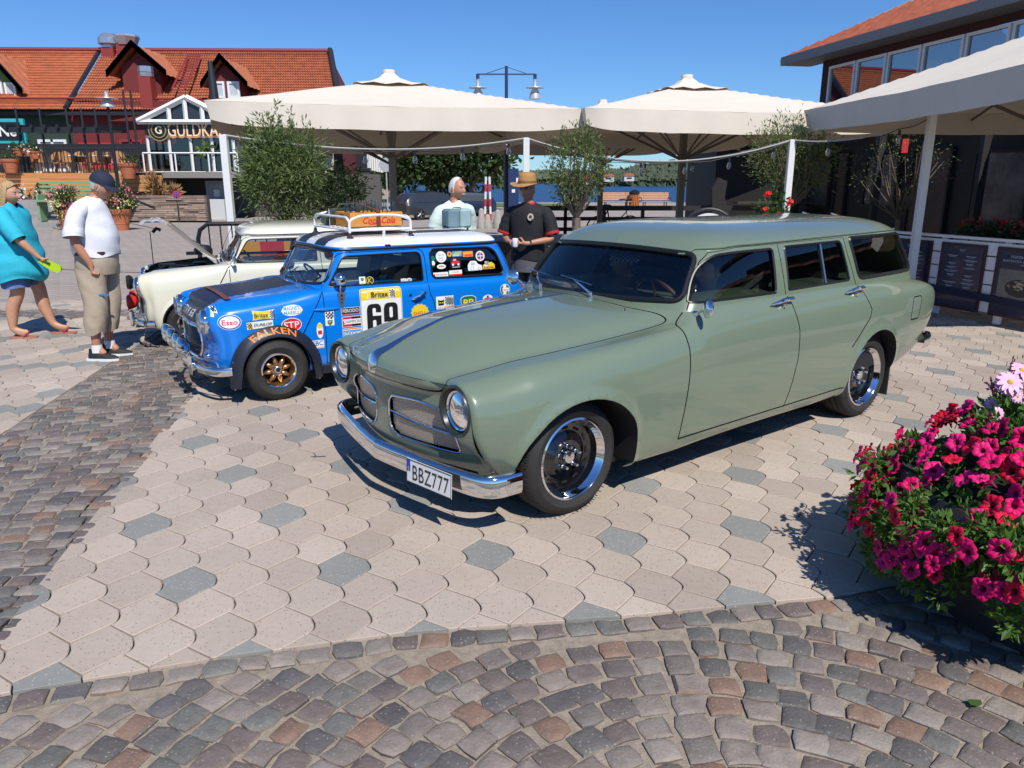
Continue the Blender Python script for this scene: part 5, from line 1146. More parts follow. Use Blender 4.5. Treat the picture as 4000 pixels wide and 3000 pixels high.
 if big:
  n4=n.new('ShaderNodeTexNoise');n4.inputs['Scale'].default_value=3.2;n4.inputs['Detail'].default_value=7;n4.inputs['Roughness'].default_value=.75;l.new(g.outputs['Position'],n4.inputs['Vector']);r4=n.new('ShaderNodeMapRange');r4.inputs[1].default_value=.56;r4.inputs[2].default_value=.72;r4.inputs[3].default_value=0;r4.inputs[4].default_value=big;l.new(n4.outputs[0],r4.inputs[0])
  mc=n.new('ShaderNodeMix');mc.data_type='RGBA';l.new(r4.outputs[0],mc.inputs[0]);l.new(out,mc.inputs[6]);mc.inputs[7].default_value=(.22,.17,.12,1);out=mc.outputs[2]
 l.new(out,p.inputs['Base Color'])
 t2=n.new('ShaderNodeTexNoise');t2.inputs['Scale'].default_value=bs;t2.inputs['Detail'].default_value=6;l.new(g.outputs['Position'],t2.inputs['Vector']);bp=n.new('ShaderNodeBump');bp.inputs['Strength'].default_value=bump;bp.inputs['Distance'].default_value=.004;l.new(t2.outputs[0],bp.inputs['Height']);l.new(bp.outputs[0],p.inputs['Normal'])
 return m
def build_ground():
 sand=mat('joint_sand',(.30,.25,.19),.95,var=.25,vscale=30,bump=.5,bscale=200);dsand=mat('dark_joint',(.10,.085,.065),.95,var=.25,vscale=30)
 plaza_m=paving_mat('far_paving',(.40,.345,.295),[(.36,.32,.28),(.42,.36,.32)],(.2,.17,.15),0,.85,var=.16,vs=9,bs=60,island=0)
 n=plaza_m.node_tree.nodes;l=plaza_m.node_tree.links;bk=n.new('ShaderNodeTexBrick');g=n.new('ShaderNodeNewGeometry');mp=n.new('ShaderNodeMapping');mp.inputs['Rotation'].default_value=(0,0,rad(12));l.new(g.outputs['Position'],mp.inputs[0]);l.new(mp.outputs[0],bk.inputs['Vector']);bk.inputs['Scale'].default_value=1;bk.inputs['Brick Width'].default_value=.34;bk.inputs['Row Height'].default_value=.19;bk.inputs['Mortar Size'].default_value=.012
 bk.inputs['Color1'].default_value=(.40,.34,.285,1);bk.inputs['Color2'].default_value=(.29,.255,.22,1);bk.inputs['Mortar'].default_value=(.15,.12,.095,1);bk.offset=.5;p_=n['Principled BSDF'];old=p_.inputs['Base Color'].links[0].from_socket;mc=n.new('ShaderNodeMix');mc.data_type='RGBA';mc.inputs[0].default_value=.6;l.new(old,mc.inputs[6]);l.new(bk.outputs[0],mc.inputs[7]);l.new(mc.outputs[2],p_.inputs['Base Color'])
 m=MB();m.add([(-60,-12,-.024),(60,-12,-.024),(60,60,-.024),(-60,60,-.024)],[(0,1,2,3)]);tag(m.build('ground',dsand),kind='structure')
 LB=((-1.885,2.40),(-2.62,6.20));LA=((-3.30,4.20),(-3.80,7.40))
 ARC=[(-6,1.0),(-1.68,2.115),(-1.08,2.30),(-.38,2.47),(.39,2.57),(1.35,2.73),(2.2,2.98),(6,4.4)]
 arc_y=lambda x:np.interp(x,[p[0]for p in ARC],[p[1]for p in ARC])
 def arc_seg(x):
  for i in range(len(ARC)-1):
   if ARC[i][0]<=x<=ARC[i+1][0]:return ARC[i],ARC[i+1]
  return ARC[-2],ARC[-1]
 fp=bpy.data.objects.new('paving',None);COL.objects.link(fp);tag(fp,kind='structure')
 P0=np.array([-1.4735,2.858]);a=np.array([.2071,.0438]);b=np.array([.1424,-.1826])
 rel=[(0,0),(.734,-.482),(1,0),(.985,.11),(.965,.215),(.93,.31),(.88,.40),(.81,.475),(.731,.538),(0,1.0),(-.267,.534)]
 rel+=[(.81-1,.475),(.88-1,.40),(.93-1,.31),(.965-1,.215),(.985-1,.11)]
 rel=np.array(rel);tile=rel[:,:1]*a+rel[:,1:]*b;cen=tile.mean(0)
 pm=paving_mat('concrete_paver',(.455,.380,.305),[(.41,.338,.275),(.48,.405,.33)],(.15,.09,.06),.40,.82,var=.06,big=.20,island=.09);gm=paving_mat('grey_paver',(.235,.235,.215),[(.27,.27,.25)],(.5,.5,.47),.45,.82,var=.07,big=.08,island=.06)
 lx=lambda L,y:L[0][0]+(L[1][0]-L[0][0])*(y-L[0][1])/(L[1][1]-L[0][1])
 cand=[];far=[MB(),MB()]
 Minv=np.linalg.inv(np.array([a,b]))
 for i in range(-60,62):
  for j in range(-72,22):
   o=P0+i*a+j*b;c=o+cen;x,y=c
   if y>10.6 or y<1.5 or x<-.80*(y+1.2)or x>.76*(y+1.4):continue
   T=tile*.0+(tile-cen)*.972+c
   if y>9.15 and y<9.75 and x<0:continue
   P=[tuple(p)for p in T];full=True
   ys=T[:,1];
   if(ys<arc_y(T[:,0])+.01).any():
    s=arc_seg(x);P=clip_half(P,(s[0][0],s[0][1]+.012),(s[1][0],s[1][1]+.012),True);full=False
   inb=(y<9.2)
   if inb and len(P)>2:
    xr=np.array([lx(LB,q[1])for q in P]);xl=np.array([lx(LA,q[1])for q in P]);q=np.array(P)
    if x>(xr.mean()+xl.mean())/2:
     if(q[:,0]<xr).any():P=clip_half(P,LB[0],LB[1],False);full=False
    else:
     if(q[:,0]>xl).any():P=clip_half(P,LA[0],LA[1],True);full=False
   if len(P)<3 or abs(parea(P))<.0012:continue
   grey=(i%3==0 and j%3==0)
   if x<-3.2 and y>4:grey=(i*7+j*13)%7==0 or rng.random()<.10
   cand.append((x*x+y*y,P,full,int(grey),c))
 cand.sort(key=lambda t:t[0]);base=[None,None]
 for k,(d,P,full,g,c)in enumerate(cand):
  dz=rng.normal(0,.0009);tl=(rng.normal(0,.004),rng.normal(0,.004))
  if k<297:
   if full:
    if base[g]is None:
     m=MB();stone_mb(m,[tuple(p)for p in(tile-cen)*.972],-.03,0,.0025);base[g]=m.mesh('paver',[gm if g else pm],smooth=False)
    o=bpy.data.objects.new('paver',base[g]);o.location=(c[0],c[1],dz);o.rotation_euler=(tl[1],-tl[0],rng.normal(0,.003))
   else:
    m=MB();stone_mb(m,P,-.03,dz,.0025);o=bpy.data.objects.new('paver',m.mesh('paver',[gm if g else pm],smooth=False))
   COL.objects.link(o);o.parent=fp
  else:stone_mb(far[g],P,-.03,dz*1.5,.003,tilt=tl)
 m=MB();m.v=far[0].v+far[1].v;n0=len(far[0].v);m.f=far[0].f+[tuple(i+n0 for i in f)for f in far[1].f];m.m=[0]*len(far[0].f)+[1]*len(far[1].f)
 tag(m.build('farther_pavers',[pm,gm],fp,smooth=False),kind='stuff')
 m=MB();m.add([(-60,10.3,.0),(60,10.3,.0),(60,60,0),(-60,60,0)],[(0,1,2,3)]);m.add([(-40,4,-.004),(-7,4,-.004),(-9.2,10.4,-.004),(-40,10.4,-.004)],[(0,1,2,3)]);m.add([(7,3,-.004),(40,3,-.004),(40,10.4,-.004),(9.2,10.4,-.004)],[(0,1,2,3)]);tag(m.build('plaza_surface',plaza_m),kind='structure')
# setts: near arc
 cm=paving_mat('granite_sett',(.165,.132,.118),[(.125,.115,.105),(.225,.195,.165),(.170,.135,.118),(.150,.145,.128),(.26,.225,.19),(.150,.125,.115),(.115,.106,.102),(.235,.195,.165),(.24,.155,.112),(.19,.162,.14)],(.32,.28,.25),.35,.62,var=.22,bump=.8,bs=90,vs=16,island=.12)
 sm=MB();sm.add([(-8,.2,-.012),(8,.2,-.012),(8,2.4,-.012),(8,5.0,-.012)]+[(x,y+.005,-.012)for x,y in ARC[::-1]],[tuple(range(4+len(ARC)))]);tag(sm.build('joint_bed',sand),kind='structure')
 sp=bpy.data.objects.new('sett_paving',None);COL.objects.link(sp);tag(sp,kind='structure')
 def sett(c,w,h,ang,z,jit=.007):
  k=[(-.5,-.5),(-.1,-.53),(.5,-.5),(.53,0),(.5,.5),(.05,.53),(-.5,.5),(-.53,.0)];ca,sa=math.cos(ang),math.sin(ang);P=[]
  for u,v in k:
   u=u*w*(.97 if abs(u)>.3 and abs(v)>.3 else 1)+rng.normal(0,jit*.6);v=v*h*(.97 if abs(u)>.3*w and abs(v)>.3 else 1)+rng.normal(0,jit*.6);P.append((c[0]+u*ca-v*sa,c[1]+u*sa+v*ca))
  return P
 S_=[];fx,fy=.55,.55
# fan courses: rows bow around a centre to the lower right, edge row along the boundary
 x=-2.6
 while x<3.6:
  y=arc_y(x+.055);sl=math.atan2(arc_y(x+.12)-arc_y(x),.12);w=rng.uniform(.088,.118);S_.append(((x+w/2,y-.05),w*.94,.084,sl));x+=w+.004
 R0=1.02;cxs,cys=.62,1.30
 row=0
 for r in np.arange(.10,3.2,.097):
  n=int(2*PI*r/.100)
  for k in range(n):
   a_=2*PI*(k+.5*(row%2))/n+rng.normal(0,.006/r);rr_=r+.025*math.sin(3*a_+r*2);px,py=cxs+rr_*math.cos(a_)*1.12,cys+rr_*math.sin(a_)
   if py>arc_y(px)-.140 or py<.9 or abs(px)>.80*(py+.6):continue
   S_.append(((px,py),.100*rng.uniform(.90,1.02)*(2*PI*r/.100/n),.097*rng.uniform(.88,.97),a_+PI/2))
  row+=1
 S_=[s for s in S_ if s[0][1]>1.35];S_.sort(key=lambda s:(s[0][0]**2+(s[0][1])**2))
 vis=[s for s in S_ if abs(s[0][0])<.70*(s[0][1])+.25 and s[0][1]>1.62];rest=[s for s in S_ if s not in vis];fm=MB()
 for k,(c,w,h,an)in enumerate(vis+rest):
  P=sett(c,w,h,an,0);z=rng.normal(0,.0025);tl=(rng.normal(0,.02),rng.normal(0,.02))
  if k<298:
   m=MB();stone_mb(m,P,-.05,z,.006,dome=rng.uniform(.001,.004),tilt=tl);o=m.build('sett',cm,sp,smooth=True,ang=32)
  else:stone_mb(fm,P,-.05,z,.006,dome=.002,tilt=tl)
# diagonal band
 bd=MB();bd.add([(LB[0][0]-.01,1.9,-.010),(lx(LB,9.3),9.3,-.010),(lx(LA,9.3),9.3,-.010),(lx(LA,1.0),1.0,-.010)],[(0,1,2,3)]);bd.add([(-13,9.12,-.006),(-1,9.12,-.006),(-1,9.78,-.006),(-13,9.78,-.006)],[(0,1,2,3)]);tag(bd.build('band_bed',sand),kind='structure')
 y=1.6;r=0
 while y<9.1:
  h=.084;x0,x1=lx(LA,y),lx(LB,y);xx=x0+.01
  if True:
   t=0
   while xx<x1-.05:
    w=min(rng.uniform(.09,.13),x1-xx)
    if x1-xx-w<.05:w=x1-xx
    yy=y+.07*math.sin((xx-x0)*2.2)+.20*(xx-x0)
    if yy>arc_y(xx)+.03 and xx>-.8*(yy+.8):stone_mb(fm,sett((xx+w/2,yy),w-.009,h-.009,.2+.15*math.cos((xx-x0)*2.2),0,.006),-.05,rng.normal(0,.0025),.006,dome=.002,tilt=(rng.normal(0,.02),rng.normal(0,.02)))
    xx+=w
  y+=h;r+=1
 for rw in range(6):
  xx=-12.5
  while xx<-1:w=rng.uniform(.11,.15);stone_mb(fm,sett((xx+w/2,9.18+.105*rw),w-.012,.092,0,0,.005),-.05,0.0+rng.normal(0,.002),.006);xx+=w
 tag(fm.build('farther_setts',cm,sp,smooth=True,ang=32),kind='stuff')
# crumpled wrapper
 m=MB();m.grid([[(0,0,.004),(.0,.028,.009)],[(.03,-.002,.012),(.03,.026,.006)],[(.06,.004,.005),(.06,.022,.014)],[(.085,.009,.010),(.085,.018,.004)],[(.10,-.002,.006),(.105,.026,.012)]]);o=m.build('sweet_wrapper',mat('foil_white',(.8,.8,.8),.25,.3),smooth=False);o.location=(.745,1.655,.003);o.rotation_euler=(0,0,-.75);o.scale=(.85,.85,.85);tag(o,'small crumpled white and gold sweet wrapper on the near setts','wrapper')
 m=MB();m.grid([[(0,0,.004),(0,.02,.010)],[(.02,-.01,.008),(.02,.028,.004)],[(.04,.004,.005),(.04,.016,.012)]]);o=m.build('fallen_leaf',mat('leaf_green',(.05,.10,.02),.5));o.location=(1.46,2.06,.004);tag(o,'small green leaf fallen on the setts near the flower planter','leaf')
# hair crack / thin metal strip lying in the car shadow
 m=MB();m.box((0,0,0),(.085,.006,.002));o=m.build('metal_strip',mat('dull_steel',(.25,.26,.27),.4,.8));o.location=(-1.175,4.32,.004);o.rotation_euler=(0,0,.1);tag(o,'thin grey metal strip lying on the pavers in front of the green car','strip')
# ============================================================ people
def skinmat(k=0):return mat('skin_%d'%k,[(.52,.27,.17),(.48,.22,.13),(.55,.3,.2)][k],.5,var=.10,vscale=14,bump=.05,bscale=120)
def skin_body(name,V,E,m,parent,sub=2):
 me=bpy.data.meshes.new('t');me.from_pydata([v[0]for v in V],E,[]);o=bpy.data.objects.new('t',me);COL.objects.link(o)
 o.modifiers.new('s','SKIN');s=o.modifiers.new('u','SUBSURF');s.levels=sub
 for i,v in enumerate(V):me.skin_vertices[0].data[i].radius=v[1]if hasattr(v[1],'__len__')else(v[1],v[1])
 me.skin_vertices[0].data[0].use_root=True
 dg=bpy.context.evaluated_depsgraph_get();r=bpy.data.meshes.new_from_object(o.evaluated_get(dg));bpy.data.objects.remove(o);r.materials.clear();r.materials.append(m);r.shade_smooth()
 b=bpy.data.objects.new(name,r);COL.objects.link(b);b.parent=parent;return b
def hand(V,E,wi,w,d,n,curl=.5,spread=1.0,side=1):
 """append palm and five fingers after wrist vertex index wi; d: direction, n: palm normal (fingers curl towards n)"""
 w=Vector(w);d=Vector(d).normalized();n=Vector(n);n=(n-d*n.dot(d)).normalized();s=d.cross(n)*side
 a=len(V);V.append((w+d*.035,(.020,.013)));E.append((wi,a));V.append((w+d*.072,(.023,.013)));E.append((a,a+1));pk=a+1
 for i,(off,L)in enumerate(((-.030,.068),(-.010,.078),(.010,.072),(.028,.056))):
  b=w+d*.085+s*off*spread;k=len(V);V.append((b,.0088));E.append((pk,k));p=b;ang=0;q=k
  for j,f in enumerate((.45,.33,.22)):
   ang+=curl*(.9,1.1,.8)[j];dd=d*math.cos(ang)+n*math.sin(ang);p=p+dd*L*f;V.append((p,(.0082,.0076,.0066)[j]));E.append((q,len(V)-1));q=len(V)-1
 b=w+d*.03-s*.026;k=len(V);V.append((b,.011));E.append((a,k));p=b+(d*.6-s*.6+n*.35).normalized()*.034;V.append((p,.0095));E.append((k,k+1));p=p+(d*.75+n*.6).normalized()*.028;V.append((p,.008));E.append((k+1,k+2))
def rings(R,n=28,fold=.0,seed=0,p=2.3,cap=(0,0),sh=1.0):
 """R rows (cx,cy,z,rx,ry[,yaw]) -> closed rows"""
 G=[];rg=np.random.default_rng(seed);ph=rg.uniform(0,6,6);fq=rg.integers(2,7,6)
 R=[tuple(r)+(0,)*(6-len(r))for r in R];R=table(range(len(R)),np.array(R)[:,None,:],np.linspace(0,len(R)-1,(len(R)-1)*5+1))[:,0]
 for i,(cx,cy,z,rx,ry,yw)in enumerate(R):
  row=[]
  for j in range(n):
   a=2*PI*j/n;c,s=math.cos(a),math.sin(a);k=(abs(c)**p+abs(s)**p)**(-1/p)
   w=1+(fold*sum(math.sin(fq[q]*a+ph[q]+z*(9+5*q))*(.5+.5*math.sin(z*23+ph[q]))for q in range(6))/3 if fold else 0)
   x,y=rx*c*k*w,ry*s*k*w;row.append((cx+x*math.cos(yw)-y*math.sin(yw),cy+x*math.sin(yw)+y*math.cos(yw),z+fold*.25*math.sin(a*3+ph[0])))
  G.append(row)
 return G
def garment(name,parts,m,parent):
 b=MB()
 for kind,*a in parts:
  if kind=='r':b.grid(rings(*a[:1],**(a[1]if len(a)>1 else{})),closed=True)
  elif kind=='t':
   P,r=a[0],a[1];T_=table(range(len(P)),np.array([list(p)+[q]for p,q in zip(P,r)])[:,None,:],np.linspace(0,len(P)-1,(len(P)-1)*6+1))[:,0]
   rg=np.random.default_rng(len(b.v));b.tube([tuple(t[:3])for t in T_],[t[3]*(1+rg.uniform(-.05,.05))for t in T_],16,cap=False)
 return b.build(name,m,parent,ang=70)
def head(parent,c,yaw,pitch,sk,hair,hm,hat=None,old=True,beard=False,sc=1.0,glasses=False):
 """head looks along +x before yaw; pitch down positive"""
 h=bpy.data.objects.new('head',None);COL.objects.link(h);h.parent=parent;h.location=c;h.rotation_euler=(0,pitch,yaw);h.scale=(sc,)*3;h.empty_display_size=.1
 n,m_=48,36;G=[]
 gs=lambda y,z,cy,cz,sy,sz:math.exp(-((y-cy)/sy)**2-((z-cz)/sz)**2)
 for i in range(m_+1):
  t=PI*i/m_;row=[]
  for j in range(n):
   p=2*PI*j/n;x,y,z=math.sin(t)*math.cos(p),math.sin(t)*math.sin(p),math.cos(t)
   X,Y,Z=x*.096,y*.074,z*.118
   if Z<-.02:k=1-.30*sstep(-.02,-.11,Z)*(1 if x>0 else .2);Y*=k;X*=(1-.10*sstep(-.02,-.11,Z))if x>0 else(1-.25*sstep(-.02,-.11,Z))
   if x>.2:
    X+=.026*gs(Y,Z,0,-.018,.011,.022)+.010*gs(Y,Z,0,.01,.008,.02)-.010*gs(abs(Y),Z,.030,.016,.014,.012)+.006*gs(abs(Y),Z,.028,.036,.02,.010)+.007*gs(Y,Z,0,-.060,.024,.008)-.004*gs(Y,Z,0,-.053,.022,.004)+.009*gs(Y,Z,0,-.092,.018,.016)+.005*gs(abs(Y),Z,.045,-.02,.018,.02)
   row.append((X,Y,Z))
  G.append(row)
 b=MB();b.grid(G,closed=True,flip=False);b.tube([(-.015,0,-.085),(-.03,0,-.13),(-.035,0,-.20)],[.052,.054,.062],16)
 b.build('face',sk,h,ang=80)
 for s in(-1,1):
  b=MB();b.sphere((-.008,s*.076,-.008),(.020,.008,.032),12,8,R=rotm(0,8,0));b.sphere((-.006,s*.081,-.006),(.011,.005,.020),8,6,mi=0);b.build('ear',sk,h)
  if not glasses:
   b=MB();b.sphere((.080,s*.029,.015),(.009,.012,.0065),10,6);b.build('eye',mat('eye_white',(.45,.42,.40),.2),h);b=MB();b.sphere((.0875,s*.029,.015),(.004,.005,.005),8,6);b.build('iris',mat('iris',(.02,.015,.012),.15),h)
  b=MB();b.tube([(.088,s*.014,.034),(.089,s*.028,.038),(.082,s*.044,.034)],[.003,.0042,.002],6);b.build('eyebrow',hm,h)
 b=MB();b.tube([(.0935,-.020,-.056),(.0985,0,-.055),(.0935,.020,-.056)],[.0015,.0035,.0015],6);b.build('mouth',mat('lip',(.25,.09,.07),.5),h)
 rg=np.random.default_rng(3)
 if hair:
  G=[];lim=hair.get('line',.03);L=hair.get('len',0)
  for i in range(19):
   row=[]
   for j in range(36):
    p=2*PI*j/36;fr=max(0,math.cos(p));zl=lim*fr**1.5+(-.075-L)*(1-fr**.6)**1.2+(.0 if L else .0);t0=math.acos(max(-1,min(1,(lim+.055*fr)/.118)))if fr>.3 else math.acos(max(-.93,-.38-L*3.2))
    t=t0*i/18;k=hair.get('thick',1.07)+rg.uniform(-.012,.012);zz=math.cos(t)*.118*k
    x,y=math.sin(t)*math.cos(p)*.096*k,math.sin(t)*math.sin(p)*.074*(k+.02)
    if L and zz<0 and fr<.45:w=min(1,-zz/.06);zz-=L*w;x=x*(1+.1*w)-.008*w;y=y*(1+.10*w)
    row.append((x-.004,y,zz+.004))
   G.append(row)
  b=MB();b.grid(G,closed=True);b.build('hair',hm,h,ang=80)
 if beard:b=MB();b.tube([(.096,-.024,-.047),(.103,0,-.044),(.096,.024,-.047)],[.004,.0065,.004],6);b.build('moustache',hm,h)
 if glasses:
  b=MB()
  for s in(-1,1):b.sphere((.092,s*.030,.014),(.006,.024,.017),14,8)
  b.tube([(.096,-.01,.018),(.1,0,.019),(.096,.01,.018)],.0025,5)
  for s in(-1,1):b.tube([(.088,s*.052,.02),(.04,s*.079,.018),(0,s*.082,.012)],.002,5)
  b.build('sunglasses',mat('black_gloss',(.006,.006,.008),.12,coat=1.0),h)
 if hat:hat(h)
 return h
def cap_hat(h):
 nv=mat('navy_cloth',(.012,.018,.045),.8,bump=.3,bscale=150);b=MB();G=[]
 for i in range(12):
  t=(PI*.50)*i/11;G.append([((math.sin(t)*math.cos(p))*.108-.004,math.sin(t)*math.sin(p)*.088,math.cos(t)*.098+.036-(.012 if i==11 else 0))for p in np.linspace(0,2*PI,32,endpoint=False)])
 b.grid(G,closed=True);b.sphere((-.004,0,.136),(.008,.008,.005),8,5)
 Gd=[]
 for u in np.linspace(0,1,8):Gd.append([(.085*math.cos(a)+u*.085*math.cos(a)**.6,.086*math.sin(a)*(1-.12*u),.036-.022*u-.02*(math.sin(a)**2)*u)for a in np.linspace(-1.15,1.15,14)])
 b.grid(Gd);b.grid([[(x,y,z-.004)for x,y,z in r]for r in Gd],flip=True);b.build('cap',nv,h,ang=60)
def straw_hat(h):
 st=mat('straw',(.42,.22,.07),.75,bump=.8,bscale=130,var=.2,vscale=60);b=MB();G=[]
 for r,z in((0,.168),(.045,.172),(.078,.160),(.090,.130),(.096,.075),(.098,.060),(.12,.052),(.150,.046),(.172,.052),(.176,.060)):G.append([(r*math.cos(p)*1.08-.0,r*math.sin(p),z-.05*(r>.11)*max(0,math.cos(p))**2*(r-.1)*8+.012*(r>.11)*math.sin(p)**2)for p in np.linspace(0,2*PI,36,endpoint=False)])
 b.grid(G,closed=True);b.build('straw_hat',st,h,ang=60);b=MB();b.lathe([(.0985,.062),(.0975,.085)],n=36);b.v=[(x*1.08,y,z)for x,y,z in b.v];b.build('hat_band',mat('hat_band',(.20,.09,.03),.7),h)
def shoe(parent,p,yaw,mu,ms,L=.30):
 e=bpy.data.objects.new('shoe',None);COL.objects.link(e);e.parent=parent;e.location=p;e.rotation_euler=(0,0,yaw);b=MB();w=[(.0,.030),(.03,.040),(.10,.040),(.18,.048),(.25,.045),(.29,.028),(.302,.010)]
 sole=[[(x-.09,s*y,z)for s,z in((1,0),(1,.022),(0,.024),(-1,.022),(-1,0))]for x,y in w];b.grid(sole,closed=True);b.build('sole',ms,e)
 b=MB();b.grid(rings([(-.005,0,.02,.078,.038),(-.005,0,.05,.072,.038),(-.02,0,.085,.048,.036),(-.02,0,.11,.043,.034)],n=20),closed=True)
 top=[(-.06,.06,.033),(.0,.095,.036),(.05,.082,.038),(.10,.066,.043),(.16,.052,.040),(.20,.035,.022),(.21,.022,.008)]
 b.grid([[(x,w_*math.cos(a),.020+(z-.02)*math.sin(a))for a in np.linspace(0,PI,11)]for x,z,w_ in top]);b.build('upper',mu,e,ang=70)
def build_people():
 w2=lambda V,s=1:V
# ---- man in navy cap, side on
 p=thing('person','older man in navy cap, white shirt and beige three-quarter trousers facing the cream car','person',(-3.83,6.98,0),rad(4))
 sk=skinmat(1);V=[];E=[]
 pts=[((-.10,0,.98),(.13,.10)),((-.12,0,1.15),(.15,.12)),((-.17,0,1.34),(.12,.13)),((-.135,0,1.46),(.055,.055)),((-.10,0,1.52),(.05,.05))]
 V+=pts;E+=[(0,1),(1,2),(2,3),(3,4)]
 def arm(si,sh,el,wr,d,n,curl=.9,ra=.048,sd=1):
  k=len(V);V.append((sh,ra));V.append(((Vector(sh)+Vector(el))/2,ra*.92));V.append((el,ra*.8));V.append(((Vector(el)*.6+Vector(wr)*.4),ra*.8));V.append((wr,(ra*.55,ra*.5)));E.extend([(si,k),(k,k+1),(k+1,k+2),(k+2,k+3),(k+3,k+4)]);hand(V,E,k+4,wr,d,n,curl,side=sd)
 arm(2,(-.17,-.20,1.38),(-.20,-.245,1.11),(-.07,-.20,.895),(.25,.05,-1),(.6,.8,0),1.1)
 arm(2,(-.17,.20,1.38),(-.22,.27,1.11),(-.16,.27,.87),(.15,0,-1),(.6,-.8,0),.9,sd=-1)
 def leg(h,y,kn,an,toe,rt=.075):
  k=len(V);V.extend([((h[0],y,h[1]),rt*1.15),((kn[0],y*1.05,kn[1]),rt*.80),(((kn[0]+an[0])/2-.02,y,(kn[1]+an[1])/2+.04),rt*.72),((an[0],y,an[1]),rt*.50),((toe[0],y,toe[1]),rt*.42)]);E.extend([(0,k),(k,k+1),(k+1,k+2),(k+2,k+3),(k+3,k+4)])
 leg((-.10,.88),-.10,(-.05,.48),(-.055,.12),(.03,.045));leg((-.08,.88),.10,(-.03,.48),(-.03,.12),(.06,.045));skin_body('body',V,E,sk,p)
 ws=mat('white_shirt',(.74,.75,.79),.75,bump=.25,bscale=30)
 garment('shirt',[('r',[(-.105,0,.965,.185,.185),(-.12,0,1.02,.195,.19),(-.13,0,1.12,.200,.195),(-.155,0,1.25,.178,.198),(-.185,0,1.36,.150,.205),(-.175,0,1.425,.115,.165),(-.15,0,1.465,.072,.080),(-.14,0,1.475,.066,.070)],dict(fold=.055,seed=2,p=2.2)),('t',[(-.17,-.07,1.38),(-.19,-.21,1.34),(-.20,-.245,1.21),(-.195,-.262,1.14)],[.07,.078,.082,.086]),('t',[(-.17,.07,1.38),(-.19,.21,1.34),(-.20,.245,1.21),(-.195,.262,1.14)],[.07,.078,.082,.086]),('t',[(-.20,0,1.455),(-.14,-.062,1.465),(-.075,-.03,1.44),(-.065,0,1.425)],[.018,.016,.014,.010]),('t',[(-.20,0,1.455),(-.14,.062,1.465),(-.075,.03,1.44),(-.065,0,1.425)],[.018,.016,.014,.010])],ws,p)
 bg=mat('beige_cloth',(.42,.34,.25),.85,bump=.3,bscale=25,var=.06)
 garment('trousers',[('r',[(-.10,0,.80,.165,.180),(-.105,0,.90,.175,.185),(-.11,0,1.0,.172,.178)],dict(fold=.02,seed=4))]+[('r',[(hx-.02,y,.86,.135,.105),(hx+.00,y,.70,.120,.100),(hx+.035,y,.50,.100,.095),(hx+.03,y,.36,.098,.090),(hx+.035,y,.26,.078,.075)],dict(fold=.07,seed=int(9+y*30)))for y,hx in((-.10,-.10),(.10,-.07))],bg,p)
 garment('belt',[('r',[(-.11,0,.972,.178,.183),(-.11,0,1.005,.178,.182)])],mat('belt_brown',(.05,.02,.012),.5),p)
 b=MB();b.box((.02,-.168,.62),(.105,.006,.016),R=rotm(0,0,18));b.build('zip_tab',mat('zip_blue',(.02,.18,.45),.5),p)
 for y,x in((-.10,-.05),(.10,-.02)):
  garment('sock',[('r',[(x,y,.075,.050,.040),(x-.005,y,.15,.044,.040)])],mat('sock_white',(.72,.72,.70),.9),p);shoe(p,(x+.005,y,.0),rad(-6 if y<0 else 4),mat('shoe_black',(.015,.016,.02),.7,bump=.4,bscale=80),mat('shoe_sole',(.72,.72,.70),.6))
 head(p,(-.075,0,1.575),rad(-2),rad(22),sk,dict(line=.01,thick=1.05),mat('hair_grey',(.42,.41,.39),.8,bump=.4,bscale=90),cap_hat)
 sh_=Matrix(((1,0,.150,0),(0,1,0,0),(0,0,1,0),(0,0,0,1)))
 for ch in p.children:
  if ch.location.length<1e-6:ch.data.transform(sh_)
  elif ch.location.z>.2:ch.location.x+=.150*ch.location.z
# ---- woman in turquoise tunic
 p=thing('person','blonde woman in turquoise tunic and red flip-flops holding a lime green lead handle','person',(-5.20,8.02,0),rad(8));sk=skinmat(0);V=[];E=[]
 V+=[((0,0,.92),(.14,.15)),((0,0,1.08),(.14,.15)),((-.01,0,1.26),(.12,.14)),((.0,0,1.38),(.055,.055)),((.01,0,1.43),(.05,.05))];E+=[(0,1),(1,2),(2,3),(3,4)]
 arm(2,(0,-.20,1.28),(.17,-.29,1.05),(.30,-.24,.885),(.7,.1,-.7),(.3,.9,0),1.1,ra=.052);arm(2,(0,.20,1.28),(-.02,.29,1.02),(.05,.27,.80),(.2,0,-1),(.2,-.9,0),.7,ra=.050,sd=-1)
 def leg2(hx,y,kn,an,toe):
  k=len(V);V.extend([((hx,y,.82),.11),((kn[0],y,kn[1]),.070),((kn[0]*.5+an[0]*.5-.03,y,kn[1]*.5+an[1]*.5+.03),.070),((an[0],y,an[1]),.040),((toe[0],y,toe[1]),(.045,.026)),((toe[0]+.07,y,toe[1]-.008),(.042,.018))]);E.extend([(0,k),(k,k+1),(k+1,k+2),(k+2,k+3),(k+3,k+4),(k+4,k+5)])
 leg2(0,-.10,(.0,.48),(-.11,.10),(-.03,.055));leg2(.02,.11,(.12,.49),(.20,.11),(.28,.060));skin_body('body',V,E,sk,p)
 tq=mat('turquoise_cloth',(.02,.42,.56),.8,bump=.35,bscale=22,var=.05)
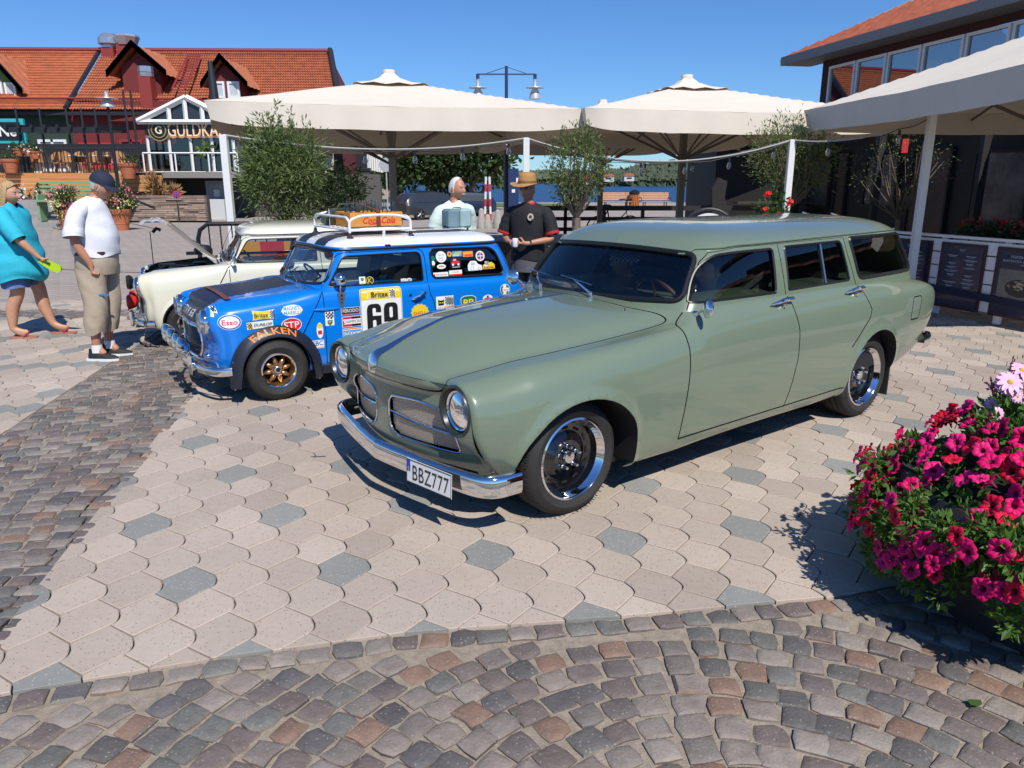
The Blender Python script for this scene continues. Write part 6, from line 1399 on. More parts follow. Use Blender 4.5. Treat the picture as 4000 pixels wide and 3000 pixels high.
 garment('tunic',[('r',[(.0,0,.62,.24,.275),(.0,0,.70,.265,.295),(-.02,0,.84,.265,.285),(-.01,0,.98,.225,.255),(0,0,1.12,.20,.235),(0,0,1.24,.175,.235),(.01,0,1.33,.12,.185),(.01,0,1.375,.075,.10)],dict(fold=.115,seed=5,p=2.1)),('t',[(0,-.08,1.30),(.02,-.22,1.27),(.10,-.27,1.16),(.18,-.295,1.04)],[.07,.085,.085,.078]),('t',[(0,.08,1.30),(.0,.23,1.27),(-.02,.28,1.15),(-.02,.30,1.04)],[.07,.085,.085,.078])],tq,p)
 sh=mat('check_shorts',(.10,.17,.38),.85,var=.3,vscale=8);garment('shorts',[('r',[(-.01,-.105,.54,.125,.125),(-.01,-.10,.72,.14,.13)],dict(fold=.03)),('r',[(.03,.11,.54,.12,.125),(.02,.10,.72,.14,.13)],dict(fold=.03))],sh,p)
 for x,y,t in((-.09,-.10,0),(.22,.11,4)):
  b=MB();b.grid([[(x+a-.05,y+s*w_,z)for s,z in((1,.002),(1,.016),(-1,.016),(-1,.002))]for a,w_ in((0,.03),(.03,.04),(.12,.038),(.2,.047),(.25,.035),(.262,.01))],closed=True);b.build('sandal_sole',mat('sandal_tan',(.42,.16,.10),.7),p)
  b=MB();b.tube([(x+.09,y-.045,.02),(x+.13,y,.068),(x+.09,y+.045,.02)],.009,6);b.build('sandal_strap',mat('sandal_red',(.32,.015,.02),.6),p)
 head(p,(.02,0,1.485),rad(-8),rad(6),sk,dict(line=.03,len=.055,thick=1.14),mat('hair_blonde',(.42,.27,.13),.6,bump=.9,bscale=70,var=.25,vscale=40),sc=1.0)
 lm=thing('lead_handle','lime green retractable dog lead handle held in the hand of the woman in turquoise','dog lead',(-5.20,8.02,0),rad(8))
 b=MB();b.M=Matrix.Translation((.40,-.21,.79))@Euler((0,rad(32),0)).to_matrix().to_4x4();b.prism([tuple(q)for q in fillet([(-.12,-.03),(.0,-.05),(.11,-.045),(.13,0),(.10,.035),(0,.03),(-.12,.02)],.03)],-.017,.017,M=b.M@Euler((PI/2,0,0)).to_matrix().to_4x4());b.M=None;b.build('casing',mat('lime_plastic',(.42,.62,.01),.35,coat=.4),lm)
 b=MB();b.M=Matrix.Translation((.35,-.232,.83))@Euler((0,rad(32),0)).to_matrix().to_4x4();b.box((0,0,0),(.15,.03,.016),bev=.006);b.build('grip',BLACKP(),lm)
 b=MB();b.tube([(.50,-.2,.73),(.9,-.18,.70),(1.5,-.1,.66),(2.1,0,.62)],.003,4);b.build('lead_cord',BLACKP(),lm)
# ---- white haired man
 p=thing('person','white-haired man with moustache in pale mint t-shirt, hands behind his back, beside the blue car','person',(-.60,8.25,0),rad(-42));p.scale=(.95,.95,.96);sk=skinmat(1);V=[];E=[]
 V+=[((0,0,.95),(.13,.14)),((0,0,1.12),(.13,.15)),((-.01,0,1.32),(.11,.15)),((.0,0,1.46),(.055,.055)),((.01,0,1.52),(.05,.05))];E+=[(0,1),(1,2),(2,3),(3,4)]
 for s in(-1,1):arm(2,(-.01,.20*s,1.37),(-.09,.27*s,1.10),(-.19,.10*s,.93),(-.2,-s,-.2),(-.5,0,.8),.8,sd=-s)
 leg((0,.88),-.10,(.02,.48),(-.01,.12),(.08,.045));leg((0,.88),.10,(.02,.48),(-.01,.12),(.08,.045));skin_body('body',V,E,sk,p)
 garment('t_shirt',[('r',[(.0,0,.84,.175,.20),(.01,0,.95,.185,.205),(.01,0,1.10,.175,.20),(0,0,1.25,.155,.21),(0,0,1.38,.125,.205),(0,0,1.43,.095,.15),(.005,0,1.465,.068,.075)],dict(fold=.06,seed=8)),('t',[(0,-.07,1.38),(-.01,-.20,1.355),(-.05,-.265,1.22),(-.06,-.275,1.15)],[.065,.08,.082,.085]),('t',[(0,.07,1.38),(-.01,.20,1.355),(-.05,.265,1.22),(-.06,.275,1.15)],[.065,.08,.082,.085])],mat('mint_cloth',(.60,.72,.64),.8,bump=.3,bscale=28),p)
 garment('trousers',[('r',[(0,0,.78,.16,.17),(0,0,.95,.16,.175)])]+[('r',[(0,y,.86,.12,.10),(.02,y,.5,.09,.09),(0,y,.08,.085,.08)],dict(fold=.04))for y in(-.1,.1)],mat('dark_cloth',(.03,.032,.04),.85),p)
 for y in(-.1,.1):shoe(p,(0,y,0),0,mat('shoe_black',(.015,.016,.02),.7),mat('shoe_sole',(.72,.72,.70),.6))
 head(p,(.03,0,1.60),rad(8),rad(6),sk,dict(line=.055,thick=1.045),mat('hair_white',(.62,.62,.60),.8,bump=.5,bscale=90),beard=True)
# ---- man in straw hat
 p=thing('person','man in straw hat, sunglasses and black t-shirt with red trim holding a small white can','person',(.16,7.60,0),rad(-112));p.scale=(.96,.92,.96);V=[];E=[]
 V+=[((0,0,.95),(.12,.13)),((0,0,1.12),(.12,.14)),((-.01,0,1.32),(.10,.15)),((.0,0,1.46),(.055,.055)),((.01,0,1.52),(.05,.05))];E+=[(0,1),(1,2),(2,3),(3,4)]
 arm(2,(-.01,.195,1.37),(.02,.285,1.115),(.22,.06,1.075),(.25,-1,.1),(-.6,-.2,.1),.9,ra=.043,sd=1)
 arm(2,(-.01,-.195,1.37),(-.04,-.285,1.12),(.17,-.16,1.09),(.6,.8,.0),(0,.5,-1),.8,ra=.043,sd=-1)
 leg((0,.88),-.10,(.02,.48),(-.01,.12),(.08,.045));leg((0,.88),.10,(.02,.48),(-.01,.12),(.08,.045));skin_body('body',V,E,sk,p)
 bk=mat('black_cloth',(.012,.012,.014),.85,bump=.3,bscale=28);rd=mat('red_trim',(.45,.02,.02),.8)
 garment('t_shirt',[('r',[(.0,0,.90,.155,.185),(.0,0,1.0,.15,.18),(.0,0,1.12,.145,.18),(0,0,1.25,.14,.195),(0,0,1.38,.12,.20),(0,0,1.435,.09,.15),(.005,0,1.465,.068,.075)],dict(fold=.04,seed=12))]+[('t',[(0,.07*s,1.38),(-.01,.19*s,1.36),(0,.25*s,1.25),(.008,.272*s,1.17)],[.062,.075,.074,.075])for s in(-1,1)],bk,p)
 garment('red_trim',[('r',[(.005,0,1.455,.073,.080),(.008,0,1.475,.064,.068)])]+[('t',[(.007,.268*s,1.185),(.010,.277*s,1.155)],[.078,.078])for s in(-1,1)],rd,p)
 b=MB();M=frame((.149,.085,1.335),(0,1,.1),(-.1,0,1));b.prism(ell(0,0,.034,.036,20),0,.004,M=M);b.build('badge',mat('badge_cream',(.55,.48,.36),.6),p);b=MB();b.prism(ell(0,.002,.018,.016,14),.004,.006,M=M);b.prism(ell(.014,-.026,.006,.012,8),.004,.006,M=M);b.build('badge_print',mat('badge_dark',(.10,.05,.03),.6),p)
 garment('trousers',[('r',[(0,0,.78,.155,.165),(0,0,.95,.150,.170)])]+[('r',[(0,y,.86,.12,.095),(.02,y,.5,.09,.09),(0,y,.08,.085,.08)],dict(fold=.05))for y in(-.1,.1)],mat('grey_cloth',(.10,.10,.105),.85,bump=.3,bscale=30),p)
 for y in(-.1,.1):shoe(p,(0,y,0),0,mat('shoe_black',(.015,.016,.02),.7),mat('shoe_sole',(.72,.72,.70),.6))
 b=MB();b.lathe([(.026,-.018),(.028,0),(.026,.018)],c=(0,0,0),axis='z',n=16);o=b.build('wrist_watch',CHROME(),p);o.location=(.19,.095,1.083);o.rotation_euler=(rad(90),0,rad(70))
 head(p,(.035,0,1.60),rad(-4),rad(1),sk,dict(line=.02,thick=1.03),mat('hair_grey',(.42,.41,.39),.8),straw_hat,glasses=True)
 o=MB().lathe([(0,0),(.025,0),(.027,.006),(.027,.075),(.022,.082),(0,.082)],n=16).build('small_can',mat('can_white',(.7,.7,.72),.3));v=Matrix.Rotation(rad(-112),4,'Z')@Vector((.255,-.045,1.045));o.location=v*.96+Vector((.16,7.60,0));tag(o,'small white can held in the hands of the man in the straw hat','can')
# ---- two people seated in the green car
 ca,sa=math.cos(.650),math.sin(.650)
 for y,lab,cl in((-.36,'driver of the green car, dark figure in pale leaf-patterned shirt at the wheel',(.35,.36,.26)),(.36,'passenger of the green car, head in profile behind the windscreen',(.05,.05,.07))):
  p=thing('person',lab,'person',(-.157+1.42*ca-y*sa,4.106+1.42*sa+y*ca,0),.650+PI);sk=skinmat(0);V=[];E=[]
  V+=[((-.02,0,.55),(.13,.14)),((-.05,0,.75),(.12,.15)),((-.06,0,.90),(.09,.14)),((-.04,0,.98),(.05,.05))];E+=[(0,1),(1,2),(2,3)]
  for s in(-1,1):arm(2,(-.05,.19*s,.90),(.10,.25*s,.72),(.33,.13*s,.86),(1,-.1*s,.3),(.3,0,-1),1.0,ra=.04,sd=s)
  k=len(V)
  for s in(-1,1):kk=len(V);V.extend([((.1,.1*s,.54),.08),((.45,.12*s,.58),.065),((.60,.12*s,.33),.05)]);E.extend([(0,kk),(kk,kk+1),(kk+1,kk+2)])
  skin_body('body',V,E,sk,p,1);garment('shirt',[('r',[(-.03,0,.50,.16,.19),(-.05,0,.75,.15,.20),(-.05,0,.90,.12,.20),(-.04,0,.96,.07,.09)],dict(fold=.04)),('t',[(-.05,.14,.91),(.0,.22,.84),(.08,.25,.76)],[.07,.075,.08]),('t',[(-.05,-.14,.91),(.0,-.22,.84),(.08,-.25,.76)],[.07,.075,.08])],mat('shirt_%d'%(y>0),cl,.8,var=.6,vscale=30),p)
  head(p,(-.02,0,1.085),rad(-10 if y>0 else 0),rad(4),sk,dict(line=.02,thick=1.06),mat('hair_dark',(.05,.03,.02),.7),sc=.95)
# ============================================================ surroundings
PIT=rad(15.05)
def at(u,v,Y):
 """real-world point seen at photo column/row on the upright plane at distance Y"""
 a=(u-2000)/2955;b=(v-1500)/2955;fy=math.cos(PIT)-b*math.sin(PIT);fz=-math.sin(PIT)-b*math.cos(PIT);return Vector((a/fy*Y,Y,CAM_H+fz/fy*Y))
def empty(name,parent=None,loc=(0,0,0),rz=0):
 e=bpy.data.objects.new(name,None);COL.objects.link(e);e.parent=parent;e.location=loc;e.rotation_euler=(0,0,rz);e.empty_display_size=.1;return e
def part(name,m,parent,fn,smooth=False,ang=38):
 b=MB();fn(b);return b.build(name,m,parent,smooth,ang)
def bx(name,m,parent,c,d,bev=0,R=None):b=MB();b.box(c,d,bev=bev,R=R);return b.build(name,m,parent,smooth=False)
def tb(name,m,parent,P,r,n=8):b=MB();b.tube(P,r,n);return b.build(name,m,parent)
def leafmat(name,col,var=.35,rough=.5):
 m=mat(name,col,rough,objvar=var,spec=.35);p=m.node_tree.nodes['Principled BSDF'];l=m.node_tree.links;n=m.node_tree.nodes
 t=n.new('ShaderNodeBsdfTranslucent');t.inputs[0].default_value=(col[0]*1.3,col[1]*1.5,col[2]*.8,1);x=n.new('ShaderNodeMixShader');x.inputs[0].default_value=.28
 o=n['Material Output'];l.new(p.outputs[0],x.inputs[1]);l.new(t.outputs[0],x.inputs[2]);l.new(x.outputs[0],o.inputs[0]);return m
def leaves(b,c,R,n,L,W,clumps=40,cs=.35,up=.2,shell=.55,mi=0,floor=None):
 """n leaf blades in clumps spread through an ellipsoid"""
 c=np.array(c,float);R=np.array(R,float);d=rng.normal(size=(clumps,3));d/=np.linalg.norm(d,axis=1)[:,None];cc=c+d*R*(rng.uniform(shell**3,1,clumps)**(1/3))[:,None]*rng.uniform(.8,1.12,clumps)[:,None]
 k=rng.integers(0,clumps,n);P=cc[k]+rng.normal(size=(n,3))*R.mean()*cs*.5
 if floor is not None:P[:,2]=np.maximum(P[:,2],floor)
 D=(P-cc[k]);D=D/np.maximum(1e-6,np.linalg.norm(D,axis=1)[:,None])+(P-c)/R*.5+rng.normal(size=(n,3))*.6+[0,0,up];D/=np.linalg.norm(D,axis=1)[:,None]
 Sd=np.cross(D,rng.normal(size=(n,3)));Sd/=np.linalg.norm(Sd,axis=1)[:,None];s=rng.uniform(.7,1.3,n)[:,None];D=D*L*s;Sd=Sd*W*s*.5;Z=np.cross(D,Sd);Z/=np.linalg.norm(Z,axis=1)[:,None];Z*=W*.25
 V=np.stack([P,P+D*.5+Sd+Z,P+D,P+D*.5-Sd+Z],1).reshape(-1,3);o=len(b.v);b.v+=[tuple(p)for p in V];b.f+=[(o+4*i,o+4*i+1,o+4*i+2,o+4*i+3)for i in range(n)];b.m+=[mi]*n;return cc
def branches(b,base,cc,r0,n=24):
 base=Vector(base)
 for k in range(min(n,len(cc))):
  e=Vector(cc[k]);m_=base.lerp(e,.5)+Vector(rng.normal(0,.06,3))*(e-base).length;b.tube([base,base.lerp(m_,.6),m_,e],[r0*.32,r0*.22,r0*.15,r0*.06],6,cap=False)
def tree(name,label,cat,p,trunk_h,tr,c,R,n,L,W,lm,clumps=60,group=None,bare=24,shell=.5,tall=()):
 t=thing(name,label,cat,p,0,group);b=MB();cc=leaves(b,c,R,n,L,W,clumps,shell=shell)
 for q in tall:
  for i in range(60):
   z=i/60;P=np.array(q[:3])+[0,0,q[3]*z];leaves(b,P,(.02,.02,.02),1,L,W,1,up=.8)
 tag(b.build('foliage',lm,t,smooth=False),kind='stuff')
 b=MB();bk=mat('bark',(.10,.078,.06),.9,var=.3,vscale=12,bump=.6,bscale=40);w=[Vector((0,0,0)),Vector((tr*.3,0,trunk_h*.4)),Vector((0,tr*.3,trunk_h))];b.tube(w,[tr,tr*.85,tr*.75],10)
 b.build('trunk',bk,t)
 if bare:b=MB();branches(b,w[-1],cc,tr,bare);tag(b.build('branches',bk,t),kind='stuff')
 return t
def canopy(label,c,half,rz,ze,zp,pole_lean=0,detail=True):
 t=thing('parasol',label,'parasol',(*c,0),rz,'large cream parasols over the terrace');cl=mat('parasol_cloth',(.78,.70,.585),.85,var=.04,vscale=2,bump=.15,bscale=6);p_=cl.node_tree.nodes['Principled BSDF']
 if 'Translucent BSDF' not in cl.node_tree.nodes:
  n=cl.node_tree.nodes;l=cl.node_tree.links;tr=n.new('ShaderNodeBsdfTranslucent');tr.inputs[0].default_value=(.34,.25,.17,1);x=n.new('ShaderNodeMixShader');x.inputs[0].default_value=.10;l.new(p_.outputs[0],x.inputs[1]);l.new(tr.outputs[0],x.inputs[2]);l.new(x.outputs[0],n['Material Output'].inputs[0])
 N=41;g=np.linspace(-1,1,N);V=[];b=MB();vt=.80
 for i,x in enumerate(g):
  row=[]
  for j,y in enumerate(g):
   r=max(abs(x),abs(y));q=min(abs(x),abs(y));h=ze+(zp-ze)*(1-r)**1.04-.035*math.sin(PI*r)*(1-q/max(r,1e-6))+.006*math.sin(7*x+3)*math.sin(6*y)
   h+=-.05*(1-q/max(r,1e-6))*r*r*.6 if r>.1 else 0
   row.append((x*half,y*half,h))
  V.append(row)
 b.grid(V,flip=False);b.build('canopy',cl,t,ang=30)
 b=MB();rim=[(x,-1)for x in g[:-1]]+[(1,y)for y in g[:-1]]+[(x,1)for x in g[::-1][:-1]]+[(-1,y)for y in g[::-1][:-1]];G=[]
 for k,dz in enumerate((0,-.07,-.18,-.31)):
  row=[]
  for x,y in rim:
   a=(x if abs(y)==1 else y);cz=abs(a)**8;w=1+.0012*math.sin(a*23+x*5)*k-.02*cz*k*.3;q=min(abs(x),abs(y));h0=ze-.05*(1-q)*.6;row.append((x*half*w,y*half*w,h0+dz*(1-.25*cz)+.003*math.sin(a*17)))
  G.append(row)
 b.grid(G,closed=True,flip=True);b.build('valance',cl,t,ang=50)
 if detail:
  b=MB();V=[]
  for r,dz in((.0,.12),(.035,.115),(.07,.055),(.14,.02),(.235,.028)):V.append([(half*r*(max(-1,min(1,1.3*math.cos(a)))),half*r*max(-1,min(1,1.3*math.sin(a))),ze+(zp-ze)*(1-r*min(1,1.3*max(abs(math.cos(a)),abs(math.sin(a)))))+dz+(.014*math.sin(a*12)if r>.2 else 0))for a in np.linspace(0,2*PI,48,endpoint=False)])
  b.grid(V,closed=True,flip=True);b.build('vent_cap',cl,t,ang=50);b=MB();b.lathe([(.10,zp+.09),(.105,zp+.13),(.10,zp+.155),(0,zp+.16)],n=20);b.build('finial',cl,t)
 al=mat('taupe_metal',(.20,.17,.145),.45,.3);b=MB();b.box((0,0,zp/2),(.11,.11,zp));b.build('pole',al,t)
 hub=ze-.62
 for k in range(8):
  a=PI/4*k;L=half*(1 if k%2==0 else 1.35)*.52;d=Vector((math.cos(a),math.sin(a),0));e=d*L+Vector((0,0,ze+(zp-ze)*.38-.14));tb('strut',al,t,[d*.06+Vector((0,0,hub)),e],.022,4)
  E_=d*half*(1 if k%2==0 else 1.40)*.985+Vector((0,0,ze-.13));tb('rib',al,t,[Vector((0,0,zp-.16)),E_],.020,4)
 bx('base_plate',mat('dark_steel',(.05,.05,.05),.5),t,(0,0,.03),(.8,.8,.06))
 return t
def tile_roof(name,A,B_,C_,D_,cols,rows,m,parent,amp=.04):
 """A,B eave left/right; D,C ridge left/right"""
 A,B_,C_,D_=map(Vector,(A,B_,C_,D_));nrm=(B_-A).cross(D_-A).normalized();b=MB();G=[];n=cols*4
 for r in range(rows):
  for s in(0,1):
   t=(r+s)/rows;G.append([(A.lerp(B_,k/n)).lerp(D_.lerp(C_,k/n),t)+nrm*(amp*.5*math.sin(2*PI*k/4)+(amp*.9 if s==0 else 0))for k in range(n+1)])
 b.grid([[tuple(p)for p in r]for r in G]);return tag(b.build(name,m,parent,smooth=False),kind='stuff')
def lampshade(b,c,r):
 b.lathe([(r*.18,.30),(r*.2,.12),(r*.22,.11),(r*1.0,.09),(r*1.02,.075),(r*.3,.07),(r*.34,.03),(r*.52,-.05),(r*.62,-.14),(r*.66,-.20),(r*.60,-.20),(0,-.15)],c=c,n=20)
def build_env():
# ---- ground beyond, quay, water, far shore, sky stays the world
 W_=mat('sea_water',(.012,.05,.13),.12,spec=.5,bump=.0);n=W_.node_tree.nodes;l=W_.node_tree.links;g=n.new('ShaderNodeTexCoord');mp=n.new('ShaderNodeMapping');mp.inputs['Scale'].default_value=(.35,.9,1);t=n.new('ShaderNodeTexNoise');t.inputs['Scale'].default_value=1.2;t.inputs['Detail'].default_value=8;l.new(g.outputs['Object'],mp.inputs[0]);l.new(mp.outputs[0],t.inputs['Vector']);bp=n.new('ShaderNodeBump');bp.inputs['Strength'].default_value=1;bp.inputs['Distance'].default_value=.6;l.new(t.outputs[0],bp.inputs['Height']);l.new(bp.outputs[0],n['Principled BSDF'].inputs['Normal']);n['Principled BSDF'].inputs['Roughness'].default_value=.35
 b=MB();b.add([(-900,58,-1.5),(1500,58,-1.5),(1500,3000,-1.5),(-900,3000,-1.5)],[(0,1,2,3)]);tag(b.build('sea_water',W_),kind='structure')
 st=mat('quay_stone',(.28,.24,.20),.9,var=.15,vscale=1);b=MB();b.box((10,59.5,-1.2),(120,1.2,2.3));tag(b.build('quay_edge',st),kind='structure')
 gr=mat('verge_grass',(.10,.15,.03),.9,var=.3,vscale=2);b=MB();b.add([tuple(at(*q)[:2])+(.02,)for q in((1830,812,50),(2060,812,50),(2240,790,57),(1900,775,58))]if False else[(-3,50,.02),(2,49,.03),(4.5,55,.03),(-3,58,.02)],[(0,1,2,3)]);tag(b.build('verge',gr),kind='stuff')
 hill=mat('pine_forest',(.035,.06,.038),.9,var=.45,vscale=.10,bump=1,bscale=.3);n=hill.node_tree.nodes
 def ridge(name,x0,x1,Y,h0,h1,seed,rows=7):
  rg=np.random.default_rng(seed);xs=np.linspace(x0,x1,420);h=np.interp(xs,[x0,x0+(x1-x0)*.3,x0+(x1-x0)*.55,x1],[h0*.4,(h0+h1)/2,h1*.9,h1]);prof=sum(rg.uniform(.3,1)*np.sin(xs/w+rg.uniform(0,6))for w in(60,23,9))*.06*h1
  b=MB();G=[]
  for r in range(rows+1):t_=r/rows;G.append([(x+rg.normal(0,.8),Y+60*t_+rg.normal(0,2),-1.4+(hh+p)*t_**.8+(rg.normal(0,1)*1.3+1.1*abs(math.sin(x*.45+r)))*(t_>0))for x,hh,p in zip(xs,h,prof)])
  b.grid(G);tag(b.build(name,hill,smooth=False),kind='structure');b=MB();k_=7000;ii=rg.integers(1,419,k_);tt=rg.uniform(.05,1,k_)**.8
  for i_,t_ in zip(ii,tt):h_=(h[i_]+prof[i_])*t_**.8;s_=rg.uniform(.8,2.0)*Y/430;c_=np.array([xs[i_]+rg.normal(0,1),Y-1+60*t_,-1.2+h_]);w_=s_*rg.uniform(.5,1.0);b.add([tuple(c_+[-w_,0,0]),tuple(c_+[-w_*.8,-w_,s_*.9]),tuple(c_+[0,-w_*.3,s_*1.9]),tuple(c_+[w_*.8,-w_*.6,s_*.9]),tuple(c_+[w_,0,0])],[(0,1,2,3,4)])
  tag(b.build('shore_trees',leafmat('shore_leaf',(.045,.075,.035),.4),smooth=False),kind='stuff')
 ridge('far_forest',-160,60,900,5,9,1);ridge('wooded_hill',28,330,430,8,24,2)
 cs=[mat('cottage_white',(.6,.58,.54),.7),mat('cottage_red',(.35,.07,.04),.7),mat('roof_terracotta',(.42,.13,.06),.7)]
 for k,(u,v,w,c,lab)in enumerate(((2255,715,9,1,'tiny red cottage with white gable on the far shore, the leftmost one'),(2292,708,10,0,'tiny white house with red roof on the far shore, beside a white villa'),(2376,697,9,0,'tiny pale house with orange roof low on the wooded shore'),(2455,695,9,0,'tiny white house with red roof highest up the wooded shore'),(2274,726,5,1,'tiny red boathouse at the far waterline'))):
  p=at(u,v,426);w*=.6;t=thing('cottage',lab,'house',(p.x,426,p.z-1));bx('wall',cs[c],t,(0,0,.6),(w,6,2.6));b=MB();b.prism([(-w/2-.4,1.9),(w/2+.4,1.9),(w/2-.8,3.4),(-w/2+.8,3.4)],-3.3,3.3,M=Euler((PI/2,0,0)).to_matrix().to_4x4());b.build('roof',cs[2],t,smooth=False);bx('window',mat('far_glass',(.03,.04,.05),.2),t,(0,-3.05,.9),(w*.5,.1,.8))
# ---- terrace and quay furniture
 wd=mat('bench_wood',(.50,.25,.10),.6,var=.1);bs=mat('black_steel',(.012,.012,.014),.4)
 for u,lab in((2404,'wooden slat bench with black steel legs on the quay, left of the litter bin'),(2556,'wooden slat bench with black steel legs on the quay, right of the litter bin')):
  p=at(u,808,45);t=thing('park_bench',lab,'bench',(p.x,45,0),rad(4),'benches facing the sea')
  for k in range(5):bx('seat_slat',wd,t,(0,-.30+.11*k,.46),(1.75,.085,.035))
  for k in range(5):bx('backrest_slat',wd,t,(0,.20+.028*k,.56+.09*k),(1.75,.03,.07),R=rotm(-14,0,0))
  for x in(-.62,.62):b=MB();b.tube([(x,-.3,0),(x,-.3,.43),(x,.18,.43),(x,.34,.98)],.03,6);b.tube([(x,.2,0),(x,.2,.43)],.03,6);b.build('leg_frame',bs,t)
  for x in(-.85,.85):tb('armrest',bs,t,[(x,-.30,.45),(x,-.30,.66),(x,.2,.68),(x,.24,.5)],.022,6)
 p=at(2476,808,45);t=thing('litter_bin','black litter bin with orange wooden slats between the two quay benches','bin',(p.x,45,0));b=MB();b.lathe([(.30,0),(.30,.12),(.26,.14),(.26,.86),(.31,.88),(.31,.98),(.12,1.10),(0,1.12)],n=24);b.build('bin_body',bs,t)
 for k in range(9):a=PI+PI*(k+.5)/9;bx('slat',mat('bin_wood',(.50,.16,.04),.6),t,(.285*math.cos(a),.285*math.sin(a),.5),(.06,.02,.66),R=Euler((0,0,a+PI/2)).to_matrix())
# low planter / deck at the quay with black rail fence and rope
 fb=mat('fence_black',(.02,.02,.023),.5)
 t=thing('terrace_fence','low black rail fence along the far side of the restaurant terrace','fence',(0,0,0))
 for k in range(9):x=.4+1.05*k;bx('post',fb,t,(x,21+.02*k,.45),(.09,.09,.95))
 for z in(.90,.62,.34):bx('rail',fb,t,(4.9,21.0,z),(9.3,.05,.13 if z>.8 else .10))
 def chair(name,x,y,rz,m,lab,group,wood=False):
  t=thing(name,lab,'chair',(x,y,0),rz,group)
  if not wood:
   b=MB();b.grid([[(-.22,y_*.22,.44+.02*abs(y_))for y_ in(-1,-.5,0,.5,1)],[(.0,y_*.23,.43)for y_ in(-1,-.5,0,.5,1)],[(.22,y_*.22,.45)for y_ in(-1,-.5,0,.5,1)]]);b.build('seat',m,t)
   b=MB();b.grid([[(-.22-.10*k,y_*(.24-.03*k*k),.45+.22*k-.02*abs(y_))for y_ in(-1,-.6,-.2,.2,.6,1)]for k in(0,.5,1,1.5,2)]);b.build('backrest',m,t)
   for sx in(-1,1):
    for sy in(-1,1):tb('leg',m,t,[(sx*.17,sy*.17,.44),(sx*.23,sy*.22,0)],.014,6)
  else:
   for k in range(5):bx('seat_slat',m,t,(-.2+.1*k,0,.44),(.07,.48,.02));bx('backrest_slat',m,t,(-.30-.045*k,0,.55+.10*k),(.02,.46,.06),R=rotm(0,-22,0))
   for sy in(-1,1):tb('leg',m,t,[(-.5,sy*.25,.98),(.05,sy*.25,.40),(.22,sy*.25,0)],.018,6);tb('leg',m,t,[(.25,sy*.25,.64),(-.1,sy*.25,.40),(-.35,sy*.25,0)],.018,6);bx('armrest',m,t,(0,sy*.27,.66),(.50,.05,.025))
  return t
 cb=mat('chair_black',(.014,.014,.016),.5);i=0
 for x,y,rz,lab in((-.15,9.3,2.2,'black bucket chair behind the blue case, near the white-haired man'),(.0,10.0,1.2,'black bucket chair behind the white-haired man, half hidden'),(1.25,10.6,-1.3,'black bucket chair under the small olive tree, left of the table'),(1.75,11.2,.6,'black bucket chair behind the green car roof, left pair'),(2.35,11.0,2.5,'black bucket chair behind the green car roof, right pair'),(2.7,12.6,1.6,'black bucket chair left of the round white terrace sign'),(1.0,9.6,1.9,'black bucket chair just right of the man in the straw hat')):
  chair('terrace_chair',x,y,rz,cb,lab,'black chairs on the terrace')
 for x,y,lab in((1.75,12.1,'black terrace table behind the small olive tree'),(.75,10.8,'black terrace table beside the man in the straw hat'),(3.0,13.6,'black terrace table farther back by the parasol pole')):
  t=thing('terrace_table',lab,'table',(x,y,0));bx('table_top',cb,t,(0,0,.74),(1.3,.75,.03))
  for sx in(-1,1):b=MB();b.tube([(sx*.5,-.3,0),(sx*.5,.3,.72)],.018,6);b.tube([(sx*.5,.3,0),(sx*.5,-.3,.72)],.018,6);b.build('leg',cb,t)
 wc=mat('deck_wood',(.30,.16,.08),.6,var=.2)
 for x,y,rz,lab in((1.85,7.75,-2.5,'folding wooden armchair seen through the windscreen of the green car'),(2.05,8.55,-2.5,'second folding wooden armchair farther behind the green car'),(.0,8.05,2.6,'folding wooden chair at the right knee of the man in the straw hat')):chair('deck_chair',x,y,rz,wc,lab,'wooden folding chairs on the terrace',True)
 t=thing('plank_planter','weathered plank planter box standing behind the green car','planter',(1.45,7.5,0),.1)
 for k in range(5):bx('plank',mat('grey_plank',(.42,.36,.28),.85,var=.2,vscale=6,stretch=(1,6,6)),t,(0,-.2,.07+.125*k),(1.3,.03,.115))
 bx('box_frame',mat('grey_plank',(.42,.36,.28),.85),t,(0,.05,.30),(1.26,.44,.58));b=MB();leaves(b,(0,0,.75),(.6,.2,.16),500,.07,.04,20);tag(b.build('foliage',leafmat('leaf_mid',(.05,.10,.025)),t,smooth=False),kind='stuff')
# round sign
 t=thing('terrace_sign','round white sign in a black hoop reading västervik above the green car roof','sign',(2.42,9.5,0),rad(-8));M=frame((0,0,.98),(1,0,0),(0,0,1));b=MB();b.tube([(.335*math.cos(a),0,.95+.335*math.sin(a))for a in np.linspace(0,2*PI,40,endpoint=False)],.022,8,closed=True);b.build('hoop',fb,t)
 b=MB();b.prism(ell(0,-.03,.285,.285,40),-.012,.012,M=M);b.build('sign_disc',mat('sign_white',(.74,.74,.73),.5),t);b=MB();put_text(b,'VÄSTERVIK',M@Matrix.Translation((0,.10,.014)),.046,width=.25)
 for s in(-1,1):b.prism(rct(s*.20-.035,.097,s*.20+.035,.101),.0125,.0135,M=M)
 b.build('sign_lettering',mat('ink_grey',(.08,.08,.09),.6),t);b=MB();b.prism(ell(-.06,.01,.038,.025,20),.0125,.014,M=M);b.build('blue_emblem',mat('print_ltblue',STK['ltblue'],.4),t);b=MB();b.prism(ell(.045,.025,.036,.022,20),.0125,.014,M=M);b.build('red_emblem',mat('print_red',STK['red'],.4),t);bx('post',fb,t,(0,0,.32),(.06,.06,.64))
# ---- posts, rope and string lights
 wp=mat('post_white',(.74,.74,.73),.5);rp=mat('rope_pale',(.42,.41,.38),.8);pts=[(-3.52,9.7),(.20,11.0),(3.92,11.1),(5.02,9.55)]
